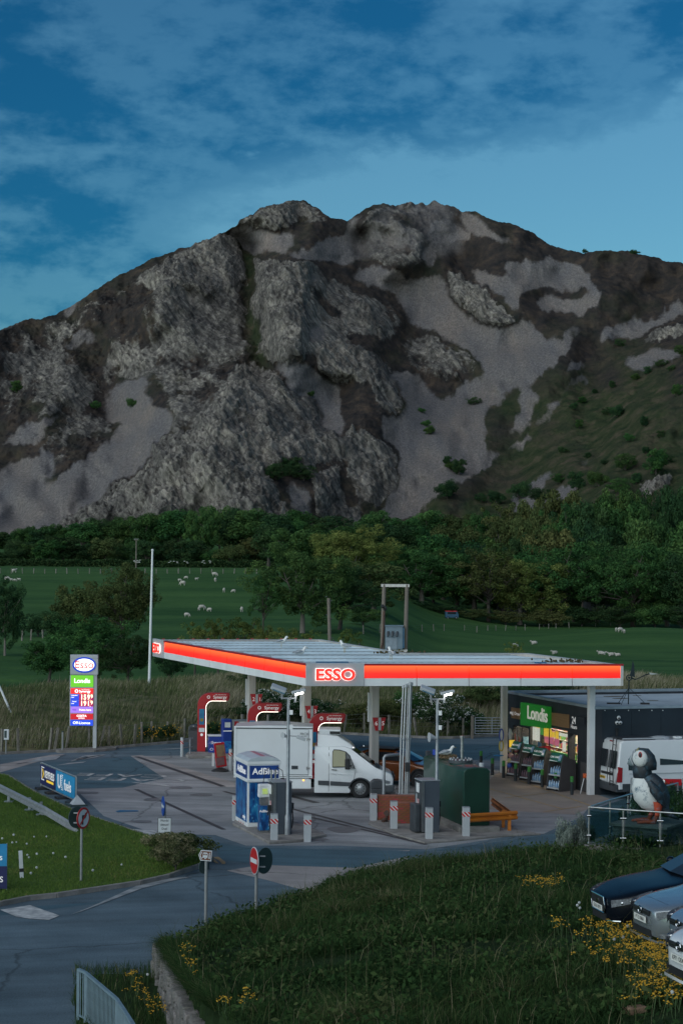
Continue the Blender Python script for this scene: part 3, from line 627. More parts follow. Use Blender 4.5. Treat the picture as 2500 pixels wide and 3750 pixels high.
def grow():
    r = np.random.default_rng(5)
    # bank (density clumped)
    def keep(x, y):
        d1 = np.interp(x, _ex, _ey)-y; d2 = x-np.interp(y, _wy, _wx); u = x/y*F+CX
        return (d1 > -2.0) & (d2 > .0) & (u > -150) & (u < 2650)
    x, y = scatter(330000, -8, 13, 25, 59, keep, 3)
    c = fbm(np.stack([x*.8, y*.8, 0*x], -1), 4, 19); c2 = fbm(np.stack([x*.22, y*.22, 0*x+3], -1), 3, 23)
    k = r.random(len(x)) < np.clip(.62+.9*c, .12, 1); x, y, c, c2 = x[k], y[k], c[k], c2[k]
    L = np.clip(.24+.42*c+.22*c2+r.normal(0, .08, len(x)), .06, .8); tone = .42+.42*c2+.35*c+r.normal(0, .13, len(x))
    z = bank_z(x, y); o = blades('bank_grass', np.stack([x, y, z-.02], -1), L, .013, tone, GM1, .95, 6); tag(o, 'long tangled grass covering the bank', kind='stuff')
    # broad-leaved weeds through the grass, hanging over the wall head
    n = 42000; k = r.integers(0, len(x), n); xx, yy = x[k]+r.normal(0, .12, n), y[k]+r.normal(0, .12, n); hg = fbm(np.stack([xx*.5, yy*.5, 0*xx+7], -1), 3, 53); sel = hg > -.12; xx, yy, hg = xx[sel], yy[sel], hg[sel]; n = len(xx)
    pz = bank_z(xx, yy)+np.abs(r.normal(.12, .10, n))+.12*np.clip(hg, 0, 1); q = np.stack([xx, yy, pz], -1); nr = r.normal(0, .6, (n, 3))+np.array([0, -.2, .8]); nr /= np.linalg.norm(nr, axis=1)[:, None]; a = np.cross(nr, r.normal(0, 1, (n, 3))); a /= np.linalg.norm(a, axis=1)[:, None]; b = np.cross(nr, a); l_ = r.uniform(.03, .085, n)[:, None]
    V = np.stack([q-a*l_, q+b*l_*.5, q+a*l_, q-b*l_*.5], 1).reshape(-1, 3); me = bpy.data.meshes.new('bank_weeds'); fast_mesh(me, V, np.arange(len(V)).reshape(-1, 4)); at = me.attributes.new('tone', 'FLOAT', 'POINT'); at.data.foreach_set('value', np.repeat(np.clip(.45+.5*hg+r.normal(0, .14, n), 0, .8), 4).astype(np.float32)); tag(link_mesh('bank_weeds', me, GM1), 'broad-leaved weeds mixed through the bank grass', kind='stuff')
    n = 9000; yy = r.uniform(34.6, WALL[0].y+.2, n); xx = np.interp(yy, _wy, _wx)+np.abs(r.normal(0, .22, n))-.06; o = blades('wall_head_grass', np.stack([xx, yy, bank_z(xx+.15, yy)-.02], -1), r.uniform(.15, .5, n), .012, r.normal(.5, .2, n), GM1, 1.1, 8, leandir=2.6); tag(o, 'grass spilling over the top of the stone wall', kind='stuff')
    # tall seeded straws
    k = r.random(len(x)) < .016; m = k.sum(); o = blades('seed_straws', np.stack([x[k], y[k], z[k]], -1), r.uniform(.5, 1.05, m), .009, r.uniform(.78, 1, m), GM1, .55, 7); tag(o, 'thin dry grass stalks standing in the bank', kind='stuff')
    # lawn
    P2 = np.array([(G(a, b).x, G(a, b).y) for a, b in LAWN])
    def inpoly(x, y):
        c = np.zeros_like(x, bool); j = len(P2)-1
        for i in range(len(P2)):
            xi, yi, xj, yj = P2[i, 0], P2[i, 1], P2[j, 0], P2[j, 1]
            c ^= ((yi > y) != (yj > y)) & (x < (xj-xi)*(y-yi)/(yj-yi+1e-9)+xi); j = i
        return c & (x/y*F+CX > -60)
    x, y = scatter(190000, -16, -2, 52, 92, inpoly, 9)
    c = fbm(np.stack([x*.9, y*.5, 0*x], -1), 4, 29); ed = np.exp(-((y-(54.5+.02*x))/2.2)**2)
    L = np.clip(.07+.04*c+.10*ed*r.random(len(x)), .03, .3); o = blades('lawn_grass', np.stack([x, y, 0*x+.10], -1), L, .016, .56+.35*c+.15*r.normal(0, 1, len(x)), grass_mat('lawn_grass', [(0, (.055, .100, .024)), (.5, (.090, .160, .034)), (.85, (.14, .20, .048)), (1, (.22, .20, .08))]), .6, 10); tag(o, 'short green lawn grass on the traffic island', kind='stuff')
    # rough bank behind the forecourt
    x, y = scatter(150000, -24, 24, 99, 150, lambda x, y: (y-bank_line(x) > .3) & (y-bank_line(x) < 36) & (np.abs(x/y) < .20), 12)
    c = fbm(np.stack([x*.25, y*.12, 0*x], -1), 4, 31); k = r.random(len(x)) < np.clip(.65+.7*c, .15, 1); x, y, c = x[k], y[k], c[k]
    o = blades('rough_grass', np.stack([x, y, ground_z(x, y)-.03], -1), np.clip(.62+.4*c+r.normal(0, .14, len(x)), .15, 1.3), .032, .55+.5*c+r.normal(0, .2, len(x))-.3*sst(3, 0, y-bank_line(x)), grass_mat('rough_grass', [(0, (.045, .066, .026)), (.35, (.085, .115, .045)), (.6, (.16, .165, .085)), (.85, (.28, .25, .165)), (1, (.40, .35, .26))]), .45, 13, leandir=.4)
    tag(o, 'tall pale wind-blown grass on the bank behind the forecourt', kind='stuff')
    # verge by the wall and railing
    def keepv(x, y):
        d2 = x-np.interp(y, _wy, _wx); return (d2 < .02) & (d2 > -2.2) & (y < 46.5)
    x, y = scatter(30000, -8, 0, 36, 47, keepv, 14); k = r.random(len(x)) < np.clip(.5+1.2*fbm(np.stack([x, y, 0*x], -1), 3, 37), .02, 1); x, y = x[k], y[k]
    o = blades('verge_grass', np.stack([x, y, bank_z(x, y)-.02], -1), r.uniform(.12, .45, len(x)), .012, r.normal(.6, .17, len(x)), GM1, .5, 15); tag(o, 'weedy grass below the stone wall by the railing', kind='stuff')
grow()
# ================================================================ FILLING STATION
M_white = mat('white_paint', (.72, .73, .74), .45, vs_=.8, var=.05)
M_wcol = mat('column_paint', (.62, .60, .57), .5, vs_=.9, col2=(.50, .48, .45), streak=(6, 6, .4))
M_lgrey = mat('light_grey_panel', (.42, .44, .46), .45, vs_=1.2, var=.06)
M_mgrey = mat('mid_grey_paint', (.24, .26, .28), .5, vs_=2, var=.10)
M_dgrey = mat('dark_grey_plastic', (.045, .052, .060), .5, vs_=3, var=.15)
M_black = mat('black_rubber', (.014, .015, .017), .6, vs_=4, var=.2)
M_steel = mat('brushed_steel', (.42, .42, .42), .32, .9, vs_=6, var=.12)
M_galv = mat('galvanised_steel', (.36, .38, .40), .5, .55, vs_=5, col2=(.24, .25, .27))
M_red = mat('red_gloss', (.46, .010, .016), .32, vs_=.8, var=.08, coat=.3)
M_dred = mat('dark_red_trim', (.33, .008, .014), .4, vs_=1, var=.08)
M_blue = mat('royal_blue_panel', (.010, .045, .30), .4, vs_=1, var=.10)
M_roofm = mat('roof_sheet_metal', (.60, .70, .75), .38, .1, vs_=.6, col2=(.44, .53, .58), streak=(1, .25, 1), spec=.4)
M_red_e = mat('red_letter_glow', (.5, .01, .01), .4, emit=(.95, .030, .020), es=.75)
M_halo = mat('halo_glow', (.8, .8, .78), .5, emit=(1.0, .97, .90), es=.9)
M_led = mat('led_strip', (.9, .9, .9), .4, emit=(1.0, .90, .78), es=1.8)
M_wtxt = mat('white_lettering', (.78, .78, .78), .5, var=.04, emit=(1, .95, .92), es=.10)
M_wtxt_e = mat('lit_white_lettering', (.8, .8, .8), .5, emit=(1, .98, .95), es=.9)
def grad_emit(name, stops, es, axis_z=(0, 1)):
    m, N, L, b = nodes_mat(name); tc = N.new('ShaderNodeTexCoord'); sp = N.new('ShaderNodeSeparateXYZ'); L.new(tc.outputs['Object'], sp.inputs[0])
    mr = N.new('ShaderNodeMapRange'); L.new(sp.outputs[2], mr.inputs[0]); mr.inputs[1].default_value, mr.inputs[2].default_value = axis_z
    rp = N.new('ShaderNodeValToRGB'); L.new(mr.outputs[0], rp.inputs[0]); e = rp.color_ramp.elements
    while len(e) < len(stops): e.new(.5)
    for k, (p, c) in enumerate(stops): e[k].position = p; e[k].color = (*c, 1)
    nz = N.new('ShaderNodeTexNoise'); nz.inputs['Scale'].default_value = .35; L.new(tc.outputs['Object'], nz.inputs['Vector'])
    m2 = N.new('ShaderNodeMapRange'); L.new(nz.outputs[0], m2.inputs[0]); m2.inputs[3].default_value = es*.84; m2.inputs[4].default_value = es*1.14
    L.new(rp.outputs[0], b.inputs['Emission Color']); L.new(m2.outputs[0], b.inputs['Emission Strength']); b.inputs['Base Color'].default_value = (.25, .006, .005, 1); b.inputs['Roughness'].default_value = .35
    return m
M_fascia = grad_emit('backlit_red_fascia', [(0, (.46, .004, .003)), (.40, (.66, .012, .004)), (.80, (1.0, .075, .014)), (1, (1.0, .11, .026))], .90, (5.12, 5.64))
# ---------------------------------------------------------------- canopy
ZS, ZW, ZR, ZT = 4.80, 5.12, 5.64, 5.72
A_, B_, C_ = G(1120, 2431, ZT), G(2282, 2432, ZT), G(561, 2340, ZT)
D_, E_, F_ = G(1172, 2343, ZT-.06), G(1482, 2393, ZT-.06), G(1932, 2394, ZT-.06)
canopy = thing('canopy', 'lit red and white fuel station canopy with sheet roof on columns', 'canopy', (A_.x, A_.y, 0))
o2 = lambda p: Vector((p.x-A_.x, p.y-A_.y, 0))
a2, b2, c2, d2, e2, f2 = [o2(p) for p in (A_, B_, C_, D_, E_, F_)]
def face_run(p, q, t0, t1, z0, z1, off, th):
    # slab on the outer side of edge p->q between fractions
    d = (q-p); n = Vector((d.y, -d.x, 0)).normalized(); s = p+d*t0; e = p+d*t1
    return MB().add([s+n*off+Vector((0, 0, z0)), e+n*off+Vector((0, 0, z0)), e+n*off+Vector((0, 0, z1)), s+n*off+Vector((0, 0, z1)), s+n*(off-th)+Vector((0, 0, z0)), e+n*(off-th)+Vector((0, 0, z0)), e+n*(off-th)+Vector((0, 0, z1)), s+n*(off-th)+Vector((0, 0, z1))],
                    [(0, 1, 2, 3), (7, 6, 5, 4), (4, 5, 1, 0), (3, 2, 6, 7), (5, 6, 2, 1), (4, 0, 3, 7)])
Lr, Ll = (b2-a2).length, (c2-a2).length; te = 2.42/Lr; tl = 2.15/Ll
def panels(p, q, t0, t1, n):
    for i in range(n):
        s, e = t0+(t1-t0)*i/n, t0+(t1-t0)*(i+1)/n; g = .0010
        k = face_run(p, q, s+g, e-g, ZW+.004, ZR-.002, -.05, .10)
        # concave lens-shaped panel: bottom edge comes forward
        n_ = Vector(((q-p).y, -(q-p).x, 0)).normalized()
        k.v = [tuple(Vector(v)+(n_*.045 if abs(v[2]-ZW-.004) < 1e-4 else Vector((0, 0, 0)))) for v in k.v]
        k.build('fascia_light_panel', M_fascia, canopy)
        face_run(p, q, s+g, e-g, ZS, ZW, .0, .14).build('white_fascia_panel', M_white, canopy, bev=.006)
    face_run(p, q, t0, t1, ZR, ZT, .02, .16).build('top_trim', M_dred, canopy)
panels(a2, b2, te, 1.0, 5); panels(c2, a2, tl, 1.0, 8)
face_run(a2, b2, 0.0, te, ZS, ZT+.02, .03, .17).build('sign_panel', M_lgrey, canopy, bev=.008)
face_run(c2, a2, 0.0, tl, ZS, ZT+.02, .03, .17).build('sign_panel', M_lgrey, canopy, bev=.008)
def on_face(p, q, t, z, off):
    d = q-p; n = Vector((d.y, -d.x, 0)).normalized(); c = p+d*t+n*off; return (c.x, c.y, z), (R(90), 0, math.atan2(d.y, d.x))
for p, q, t, sx in ((a2, b2, te*.5, 1.16), (c2, a2, tl*.46, .95)):
    l, r = on_face(p, q, t, 5.25, .062); text('ESSO', .64, M_halo, canopy, l, r, 'letter_halo', .095, .002, sx)
    l, r = on_face(p, q, t, 5.25, .105); text('ESSO', .64, M_red_e, canopy, l, r, 'sign_letters', .065, .012, sx)
for p, q in ((b2, f2), (f2, e2), (e2, d2), (d2, c2)):
    face_run(p, q, 0, 1, ZS, ZT-.06, .0, .12).build('back_fascia', M_wcol, canopy)
    face_run(p, q, 0, 1, ZT-.06, ZT-.035, .02, .16).build('edge_trim', M_lgrey, canopy)
bm_ = MB().add([v+Vector((0, 0, ZS+.03)) for v in (a2, b2, f2, e2, d2, c2)], [(0, 1, 2, 3, 4, 5)]); bm_.build('soffit', M_white, canopy)
du, dw = (b2-a2).normalized(), (c2-a2).normalized(); Lw = (f2-b2).length; wm = (d2-c2).length
def sheet(w0, w1, u0, u1, z):
    k = MB(); n = int((u1-u0)/.30); vs, fs = [], []
    for i in range(n):
        for a, h in ((0, 0), (.34, 0), (.42, .045), (.58, .045), (.66, 0)):
            u = u0+(u1-u0)*(i+a)/n; p = du*u; vs += [p+dw*w0+Vector((0, 0, z+h)), p+dw*w1+Vector((0, 0, z+h-.03))]
    for i in range(len(vs)//2-1): fs.append((2*i, 2*i+2, 2*i+3, 2*i+1))
    k.add(vs, fs); return k
w = .22; i = 0
while w < Ll-.3:
    w1 = min(w+2.95, Ll-.2); wing = w < Lw-.4
    if wing: w1 = min(w1, Lw-.2)
    sheet(w, w1+.06, .2, (Lr-.45 if wing else wm-.3), ZT-.16+.03).build('roof_sheet', M_roofm, canopy)
    p, q = du*.3+dw*(w1+.03), du*((Lr if wing else wm)-.5)+dw*(w1+.03)
    MB().bar(p+Vector((0, 0, ZT-.10)), q+Vector((0, 0, ZT-.10)), .03, .02).build('seam_strip', M_mgrey, canopy)
    w = w1+(.01 if not wing else .012)
# roof clutter: fixing blocks, brackets along the left edge
for t, wd in ((.93, .5), (.83, .6), (.62, .8), (.45, .4), (.28, .35), (.10, .3)):
    p = c2+(a2-c2)*(1-t)+du*.55; MB().box((p.x, p.y, ZT-.06), (wd, .16, .10), .3).build('roof_bracket', M_lgrey, canopy)
for t in np.linspace(.06, .94, 11):
    p = c2+(d2-c2)*t; MB().box((p.x, p.y-.02, ZT-.01), (.14, .05, .05)).build('warning_light', M_dred, canopy)
for t in (.18, .5, .82):
    p = d2+(e2-d2)*t; MB().cyl((p.x, p.y, ZT-.07), (p.x, p.y, ZT+.06), .05).build('roof_fixing', M_dgrey, canopy)
for x, y, wdt in ((1195, 2428, .9), (1245, 2428, .7), (1980, 2430, .5)):
    p = G(x, y-4, ZT-.05); MB().box((p.x-A_.x, p.y-A_.y+.25, ZT-.08), (wdt, .18, .05), .1).build('roof_bracket', M_paint_b, canopy)
# columns
COLS = [(920, 94.0), (1122, 88.0), (1370, 85.0), (1845, 90.2), (2164, 82.0)]
for k, (x, D) in enumerate(COLS):
    X = (x-CX)/F*D*1.0+.0*D; s = .34 if k < 3 else .26
    p = W(x, 2600, D); P('column', M_wcol if k != 4 else M_white, canopy, lambda b: b.box((p.x-A_.x, p.y-A_.y, (ZS+.02)/2), (s, s, ZS+.02), .33), bev=.012)
    if k < 3:
        P('downpipe', M_white, canopy, lambda b: b.box((p.x-A_.x-.22, p.y-A_.y-.05, 3.45), (.14, .12, 1.3), .33), bev=.01)
# pump number signs hang on the columns
for k, (n1, n2, zz) in enumerate((('2', '1', 3.10), ('4', '3', 3.0), ('6', '5', 2.74))):
    x, D = COLS[k]; p = W(x+18, 2600, D-.35)
    t = thing('pump_number_sign', 'red wedge pump number sign on the %s canopy column' % (('far left', 'middle left', 'front centre')[k]), 'sign', (p.x, p.y, zz), .1, 'pump number signs')
    P('sign_body', M_red, t, lambda b: b.prism([(-.30, .28), (.30, .28), (.17, -.30), (-.17, -.30)], -.06, .06, 'y'), bev=.01)
    P('strip', M_lgrey, t, lambda b: b.box((.02, -.066, 0), (.12, .012, .56)))
    text(n1, .26, M_wtxt, t, (-.13, -.068, .02), name='numeral'); text(n2, .26, M_wtxt, t, (.17, -.068, .02), name='numeral')
# gulls on the roof
M_gw = mat('gull_white', (.72, .72, .70), .8, var=.05); M_gg = mat('gull_grey', (.30, .33, .36), .8, var=.08); M_gb = mat('gull_bill', (.55, .36, .05), .6)
def gull(loc, rz, label, s=1.0, sit=False):
    t = thing('gull', label, 'bird', loc, rz, 'gulls on the filling station', scale=s); h = .0 if sit else .13
    b = MB(); b.tube([(-.24, 0, h+.10), (-.14, 0, h+.12), (0, 0, h+.14), (.12, 0, h+.17), (.17, 0, h+.24), (.20, 0, h+.31), (.24, 0, h+.33), (.29, 0, h+.315)], [.015, .055, .095, .085, .055, .05, .055, .02], 10); b.build('body', M_gw, t, smooth=True)
    for s_ in (-1, 1): P('wing', M_gg, t, lambda b: b.tube([(.08, s_*.075, h+.18), (-.05, s_*.10, h+.18), (-.2, s_*.07, h+.14), (-.34, s_*.02, h+.11)], [.03, .055, .035, .008], 8), smooth=True)
    P('bill', M_gb, t, lambda b: b.cyl((.285, 0, h+.315), (.35, 0, h+.30), .014, .006, 6))
    if not sit:
        for s_ in (-1, 1): P('leg', M_gb, t, lambda b: b.cyl((.0, s_*.035, 0), (.0, s_*.035, h+.06), .008, n=6))
for x, y, rz, lab in ((1030, 2372, 0, 'white gull standing on canopy roof, leftmost of the roof gulls'), (1262, 2390, 2.4, 'white gull with raised head on the canopy roof above the corner sign'), (1432, 2418, 1.9, 'grey-backed gull standing near the front edge of the canopy roof'), (1098, 2402, .4, 'dim grey gull crouching mid roof behind the corner sign')):
    gull(G(x, y, ZT-.11), rz, lab, 1.15, 'crouching' in lab)
# moss clumps in the gutter
M_moss = mat('moss', (.07, .075, .03), .95, vs_=20, col2=(.09, .05, .02))
for (x, y, s, lab) in ((1446, 2393, .55, 'mossy weed clump in the inner roof gutter'), (2062, 2424, .6, 'mossy weed clump with a yellow flower at the right roof edge')):
    p = G(x, y, ZT-.09); b = MB(); r = random.Random(x)
    for k in range(60): b.ball((r.gauss(0, s), r.gauss(0, .13), abs(r.gauss(0, .05))), (.06*r.uniform(.5, 1.2), .05, .05), 5, 4)
    tag(b.build('weed_clump', M_moss, loc=p), lab, 'weeds')
# ---------------------------------------------------------------- price totem
tb = G(345, 2741, .1); totem = thing('price_totem', 'tall grey fuel price sign with lit brand panels beside the road', 'sign', tb, .02)
sc = (W(346, 2741, tb.y)-W(246, 2741, tb.y)).length/100   # metres per pixel
def tx(x): return (x-345)*sc
def tz(y): return (2741-y)*sc
M_pan = {}
def lit(name, c, es=.8):
    return mat('lit_'+name, c, .4, var=.03, emit=c, es=es)
P('post', M_lgrey, totem, lambda b: b.b2(tx(340), tx(353.5), -.10, .10, -.05, tz(2471)), bev=.01)
P('cabinet', M_lgrey, totem, lambda b: (b.b2(tx(255), tx(341), -.14, .10, tz(2658), tz(2473))), bev=.01)
P('head', M_lgrey, totem, lambda b: b.b2(tx(256), tx(357), -.17, .13, tz(2471), tz(2398)), bev=.012)
P('head_cap', M_mgrey, totem, lambda b: b.b2(tx(255.5), tx(357.5), -.175, .135, tz(2411), tz(2410)))
ox, oz = tx(307.5), tz(2435)
def ell(b, rx, rz, y0, y1, n=40): b.prism([(ox+rx*math.cos(2*math.pi*i/n), oz+rz*math.sin(2*math.pi*i/n)) for i in range(n)], y0, y1, 'y')
P('oval_ring', lit('blue_ring', (.004, .035, .36), .5), totem, lambda b: ell(b, 43*sc, 29*sc, -.20, -.17))
P('oval_face', mat('lit_oval_white', (.8, .8, .8), .4, emit=(1, 1, .98), es=.85), totem, lambda b: ell(b, 36.5*sc, 22.5*sc, -.206, -.2))
text('Esso', 29*sc*1.35, lit('oval_red', (.55, .01, .012), .35), totem, (ox, -.208, oz), name='oval_lettering', bold=.015, depth=.002, sx=.98)
def panel(y0, y1, m, x0=258.5, x1=341): return P('sign_panel', m, totem, lambda b: b.b2(tx(x0), tx(x1), -.155, -.14, tz(y1), tz(y0)))
def ptext(s, px, py, h, m=None, sx=1, bold=.01): return text(s, h*sc, m or M_wtxt_e, totem, (tx(px), -.158, tz(py)), name='panel_lettering', depth=.001, sx=sx, bold=bold)
panel(2473.5, 2516, lit('green', (.085, .33, .012), .75)); ptext('Londis', 300, 2494, 23, sx=.98, bold=.016)
panel(2521, 2541, lit('red', (.60, .012, .012), .75)); ptext('Synergy', 310, 2532, 13.5, bold=.008); ptext('FUEL TECHNOLOGY', 313, 2525.5, 3.2)
P('roundel', M_wtxt_e, totem, lambda b: [b.disc((tx(280)+5*sc*math.cos(a), -.158, tz(2531)+5*sc*math.sin(a)), 1.6*sc, 'y', 8, .002) for a in np.linspace(0, 6.28, 11)[:-1]])
panel(2543, 2565, lit('blue', (.012, .045, .50), .55), 258.5, 289); panel(2566, 2587, lit('blue', (.012, .045, .50), .55), 258.5, 289)
M_pr = lit('price_back', (.32, .010, .10), .45); panel(2543, 2565, M_pr, 289.3, 341); panel(2566, 2587, M_pr, 289.3, 341)
M_dig = mat('led_digits', (.9, .6, .3), .5, emit=(1.0, .62, .30), es=2.2)
for y, a in ((2554, '159'), (2576.5, '191')):
    for k, ch in enumerate(a): ptext(ch, (299, 311, 324)[k], y, 25, M_dig, .78, .03)
    ptext('9', 335.5, y-3, 18, M_dig, .85, .03); ptext('.', 330, y+6.5, 14, M_dig)
for y, a in ((2546, 'Unleaded'), (2568.5, 'Diesel')): ptext(a, 272, y+1, 6); ptext('Litre', 266, y+8, 5.5)
panel(2588, 2611, lit('lilac', (.30, .15, .62), .5)); ptext('Points here', 312, 2600, 9.5, sx=1.0); P('flag_mark', lit('violet', (.22, .08, .5), .5), totem, lambda b: b.prism([(tx(265), tz(2596)), (tx(280), tz(2596)), (tx(279), tz(2604)), (tx(266), tz(2602))], -.158, -.155, 'y'))
panel(2614, 2635, lit('crimson', (.38, .004, .010), .6)); ptext('COSTA', 299, 2622, 10.5, sx=1.05, bold=.03); ptext('EXPRESS', 299, 2630.5, 6.2)
panel(2636.5, 2657.5, lit('blue2', (.012, .055, .55), .5)); ptext('Off-Licence', 299, 2647.5, 13.5, bold=.008)
# ---------------------------------------------------------------- pump islands and arches
def arch(px, py, D, label, w=1.62, full=True):
    p = W(px, py, D); t = thing('pump_arch', label, 'pump arch', (p.x, p.y, 0.0), .06, 'red pump arches')
    H, lw, th, ro, ri = 3.12, .42, .40, .62, .34
    prof = [(0, .12)]; prof += [(0, H-ro)]+[(ro-ro*math.cos(a), H-ro+ro*math.sin(a)) for a in np.linspace(.15, math.pi/2, 8)]
    prof += [(w, H), (w-.07, H-th)]
    prof += [(lw+ri-ri*math.sin(a), H-th-ri+ri*math.cos(a)) for a in np.linspace(0, math.pi/2, 8)]+[(lw, .12)]
    P('arch_body', M_red, t, lambda b: b.prism(prof, -.26, .26, 'y'), bev=.012)
    ins = [(w-.16, H-th-.012)]+[(lw+ri-(ri)*math.sin(a)+.0, H-th-ri+ri*math.cos(a)-.012) for a in np.linspace(0, math.pi/2, 9)]+[(lw+.018, .35)]
    P('light_strip', M_led, t, lambda b: b.tube([(x+.006, -.20, z) for x, z in ins], .013, 6))
    text('Synergy', .22, M_wtxt, t, (1.14, -.266, H-.22), name='lettering', bold=.012); text('FUEL TECHNOLOGY', .062, M_wtxt, t, (1.18, -.266, H-.09), name='lettering')
    P('roundel', M_wtxt, t, lambda b: [b.disc((.56+.065*math.cos(a), -.266, H-.21+.065*math.sin(a)), .02, 'y', 8, .004) for a in np.linspace(0, 6.28, 11)[:-1]])
    P('end_cap', M_dred, t, lambda b: b.box((w-.012, 0, H-.20), (.05, .44, .30), M=Matrix.Rotation(.17, 3, 'Y')))
    P('poster', mat('poster_blue', (.012, .11, .26), .4, vs_=6, col2=(.02, .20, .36)), t, lambda b: b.b2(.09, .36, -.272, -.262, 1.50, 2.30))
    P('poster_emblem', mat('poster_gold', (.28, .20, .03), .5), t, lambda b: b.disc((.22, -.275, 1.74), .09, 'y', 14, .004))
    P('notice', M_white, t, lambda b: b.b2(.08, .37, -.272, -.262, 1.12, 1.33)); P('logo_plate', M_wtxt, t, lambda b: b.disc((.22, -.268, .98), .07, 'y', 14, .006))
    return t
arch(722, 2760, 98, 'red pump arch with blue poster, farthest left on the forecourt')
arch(905, 2760, 91.3, 'red pump arch rising behind the truck box, middle of three')
arch(1128, 2800, 85.5, 'red pump arch partly hidden behind the truck cab fairing')
def slab(name, lab, pts, h=.12, m=None):
    ps = [G(*q) for q in pts]; c = sum(ps, Vector())/len(ps)
    b = MB().prism([(p.x-c.x, p.y-c.y) for p in ps], .004, h); o = b.build(name, m or M_kerb, loc=c, bev=.02); return tag(o, lab, kind='structure')
slab('pump_island', 'raised concrete pump island under the far arch', [(679,2772),(690,2762),(860,2762),(1000,2774),(990,2786),(748,2778),(690,2780)])
# blue pump and service box
p = W(828, 2762, 97.2); t = thing('fuel_pump', 'blue fuel pump with hanging nozzles beside the far red arch', 'fuel pump', (p.x, p.y, .12), .25)
P('cabinet', M_blue, t, lambda b: b.b2(-.22, .22, -.3, .3, .0, 1.72), bev=.02); P('pump_head', M_mgrey, t, lambda b: b.b2(.24, 1.25, -.3, .3, 1.15, 1.68), bev=.015); P('lower_body', M_dgrey, t, lambda b: b.b2(.24, 1.25, -.28, .28, 0, 1.14), bev=.015)
P('display', mat('pump_display', (.35, .37, .38), .3, emit=(.6, .65, .6), es=.15), t, lambda b: b.b2(.62, .95, -.315, -.30, 1.22, 1.6)); P('red_panel', M_red, t, lambda b: b.b2(.36, .56, -.318, -.30, 1.16, 1.62)); P('band', M_wtxt, t, lambda b: b.b2(-.225, .225, -.306, -.302, 1.12, 1.16)); P('notice', M_white, t, lambda b: b.b2(-.14, .15, -.308, -.302, 1.32, 1.58))
for k in range(3):
    P('hose', M_black, t, lambda b: b.tube([(.36+k*.25, -.34, 1.1), (.33+k*.25, -.40, .9), (.36+k*.25, -.42, .5), (.42+k*.25, -.40, .28), (.46+k*.25, -.33, .5), (.45+k*.25, -.31, 1.0)], .022, 6))
    P('nozzle', (M_dgrey, M_black, mat('nozzle_green', (.02, .2, .06), .5))[k], t, lambda b: (b.box((.36+k*.25, -.37, 1.0), (.06, .12, .2)), b.cyl((.36+k*.25, -.4, .92), (.36+k*.25, -.43, .72), .02)))
M_bubble = mat('blue_bubble_print', (.02, .25, .55), .4, vs_=7, col2=(.008, .045, .28))
P('bubble_print', M_bubble, t, lambda b: b.b2(-.2, .2, -.31, -.304, .05, .62))
p = W(788, 2762, 97.6); t = thing('service_box', 'low blue service box with white lid between arch and pump', 'service box', (p.x, p.y, .12), .12)
P('box_body', M_blue, t, lambda b: b.b2(-.36, .36, -.3, .3, 0, .82), bev=.015); P('lid', M_white, t, lambda b: b.b2(-.38, .38, -.32, .32, .82, .88), bev=.015); text('Synergy', .21, M_wtxt, t, (.12, -.305, .50), name='lettering', bold=.012)
P('roundel', mat('roundel_pink', (.4, .05, .22), .4, col2=(.05, .3, .5), vs_=15), t, lambda b: b.disc((-.23, -.305, .5), .085, 'y', 16, .006)); P('oval_badge', M_wtxt, t, lambda b: b.disc((-.2, -.305, .17), .065, 'y', 18, .006, 1.35)); P('oval_inner', M_blue, t, lambda b: b.disc((-.2, -.309, .17), .05, 'y', 18, .004, 1.35))
# litter bin, hoop, sandwich board
p = W(709, 2762, 98.6); t = thing('litter_bin', 'dark grey litter bin left of the far red arch', 'bin', (p.x, p.y, .12))
P('bin_body', M_dgrey, t, lambda b: b.prism([(-.24, 0), (.24, 0), (.27, 1.0), (-.27, 1.0)], -.25, .25, 'y'), bev=.03); P('bin_hood', M_dgrey, t, lambda b: b.prism([(-.28, 1.0), (.28, 1.0), (.26, 1.2), (.12, 1.3), (-.12, 1.3), (-.26, 1.2)], -.26, .26, 'y'), bev=.03); P('bin_slot', M_black, t, lambda b: b.b2(-.17, .17, -.275, -.25, 1.05, 1.18)); P('badge', M_lgrey, t, lambda b: b.box((0, -.28, 1.245), (.05, .02, .05)))
M_stripe = {}
def stripe_mat():
    m, N, L, b = nodes_mat('red_white_hazard'); tc = N.new('ShaderNodeTexCoord'); mp = N.new('ShaderNodeMapping'); mp.inputs['Rotation'].default_value = (0, R(45), 0); L.new(tc.outputs['Object'], mp.inputs[0])
    wv = N.new('ShaderNodeTexWave'); wv.bands_direction = 'X'; wv.inputs['Scale'].default_value = 3.1; L.new(mp.outputs[0], wv.inputs[0])
    rp = N.new('ShaderNodeValToRGB'); rp.color_ramp.interpolation = 'CONSTANT'; rp.color_ramp.elements[0].color = (.5, .012, .015, 1); rp.color_ramp.elements[1].position = .62; rp.color_ramp.elements[1].color = (.62, .6, .58, 1)
    L.new(wv.outputs[0], rp.inputs[0]); L.new(rp.outputs[0], b.inputs['Base Color']); b.inputs['Roughness'].default_value = .4; return m
M_haz = stripe_mat()
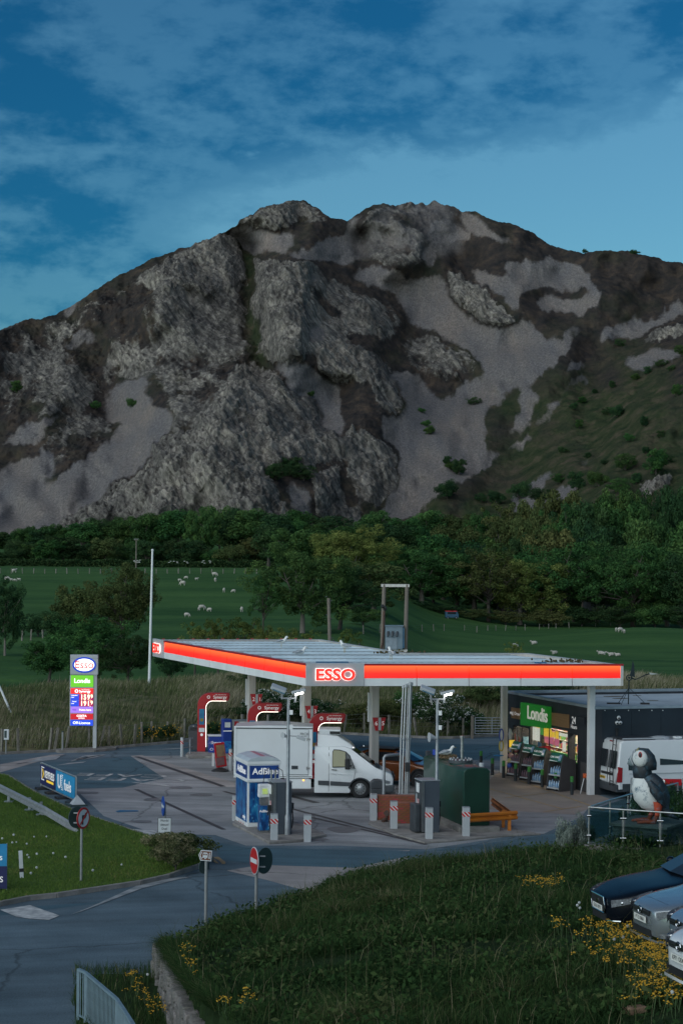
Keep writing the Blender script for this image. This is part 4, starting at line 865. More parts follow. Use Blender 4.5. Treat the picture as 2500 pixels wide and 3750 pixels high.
def post(px, py, h, label, w=.20, square=True, z0=0, group='striped guard posts', band=None, rz=.12):
    p = G(px, py, z0); t = thing('guard_post', label, 'bollard', p, rz, group); b0 = h-.32 if band is None else band
    if square:
        P('shaft', M_lgrey, t, lambda b: b.box((0, 0, h/2-.02), (w, w, h+.04)), bev=.012); P('hazard_band', M_haz, t, lambda b: b.box((0, 0, b0+.08), (w+.012, w+.012, .17)))
        P('cap', M_galv, t, lambda b: b.box((0, 0, h+.012), (w+.01, w+.01, .02)), bev=.006)
    else:
        P('shaft', M_lgrey, t, lambda b: b.cyl((0, 0, -.02), (0, 0, h), w/2, n=18), bev=.01, smooth=True); P('hazard_band', M_haz, t, lambda b: b.cyl((0, 0, b0), (0, 0, b0+.17), w/2+.006, n=18), smooth=True)
        P('cap', M_galv, t, lambda b: b.lathe([(w/2+.004, h), (w/2*.8, h+.02), (.01, h+.03)], n=18), smooth=True)
    return t
hp = post(666, 2772, .96, 'round grey guard post joined by a rail to the litter bin', .16, False)
P('rail', M_galv, hp, lambda b: (b.cyl((.0, .02, .88), (.55, .5, .88), .035), b.cyl((0, .02, .45), (.55, .5, .45), .025), b.cyl((.42, .4, 0), (.42, .4, .92), .045)))
post(844, 2824, 1.02, 'round grey guard post with striped band beside the truck box rear', .18, False)
p = G(806, 2826); t = thing('pavement_sign', 'tilted red framed pavement sign on a black base left of the truck', 'sign', p, .35)
P('base', M_black, t, lambda b: b.lathe([(.42, 0), (.40, .06), (.22, .14), (.1, .18)], n=20), smooth=True)
Mx = Matrix.Rotation(R(-7), 3, 'Y')
P('frame', M_red, t, lambda b: b.box((.0, 0, .78), (.52, .07, 1.15), M=Mx), bev=.03); P('poster', mat('pavement_poster', (.30, .21, .09), .5, vs_=5, col2=(.16, .07, .07)), t, lambda b: b.box((.0, -.04, .98), (.40, .012, .55), M=Mx)); P('lower_poster', mat('pavement_poster2', (.20, .10, .10), .5, vs_=6, col2=(.12, .06, .07)), t, lambda b: b.box((-.0, -.04, .48), (.40, .012, .38), M=Mx)); P('stay', M_white, t, lambda b: b.box((-.33, .05, .55), (.1, .03, .6)))
# ---------------------------------------------------------------- canopy downlights (part of the canopy)
M_down = mat('downlight', (.9, .9, .9), .4, emit=(1.0, .86, .70), es=5.0)
for u, w_ in ((2.2, 3), (7, 3), (11.5, 3), (2.2, 8.5), (7, 8.5), (11.5, 8.5), (2.2, 14), (6.5, 14), (2.2, 19.5), (6.5, 19.5)):
    p = du*u+dw*w_; P('downlight', M_down, canopy, lambda b: b.box((p.x, p.y, ZS+.018), (.42, .42, .02), .3))
ROT = .27
# ---------------------------------------------------------------- AdBlue kiosk
def blue_print():
    m, N, L, b = nodes_mat('blue_droplet_print'); tc = N.new('ShaderNodeTexCoord'); O = tc.outputs['Object']
    mp = N.new('ShaderNodeMapping'); L.new(O, mp.inputs[0]); mp.inputs['Scale'].default_value = (1.3, 1.3, .7); mp.inputs['Rotation'].default_value = (.2, .5, 0)
    n1 = N.new('ShaderNodeTexNoise'); n1.inputs['Scale'].default_value = 2.4; n1.inputs['Detail'].default_value = 5; n1.inputs['Distortion'].default_value = 1.2; L.new(mp.outputs[0], n1.inputs['Vector'])
    r1 = N.new('ShaderNodeValToRGB'); L.new(n1.outputs[0], r1.inputs[0]); e = r1.color_ramp.elements; e[0].position = .34; e[0].color = (.004, .018, .09, 1); e[1].position = .72; e[1].color = (.03, .26, .48, 1); x = e.new(.52); x.color = (.008, .085, .27, 1)
    v = N.new('ShaderNodeTexVoronoi'); v.inputs['Scale'].default_value = 7; L.new(mp.outputs[0], v.inputs['Vector']); r2 = N.new('ShaderNodeValToRGB'); L.new(v.outputs['Distance'], r2.inputs[0]); e = r2.color_ramp.elements; e[0].position = .08; e[0].color = (.20, .5, .66, 1); e[1].position = .30; e[1].color = (0, 0, 0, 1)
    sp = N.new('ShaderNodeSeparateXYZ'); L.new(O, sp.inputs[0]); mr = N.new('ShaderNodeMapRange'); L.new(sp.outputs[2], mr.inputs[0]); mr.inputs[1].default_value = 1.7; mr.inputs[2].default_value = .5; mr.inputs[4].default_value = .6
    mx = N.new('ShaderNodeMix'); mx.data_type = 'RGBA'; mx.blend_type = 'ADD'; L.new(mr.outputs[0], mx.inputs[0]); L.new(r1.outputs[0], mx.inputs[6]); L.new(r2.outputs[0], mx.inputs[7])
    L.new(mx.outputs[2], b.inputs['Base Color']); b.inputs['Roughness'].default_value = .35; return m
M_drop = blue_print()
M_adb = mat('adblue_band', (.012, .060, .26), .4, vs_=1.2, col2=(.006, .028, .15))
def signed_box(): pass
p = G(905, 3030, .10); t = thing('adblue_kiosk', 'white and blue fluid tank kiosk with domed top on the front island', 'kiosk', (p.x, p.y, .10), ROT)
wk, dk, hk = 1.22, 2.0, 2.30
P('kiosk_body', M_white, t, lambda b: b.b2(0, wk, 0, dk, 0, hk), bev=.015)
P('belt_rail', M_white, t, lambda b: b.b2(-.05, wk+.05, -.05, dk+.05, 1.66, 1.76), bev=.02)
P('top_rail', M_white, t, lambda b: b.b2(-.03, wk+.03, -.03, dk+.03, 2.30, 2.42), bev=.02)
P('domed_roof', mat('kiosk_roof', (.50, .54, .57), .4, vs_=1.5, col2=(.38, .42, .46)), t, lambda b: b.prism([(-.03, 2.42), (wk+.03, 2.42), (wk-.12, 2.53), (wk*.62, 2.60), (wk*.38, 2.60), (.12, 2.53)], -.03, dk+.03, 'y'), bev=.01)
P('roof_stripe', mat('pink_stripe', (.45, .16, .20), .5), t, lambda b: b.b2(wk*.42, wk*.56, .05, dk-.05, 2.601, 2.606))
P('front_print', M_drop, t, lambda b: b.b2(.07, wk-.05, -.012, 0, .16, 1.64)); P('side_print', M_drop, t, lambda b: b.b2(-.012, 0, .07, dk-.07, .16, 1.64))
P('front_band', M_adb, t, lambda b: b.b2(.07, wk-.05, -.012, 0, 1.78, 2.26)); P('side_band', M_adb, t, lambda b: b.b2(-.012, 0, .07, dk-.07, 1.78, 2.26))
text('AdBlue', .33, M_wtxt, t, (.66, -.016, 2.04), name='lettering', bold=.03, sx=1.0); text('AdBlue', .36, M_wtxt, t, (-.016, 1.0, 2.02), (R(90), 0, R(-90)), 'lettering', .03, sx=1.35)
text('mfg', .2, M_wtxt, t, (-.016, .5, .32), (R(90), 0, R(-90)), 'logo_lettering', .03, sx=1.4)
for k in range(3): P('warning_label', M_haz, t, lambda b: b.b2(-.016, -.013, .55+k*.36, .68+k*.36, .03, .12))
slab('fuel_island', 'concrete island under the fluid kiosk and front pump', [(858,3014),(852,3024),(930,3064),(985,3094),(1100,3086),(1195,3066),(1060,3010),(900,2994)], .10)
# AdBlue dispenser
p = G(966, 3048, .10); t = thing('adblue_dispenser', 'slim dispenser with white display and blue lower cabinet before the kiosk', 'dispenser', (p.x, p.y, .10), ROT)
P('lower_cabinet', M_drop, t, lambda b: b.b2(-.19, .19, -.2, .2, .08, .98), bev=.02); P('base_frame', M_steel, t, lambda b: b.b2(-.21, .21, -.22, .24, 0, .08)); P('column', M_steel, t, lambda b: b.b2(-.14, .16, -.15, .2, .98, 1.3))
P('display_head', M_white, t, lambda b: b.box((-.04, -.1, 1.52), (.42, .22, .48), M=Matrix.Rotation(.10, 3, 'X')), bev=.04); P('display', mat('lcd', (.30, .36, .08), .3, vs_=10, col2=(.12, .2, .3), emit=(.45, .6, .12), es=.25), t, lambda b: b.box((-.02, -.222, 1.5), (.2, .012, .2)))
for s in (0, .16):
    P('hose_mast', M_steel, t, lambda b: b.cyl((.26+s, .02, .9), (.26+s, .02, 2.25), .035))
    P('hose', M_black, t, lambda b: b.tube([(.26+s, .02, 2.24), (.26+s-.06*(1 if s == 0 else -1), 0, 2.34), (.26+s-.24*(1 if s == 0 else -1), -.03, 2.22), (.26+s-.32*(1 if s == 0 else -1), -.03, 1.7)], .014, 6))
text('AdBlue', .12, M_wtxt, t, (-.04, -.206, .78), name='lettering', bold=.02)
# diesel dispensers
def dispenser(px, py, label, w=.62):
    p = G(px, py, .10); t = thing('diesel_dispenser', label, 'fuel pump', (p.x, p.y, .10), ROT, 'grey diesel dispensers')
    P('cabinet', mat('slate_cabinet', (.060, .075, .095), .45, vs_=1, var=.08), t, lambda b: b.b2(-.02, w, -.25, .55, 0, 1.86), bev=.015); P('end_face', M_dgrey, t, lambda b: b.b2(-.08, -.02, -.24, .54, .05, 1.8), bev=.01); P('corner_strip', M_steel, t, lambda b: b.b2(-.06, .03, -.28, -.24, .02, 1.84)); P('top_cap', M_mgrey, t, lambda b: b.b2(-.09, w+.02, -.27, .57, 1.86, 1.90), bev=.01)
    P('display', M_white, t, lambda b: b.b2(-.095, -.08, .0, .32, 1.42, 1.76)); P('red_label', mat('label_red', (.45, .08, .10), .5, vs_=12, col2=(.6, .55, .55)), t, lambda b: b.b2(-.095, -.08, .02, .2, 1.0, 1.18)); P('notice', M_lgrey, t, lambda b: b.b2(-.095, -.08, .26, .36, .95, 1.35))
    P('oval_badge', M_wtxt, t, lambda b: b.disc((-.088, .28, .52), .12, 'x', 18, .012)); P('oval_inner', M_blue, t, lambda b: b.disc((-.096, .28, .52), .09, 'x', 18, .006)); text('Diesel', .13, M_wtxt, t, (-.098, .25, .30), (R(90), 0, R(-90)), 'lettering', .02)
    P('nozzle', M_black, t, lambda b: (b.box((-.14, .02, .92), (.12, .10, .22)), b.cyl((-.16, .02, .9), (-.2, .02, .66), .022))); P('hose', M_black, t, lambda b: b.tube([(-.15, -.1, .85), (-.19, -.16, .5), (-.16, -.14, .2), (-.1, -.05, .25), (-.085, .1, .6)], .022, 8))
    P('side_nozzle', M_black, t, lambda b: (b.box((w+.08, .1, .98), (.12, .12, .2), .3), b.cyl((w+.1, .1, .9), (w+.12, .1, .72), .025))); P('side_hose', M_black, t, lambda b: b.tube([(w+.1, .1, .8), (w+.14, .1, .5), (w+.10, .1, .2), (w+.02, .1, .06)], .022, 8)); P('nozzle_boot', M_mgrey, t, lambda b: b.box((w+.02, .1, .95), (.08, .2, .3)))
    return t
dispenser(1000, 3054, 'dark grey diesel dispenser next to the blue dispenser on the front island')
d2_ = dispenser(1541, 3046, 'dark grey diesel dispenser in front of the green tank')
P('holster_box', M_dgrey, d2_, lambda b: b.b2(-.30, -.085, -.2, .45, .0, 1.02), bev=.04)
# lamp posts
M_lamp = mat('lamp_glow', (.9, .9, .9), .3, emit=(1, .97, .9), es=14.0)
def lamp(px, py, top, label, horn):
    p = G(px, py); H = top; t = thing('lamp_post', label, 'lamp post', p, 0, 'twin floodlight posts')
    P('pole', M_galv, t, lambda b: b.tube([(0, 0, 0), (0, 0, .75), (0, 0, .85), (0, 0, H)], [.10, .10, .062, .055], 14), smooth=True); P('cross_arm', M_galv, t, lambda b: (b.cyl((-.26, 0, H-.02), (.26, 0, H-.02), .035), b.cyl((-.24, 0, H-.05), (-.24, 0, H+.22), .04), b.cyl((.24, 0, H-.15), (.24, 0, H+.16), .045)))
    hl = P('floodlight', M_lgrey, t, lambda b: b.box((-.36, -.02, H+.33), (.56, .36, .13), M=Matrix.Rotation(.35, 3, 'Y') @ Matrix.Rotation(.3, 3, 'X')), bev=.03); hr = P('floodlight', M_lgrey, t, lambda b: b.box((.36, -.02, H+.24), (.52, .36, .10), M=Matrix.Rotation(-.22, 3, 'Y')), bev=.03)
    P('lamp_glass', mat('floodlight_glass', (.10, .2, .26), .15, vs_=2), hl, lambda b: b.box((-.34, -.10, H+.265), (.46, .30, .03), M=Matrix.Rotation(.35, 3, 'Y') @ Matrix.Rotation(.3, 3, 'X'))); P('lamp_glass', M_lamp, hr, lambda b: b.box((.38, -.10, H+.18), (.28, .18, .02), M=Matrix.Rotation(-.22, 3, 'Y') @ Matrix.Rotation(.35, 3, 'X')))
    P('junction_box', M_white, t, lambda b: (b.box((.10, -.02, H-.52), (.12, .10, .16)), b.box((.10, -.02, H-1.05), (.12, .10, .16))))
    if horn: P('horn_speaker', M_lgrey, t, lambda b: b.tube([(-.05, 0, H-1.45), (-.16, -.04, H-1.40), (-.30, -.08, H-1.40)], [.05, .08, .18], 14))
    else: P('horn_speaker', M_lgrey, t, lambda b: b.tube([(-.05, .05, H-1.4), (-.14, .02, H-1.36), (-.2, -.02, H-1.36)], [.04, .07, .13], 12))
    return t
l1 = lamp(1052, 3068, 5.02, 'grey lamp post with one lit floodlight standing in front of the truck', False)
P('camera_arm', M_galv, l1, lambda b: b.cyl((.05, 0, 3.66), (.34, -.05, 3.64), .02)); P('security_camera', M_lgrey, l1, lambda b: b.box((.46, -.06, 3.58), (.34, .13, .12), M=Matrix.Rotation(.35, 3, 'Y')), bev=.02)
lamp(1597, 3056, 4.95, 'grey lamp post with one lit floodlight beside the green tank', True)
# striped guard posts
for x, y, h, lab in ((1003, 3086, 1.0, 'square guard post with striped band in front of the front-island diesel dispenser'), (1125, 3084, .95, 'square guard post with striped band standing alone right of the front lamp post'), (1366, 3011, 1.06, 'square guard post with striped band at the left end of the brick walls'),
                     (1441, 3041, 1.06, 'square guard post with striped band before the nearer brick wall'), (1570, 3079, 1.16, 'square guard post with striped band before the green-tank dispenser'), (1705, 3069, 1.10, 'square guard post with striped band at the green tank corner'), (862, 3006, .95, 'square guard post half hidden behind the blue kiosk')):
    post(x, y, h, lab, .25, True, rz=.1)
# brick enclosure
M_brick = mat('red_brick', (.30, .085, .045), .85, vs_=5, col2=(.20, .055, .032), rnd=.25, bump=.3, bs=60); M_mort = mat('mortar', (.14, .085, .07), .95, vs_=10)
_bk = MB().box((0, 0, 0), (.215, .105, .065)).mesh('brick', bev=.004, seg=1)
def brickwall(px, py, n, rows, label, rz):
    p = G(px, py); t = thing('brick_wall', label, 'wall', p, rz); L = n*.225
    P('mortar_core', M_mort, t, lambda b: b.b2(.006, L-.006, .006, .20, 0, rows*.075))
    for r in range(rows):
        o_ = 0 if r % 2 == 0 else .1125
        for k in range(n if r % 2 == 0 else n-1):
            link_mesh('brick', _bk, M_brick, t, (o_+k*.225+.1125, .052+random.uniform(-.004, .003), r*.075+.0375), (0, 0, random.uniform(-.01, .01)))
        if r % 2:
            for x in (.056, L-.056): q = link_mesh('brick', _bk, M_brick, t, (x, .052, r*.075+.0375)); q.scale = (.48, 1, 1)
    P('coping', mat('coping', (.26, .10, .07), .9, vs_=4), t, lambda b: b.b2(-.01, L+.01, -.01, .22, rows*.075, rows*.075+.05), bev=.008)
brickwall(1382, 3011, 7, 13, 'red brick wall of the vent enclosure behind the left guard post', .04); brickwall(1455, 3024, 5, 11, 'nearer low red brick wall below the vent pipes', .04)
p = G(1415, 3018); t = thing('fill_valve', 'rusty pipe coupling between the brick walls', 'pipe fitting', p)
M_rust = mat('rusty_iron', (.16, .08, .05), .8, .2, vs_=14, col2=(.05, .045, .05)); P('pipe', M_rust, t, lambda b: (b.cyl((0, .1, 0), (0, .1, .45), .06), b.cyl((0, .1, .42), (0, -.14, .42), .055))); P('flange', M_rust, t, lambda b: (b.cyl((0, -.16, .42), (0, -.12, .42), .11), b.cyl((-.05, .0, .18), (-.16, -.12, .12), .07)))
slab('vent_island', 'concrete island under brick walls, vents and tank', [(1352,3010),(1348,3022),(1440,3060),(1555,3092),(1640,3086),(1850,3066),(1980,3060),(1900,3046),(1830,3010),(1700,2960),(1560,2930),(1420,2990)], .07)
# vent pipes
p = G(1483, 2998); t = thing('vent_stack', 'cluster of tall slim steel vent pipes rising over the brick wall', 'vent pipes', p)
M_pipe = mat('pipe_white', (.55, .56, .57), .4, .3, vs_=3, col2=(.42, .43, .44), streak=(8, 8, .5)); M_redp = mat('pipe_red', (.42, .02, .02), .5)
for k, (xb, xt, r, z0) in enumerate(((-.24, -.12, .028, .75), (-.13, -.02, .03, .70), (-.02, .08, .03, .68), (.12, .20, .036, .1), (.04, .15, .03, .1))):
    y_ = (.02, -.04, .04, .1, -.02)[k]; xm = xb+(xt-xb)*.42
    P('vent_pipe', M_pipe if k != 3 else M_galv, t, lambda b: b.tube([(xb, y_, z0), (xm, y_, 3.1), (xt, y_, 5.05+.03*k)], r, 10), smooth=True); P('vent_cap', M_lgrey, t, lambda b: b.cyl((xt, y_, 5.05+.03*k), (xt, y_, 5.17+.03*k), r+.03)); P('pipe_collar', M_galv, t, lambda b: b.cyl((xm, y_, 3.05), (xm, y_, 3.12), r+.025))
    if k < 3: P('red_base', M_redp, t, lambda b: b.cyl((xb, y_, z0-.0), (xb+.01, y_, z0+.17), r+.006))
P('gauge_box', M_black, t, lambda b: b.box((.06, -.08, 2.0), (.16, .12, .36)), bev=.03); P('base_frame', M_galv, t, lambda b: (b.b2(-.35, .35, -.12, -.06, .9, .96), b.b2(-.35, .35, .06, .12, .9, .96), b.b2(-.35, -.30, -.12, .5, .9, .96)))
# waste bin and grey hoop behind the wall
p = G(1377, 2975); t = thing('litter_bin', 'dark grey litter bin in front of the truck nose', 'bin', p, .1)
P('bin_body', M_dgrey, t, lambda b: b.b2(-.23, .23, -.23, .23, 0, .95), bev=.03); P('bin_hood', M_dgrey, t, lambda b: b.prism([(-.24, .95), (.24, .95), (.24, 1.2), (.1, 1.3), (-.1, 1.3), (-.24, 1.2)], -.24, .24, 'y'), bev=.03); P('bin_slot', M_rust, t, lambda b: b.b2(-.12, .13, -.25, -.22, .62, .74))
p = G(1404, 2980); t = thing('guard_hoop', 'tall grey tubular hoop beside the vent pipes', 'barrier', p, .3); P('tube', M_galv, t, lambda b: b.tube([(0, 0, 0), (0, 0, 2.2), (.05, 0, 2.27), (.15, .0, 2.29), (.75, .3, 2.29), (.85, .35, 2.2), (.85, .35, 0)], .06, 10), smooth=True); P('foot_plate', M_galv, t, lambda b: b.box((0, 0, .01), (.25, .25, .02)))
# green tank
p = G(1695, 3027, .25); t = thing('fuel_tank', 'large dark green steel fuel tank beside the diesel dispenser', 'tank', (p.x, p.y, .25), ROT-.02)
M_green = mat('tank_green', (.006, .055, .036), .38, vs_=.9, col2=(.004, .036, .026), coat=.15); M_gfac = mat('tank_green_end', (.004, .032, .018), .45, vs_=1)
prof = [(0, 0), (1.02, 0), (1.02, 2.02), (.90, 2.12), (.51, 2.16), (.12, 2.12), (0, 2.02)]
P('tank_body', M_green, t, lambda b: b.prism([(x*1.0, z) for x, z in prof], 0, 5.1, 'y'), bev=.03, smooth=True)
P('end_plate', M_gfac, t, lambda b: b.prism([(.03+x*.94, .03+z*.97) for x, z in prof], -.02, 0, 'y'), bev=.008)
P('manhole', M_dgrey, t, lambda b: b.cyl((.5, 1.9, 2.13), (.5, 1.9, 2.24), .46, n=24));
for a in np.linspace(0, 6.28, 17)[:-1]: P('bolt', M_lgrey, t, lambda b: b.cyl((.5+.40*math.cos(a), 1.9+.40*math.sin(a), 2.23), (.5+.40*math.cos(a), 1.9+.40*math.sin(a), 2.30), .03, n=6))
P('vent_pipe', M_steel, t, lambda b: b.cyl((.55, 1.9, 2.2), (.55, 1.9, 3.05), .055)); P('vent_cap', M_steel, t, lambda b: b.cyl((.55, 1.9, 3.05), (.55, 1.9, 3.14), .08)); P('pipe_collar', M_steel, t, lambda b: b.cyl((.55, 1.9, 2.55), (.55, 1.9, 2.62), .07))
P('filler_cap', M_blue, t, lambda b: b.cyl((.35, 4.6, 2.15), (.35, 4.6, 2.36), .13)); P('filler_cap', M_lgrey, t, lambda b: b.cyl((.86, .5, 2.1), (.86, .5, 2.26), .09)); P('lifting_lug', M_dgrey, t, lambda b: b.b2(.05, .2, 4.8, 5.0, 2.1, 2.28)); P('ladder_rail', M_green, t, lambda b: b.b2(.9, .98, 4.2, 5.05, 2.05, 2.2))
tank_M = Matrix.Translation((p.x, p.y, .25)) @ Matrix.Rotation(ROT-.02, 4, 'Z')
def on_tank(x, y, z): return tank_M @ Vector((x, y, z))
b = MB(); r = random.Random(4)
for k in range(90): a = r.uniform(0, 6.28); q = r.uniform(.15, .42); b.tube([(q*math.cos(a), q*math.sin(a)*1.4, .02), (q*math.cos(a+.5), q*math.sin(a+.5)*1.4, r.uniform(.04, .12))], .018, 4)
tag(b.build('nest', mat('nest_twigs', (.16, .11, .06), .95, vs_=20), loc=on_tank(.45, 3.5, 2.15)), 'brown twig nest on top of the green tank', 'nest')
gull(on_tank(.45, 3.5, 2.2), .3, 'white gull sitting on its nest on the green tank', 1.1, True)
o = MB().b2(-.25, 1.3, -.35, 5.4, 0, .25).build('tank_plinth', M_kerb, loc=(p.x, p.y, .0), rot=(0, 0, ROT-.02), bev=.03); tag(o, 'concrete plinth under the green fuel tank', 'plinth')
# orange crash barrier
M_or = mat('barrier_orange', (.50, .16, .010), .5, vs_=1.5, col2=(.36, .10, .008))
p = G(1718, 3060); t = thing('crash_barrier', 'orange steel crash barrier wrapping the green tank corner', 'barrier', p)
wprof = [(-.03, .0), (.03, .04), (.03, .10), (-.03, .14), (-.03, .18), (.03, .22), (.03, .28), (-.03, .32), (-.05, .32), (.0, .28), (.0, .22), (-.06, .18), (-.06, .14), (.0, .10), (.0, .04), (-.05, 0)]
def wbeam(a, c, z):
    d = (c-a).normalized(); n = Vector((d.y, -d.x, 0)); k = MB(); vs = [a+n*o_+Vector((0, 0, z+h)) for o_, h in wprof]+[c+n*o_+Vector((0, 0, z+h)) for o_, h in wprof]; m = len(wprof)
    k.add(vs, [(i, (i+1) % m, m+(i+1) % m, m+i) for i in range(m)]+[tuple(range(m-1, -1, -1)), tuple(range(m, 2*m))]); return k
pa, pb, pc = Vector((0, 0, 0)), G(1893, 3048)-p, G(1800, 2985)-p
wbeam(pa, pb, .46).build('front_beam', M_or, t); wbeam(pb+Vector((-.15, .25, 0)), pc, .40).build('side_beam', M_or, t)
for q in (G(1864, 3049)-p, G(1842, 3038)-p): P('barrier_post', M_or, t, lambda b: (b.box((q.x, q.y+.02, .36), (.12, .14, .72)), b.box((q.x, q.y, .01), (.3, .28, .02))))
# ================================================================ VEHICLES
M_vw = mat('van_white', (.70, .71, .72), .28, vs_=.7, var=.03, coat=.5); M_vwd = mat('van_white_body', (.66, .68, .70), .35, vs_=.6, col2=(.60, .61, .62), coat=.2)
def glass_mat(name, tint=(.02, .025, .03), rough=.03):
    m, N, L, b = nodes_mat(name); b.inputs['Base Color'].default_value = (*tint, 1); b.inputs['Roughness'].default_value = rough; b.inputs['Specular IOR Level'].default_value = .5; return m
M_glass = glass_mat('dark_car_glass'); M_glass_sunset = glass_mat('sunset_tint_glass', (.26, .24, .13), .15)  # warm tint paints a sunset reflection into the truck's side glass
M_tyre = mat('tyre_rubber', (.018, .018, .020), .8, vs_=10); M_rim = mat('wheel_rim', (.34, .35, .36), .35, .7, var=.08)
M_chrome = mat('chrome', (.6, .62, .64), .12, 1.0, var=.02); M_hl = mat('headlamp_glass', (.42, .45, .48), .12, .4, vs_=18, col2=(.12, .13, .15), coat=1.0); M_tl = mat('tail_lamp_red', (.32, .008, .012), .25, coat=.8); M_plw = mat('plate_white', (.66, .66, .62), .45, var=.03); M_ply = mat('plate_yellow', (.55, .34, .03), .45, var=.03); M_plt = mat('plate_black', (.012, .012, .014), .5)
def wheel(parent, x, y, r, w, side, spokes=0):
    # axis along local y; side = outward sign
    b = MB().add([], []); pr = [(r*.62, -w/2), (r*.93, -w/2), (r, -w/2+.03), (r, w/2-.03), (r*.93, w/2), (r*.62, w/2)]
    k = MB().lathe(pr, n=28, cap=False); b.add([(vx, vz*side, vy) for vx, vy, vz in k.v], k.f); o = b.build('wheel', M_tyre, parent, (x, y, r), smooth=True, ang=50)
    k = MB().lathe([(r*.64, -w*.30), (r*.64, w*.42), (r*.58, w*.44), (r*.54, w*.2), (r*.30, w*.26), (r*.18, w*.36), (.01, w*.36)], n=24); d = MB().add([(vx, vz*side, vy) for vx, vy, vz in k.v], k.f); d.build('rim', M_rim, o, smooth=True, ang=35)
    if spokes:
        for i in range(spokes): a = 2*math.pi*i/spokes; P('spoke', M_chrome, o, lambda q: q.bar((r*.12*math.cos(a), side*w*.40, r*.12*math.sin(a)), (r*.6*math.cos(a), side*w*.43, r*.6*math.sin(a)), .05, .03))
    else:
        for i in range(10): a = 2*math.pi*i/10; P('vent_hole', M_black, o, lambda q: q.disc((r*.45*math.cos(a), side*w*.30, r*.45*math.sin(a)), r*.055, 'y', 8, .06))
    return o
# ---------------------------------------------------------------- refrigerated box truck (side faces the viewer; front to +x)
p = W(1318, 2925, 80.0); TX, TY = p.x, 80.0
truck = thing('box_truck', 'white refrigerated box truck refuelling under the canopy', 'truck', (TX, TY, 0))
s_ = 80/F
def X(px): return (px-1318)*s_
def Z(py): return (2925-py)*s_
P('cargo_box', M_vwd, truck, lambda b: b.b2(X(857), X(1141), -.02, 2.12, Z(2840), Z(2668)), bev=.015)
P('roof_rail', M_dgrey, truck, lambda b: (b.b2(X(855), X(1143), -.04, .0, Z(2672), Z(2667.5)), b.b2(X(855), X(858), -.035, 2.12, Z(2672), Z(2667)))); P('top_rail', M_white, truck, lambda b: b.b2(X(855), X(1143), -.045, .02, Z(2668), Z(2663)), bev=.006)
P('box_roof', M_lgrey, truck, lambda b: b.prism([(X(856), Z(2667)), (X(950), Z(2659)), (X(1040), Z(2659)), (X(1142), Z(2667))], .02, 2.1, 'y'))
P('lower_rail', M_white, truck, lambda b: (b.b2(X(855), X(1143), -.05, .06, Z(2851), Z(2841)), b.b2(X(855), X(862), -.05, .02, Z(2845), Z(2668))), bev=.006); P('rail_groove', M_dgrey, truck, lambda b: b.b2(X(870), X(1140), -.056, -.05, Z(2847), Z(2845)))
P('front_post', M_white, truck, lambda b: b.b2(X(1129), X(1142), -.03, .3, Z(2841), Z(2668)), bev=.01)
dr = P('side_door', M_vwd, truck, lambda b: b.b2(X(1060), X(1127), -.035, -.02, Z(2838), Z(2678)), bev=.004)
P('door_seal', M_dgrey, dr, lambda b: (b.b2(X(1057.5), X(1059.5), -.03, -.018, Z(2840), Z(2676)), b.b2(X(1127.5), X(1129), -.03, -.018, Z(2840), Z(2676)), b.b2(X(1058), X(1129), -.03, -.018, Z(2841), Z(2839))))
for y in (2709, 2815): P('hinge', M_steel, dr, lambda b: (b.b2(X(1121), X(1133), -.05, -.03, Z(y+3), Z(y-3)), b.b2(X(1121), X(1124), -.06, -.03, Z(y+6), Z(y-6))))
lk_ = P('latch', M_dgrey, dr, lambda b: b.b2(X(1066), X(1090), -.045, -.035, Z(2819), Z(2806))); P('latch_handle', M_chrome, lk_, lambda b: b.b2(X(1070), X(1083), -.055, -.045, Z(2814), Z(2810)))
text('FRCX', .14, M_plt, truck, (X(1112), -.04, Z(2690)), name='lettering', bold=.01, depth=.002); text('04-2027', .07, M_plt, truck, (X(1112), -.04, Z(2698)), name='lettering', depth=.002)
P('side_skirt', M_white, truck, lambda b: b.b2(X(1020), X(1138), -.03, .08, Z(2890), Z(2856)), bev=.01); P('under_box', M_lgrey, truck, lambda b: b.b2(X(1040), X(1130), .02, .3, Z(2860), Z(2850))); P('side_marker', mat('marker_amber', (.8, .3, .02), .3, emit=(1, .4, .05), es=2.0), truck, lambda b: b.b2(X(1108), X(1113), -.05, -.03, Z(2861), Z(2857))); P('chassis', M_black, truck, lambda b: (b.b2(X(870), X(1380), .35, .5, .42, .62), b.b2(X(870), X(1380), 1.6, 1.75, .42, .62), b.b2(X(900), X(1040), .2, 1.9, .55, .8)))
for k in range(6): P('rear_hinge', M_dgrey, truck, lambda b: b.b2(X(852), X(855), -.02, .06, Z(2850)+k*.26+.1, Z(2850)+k*.26+.2))
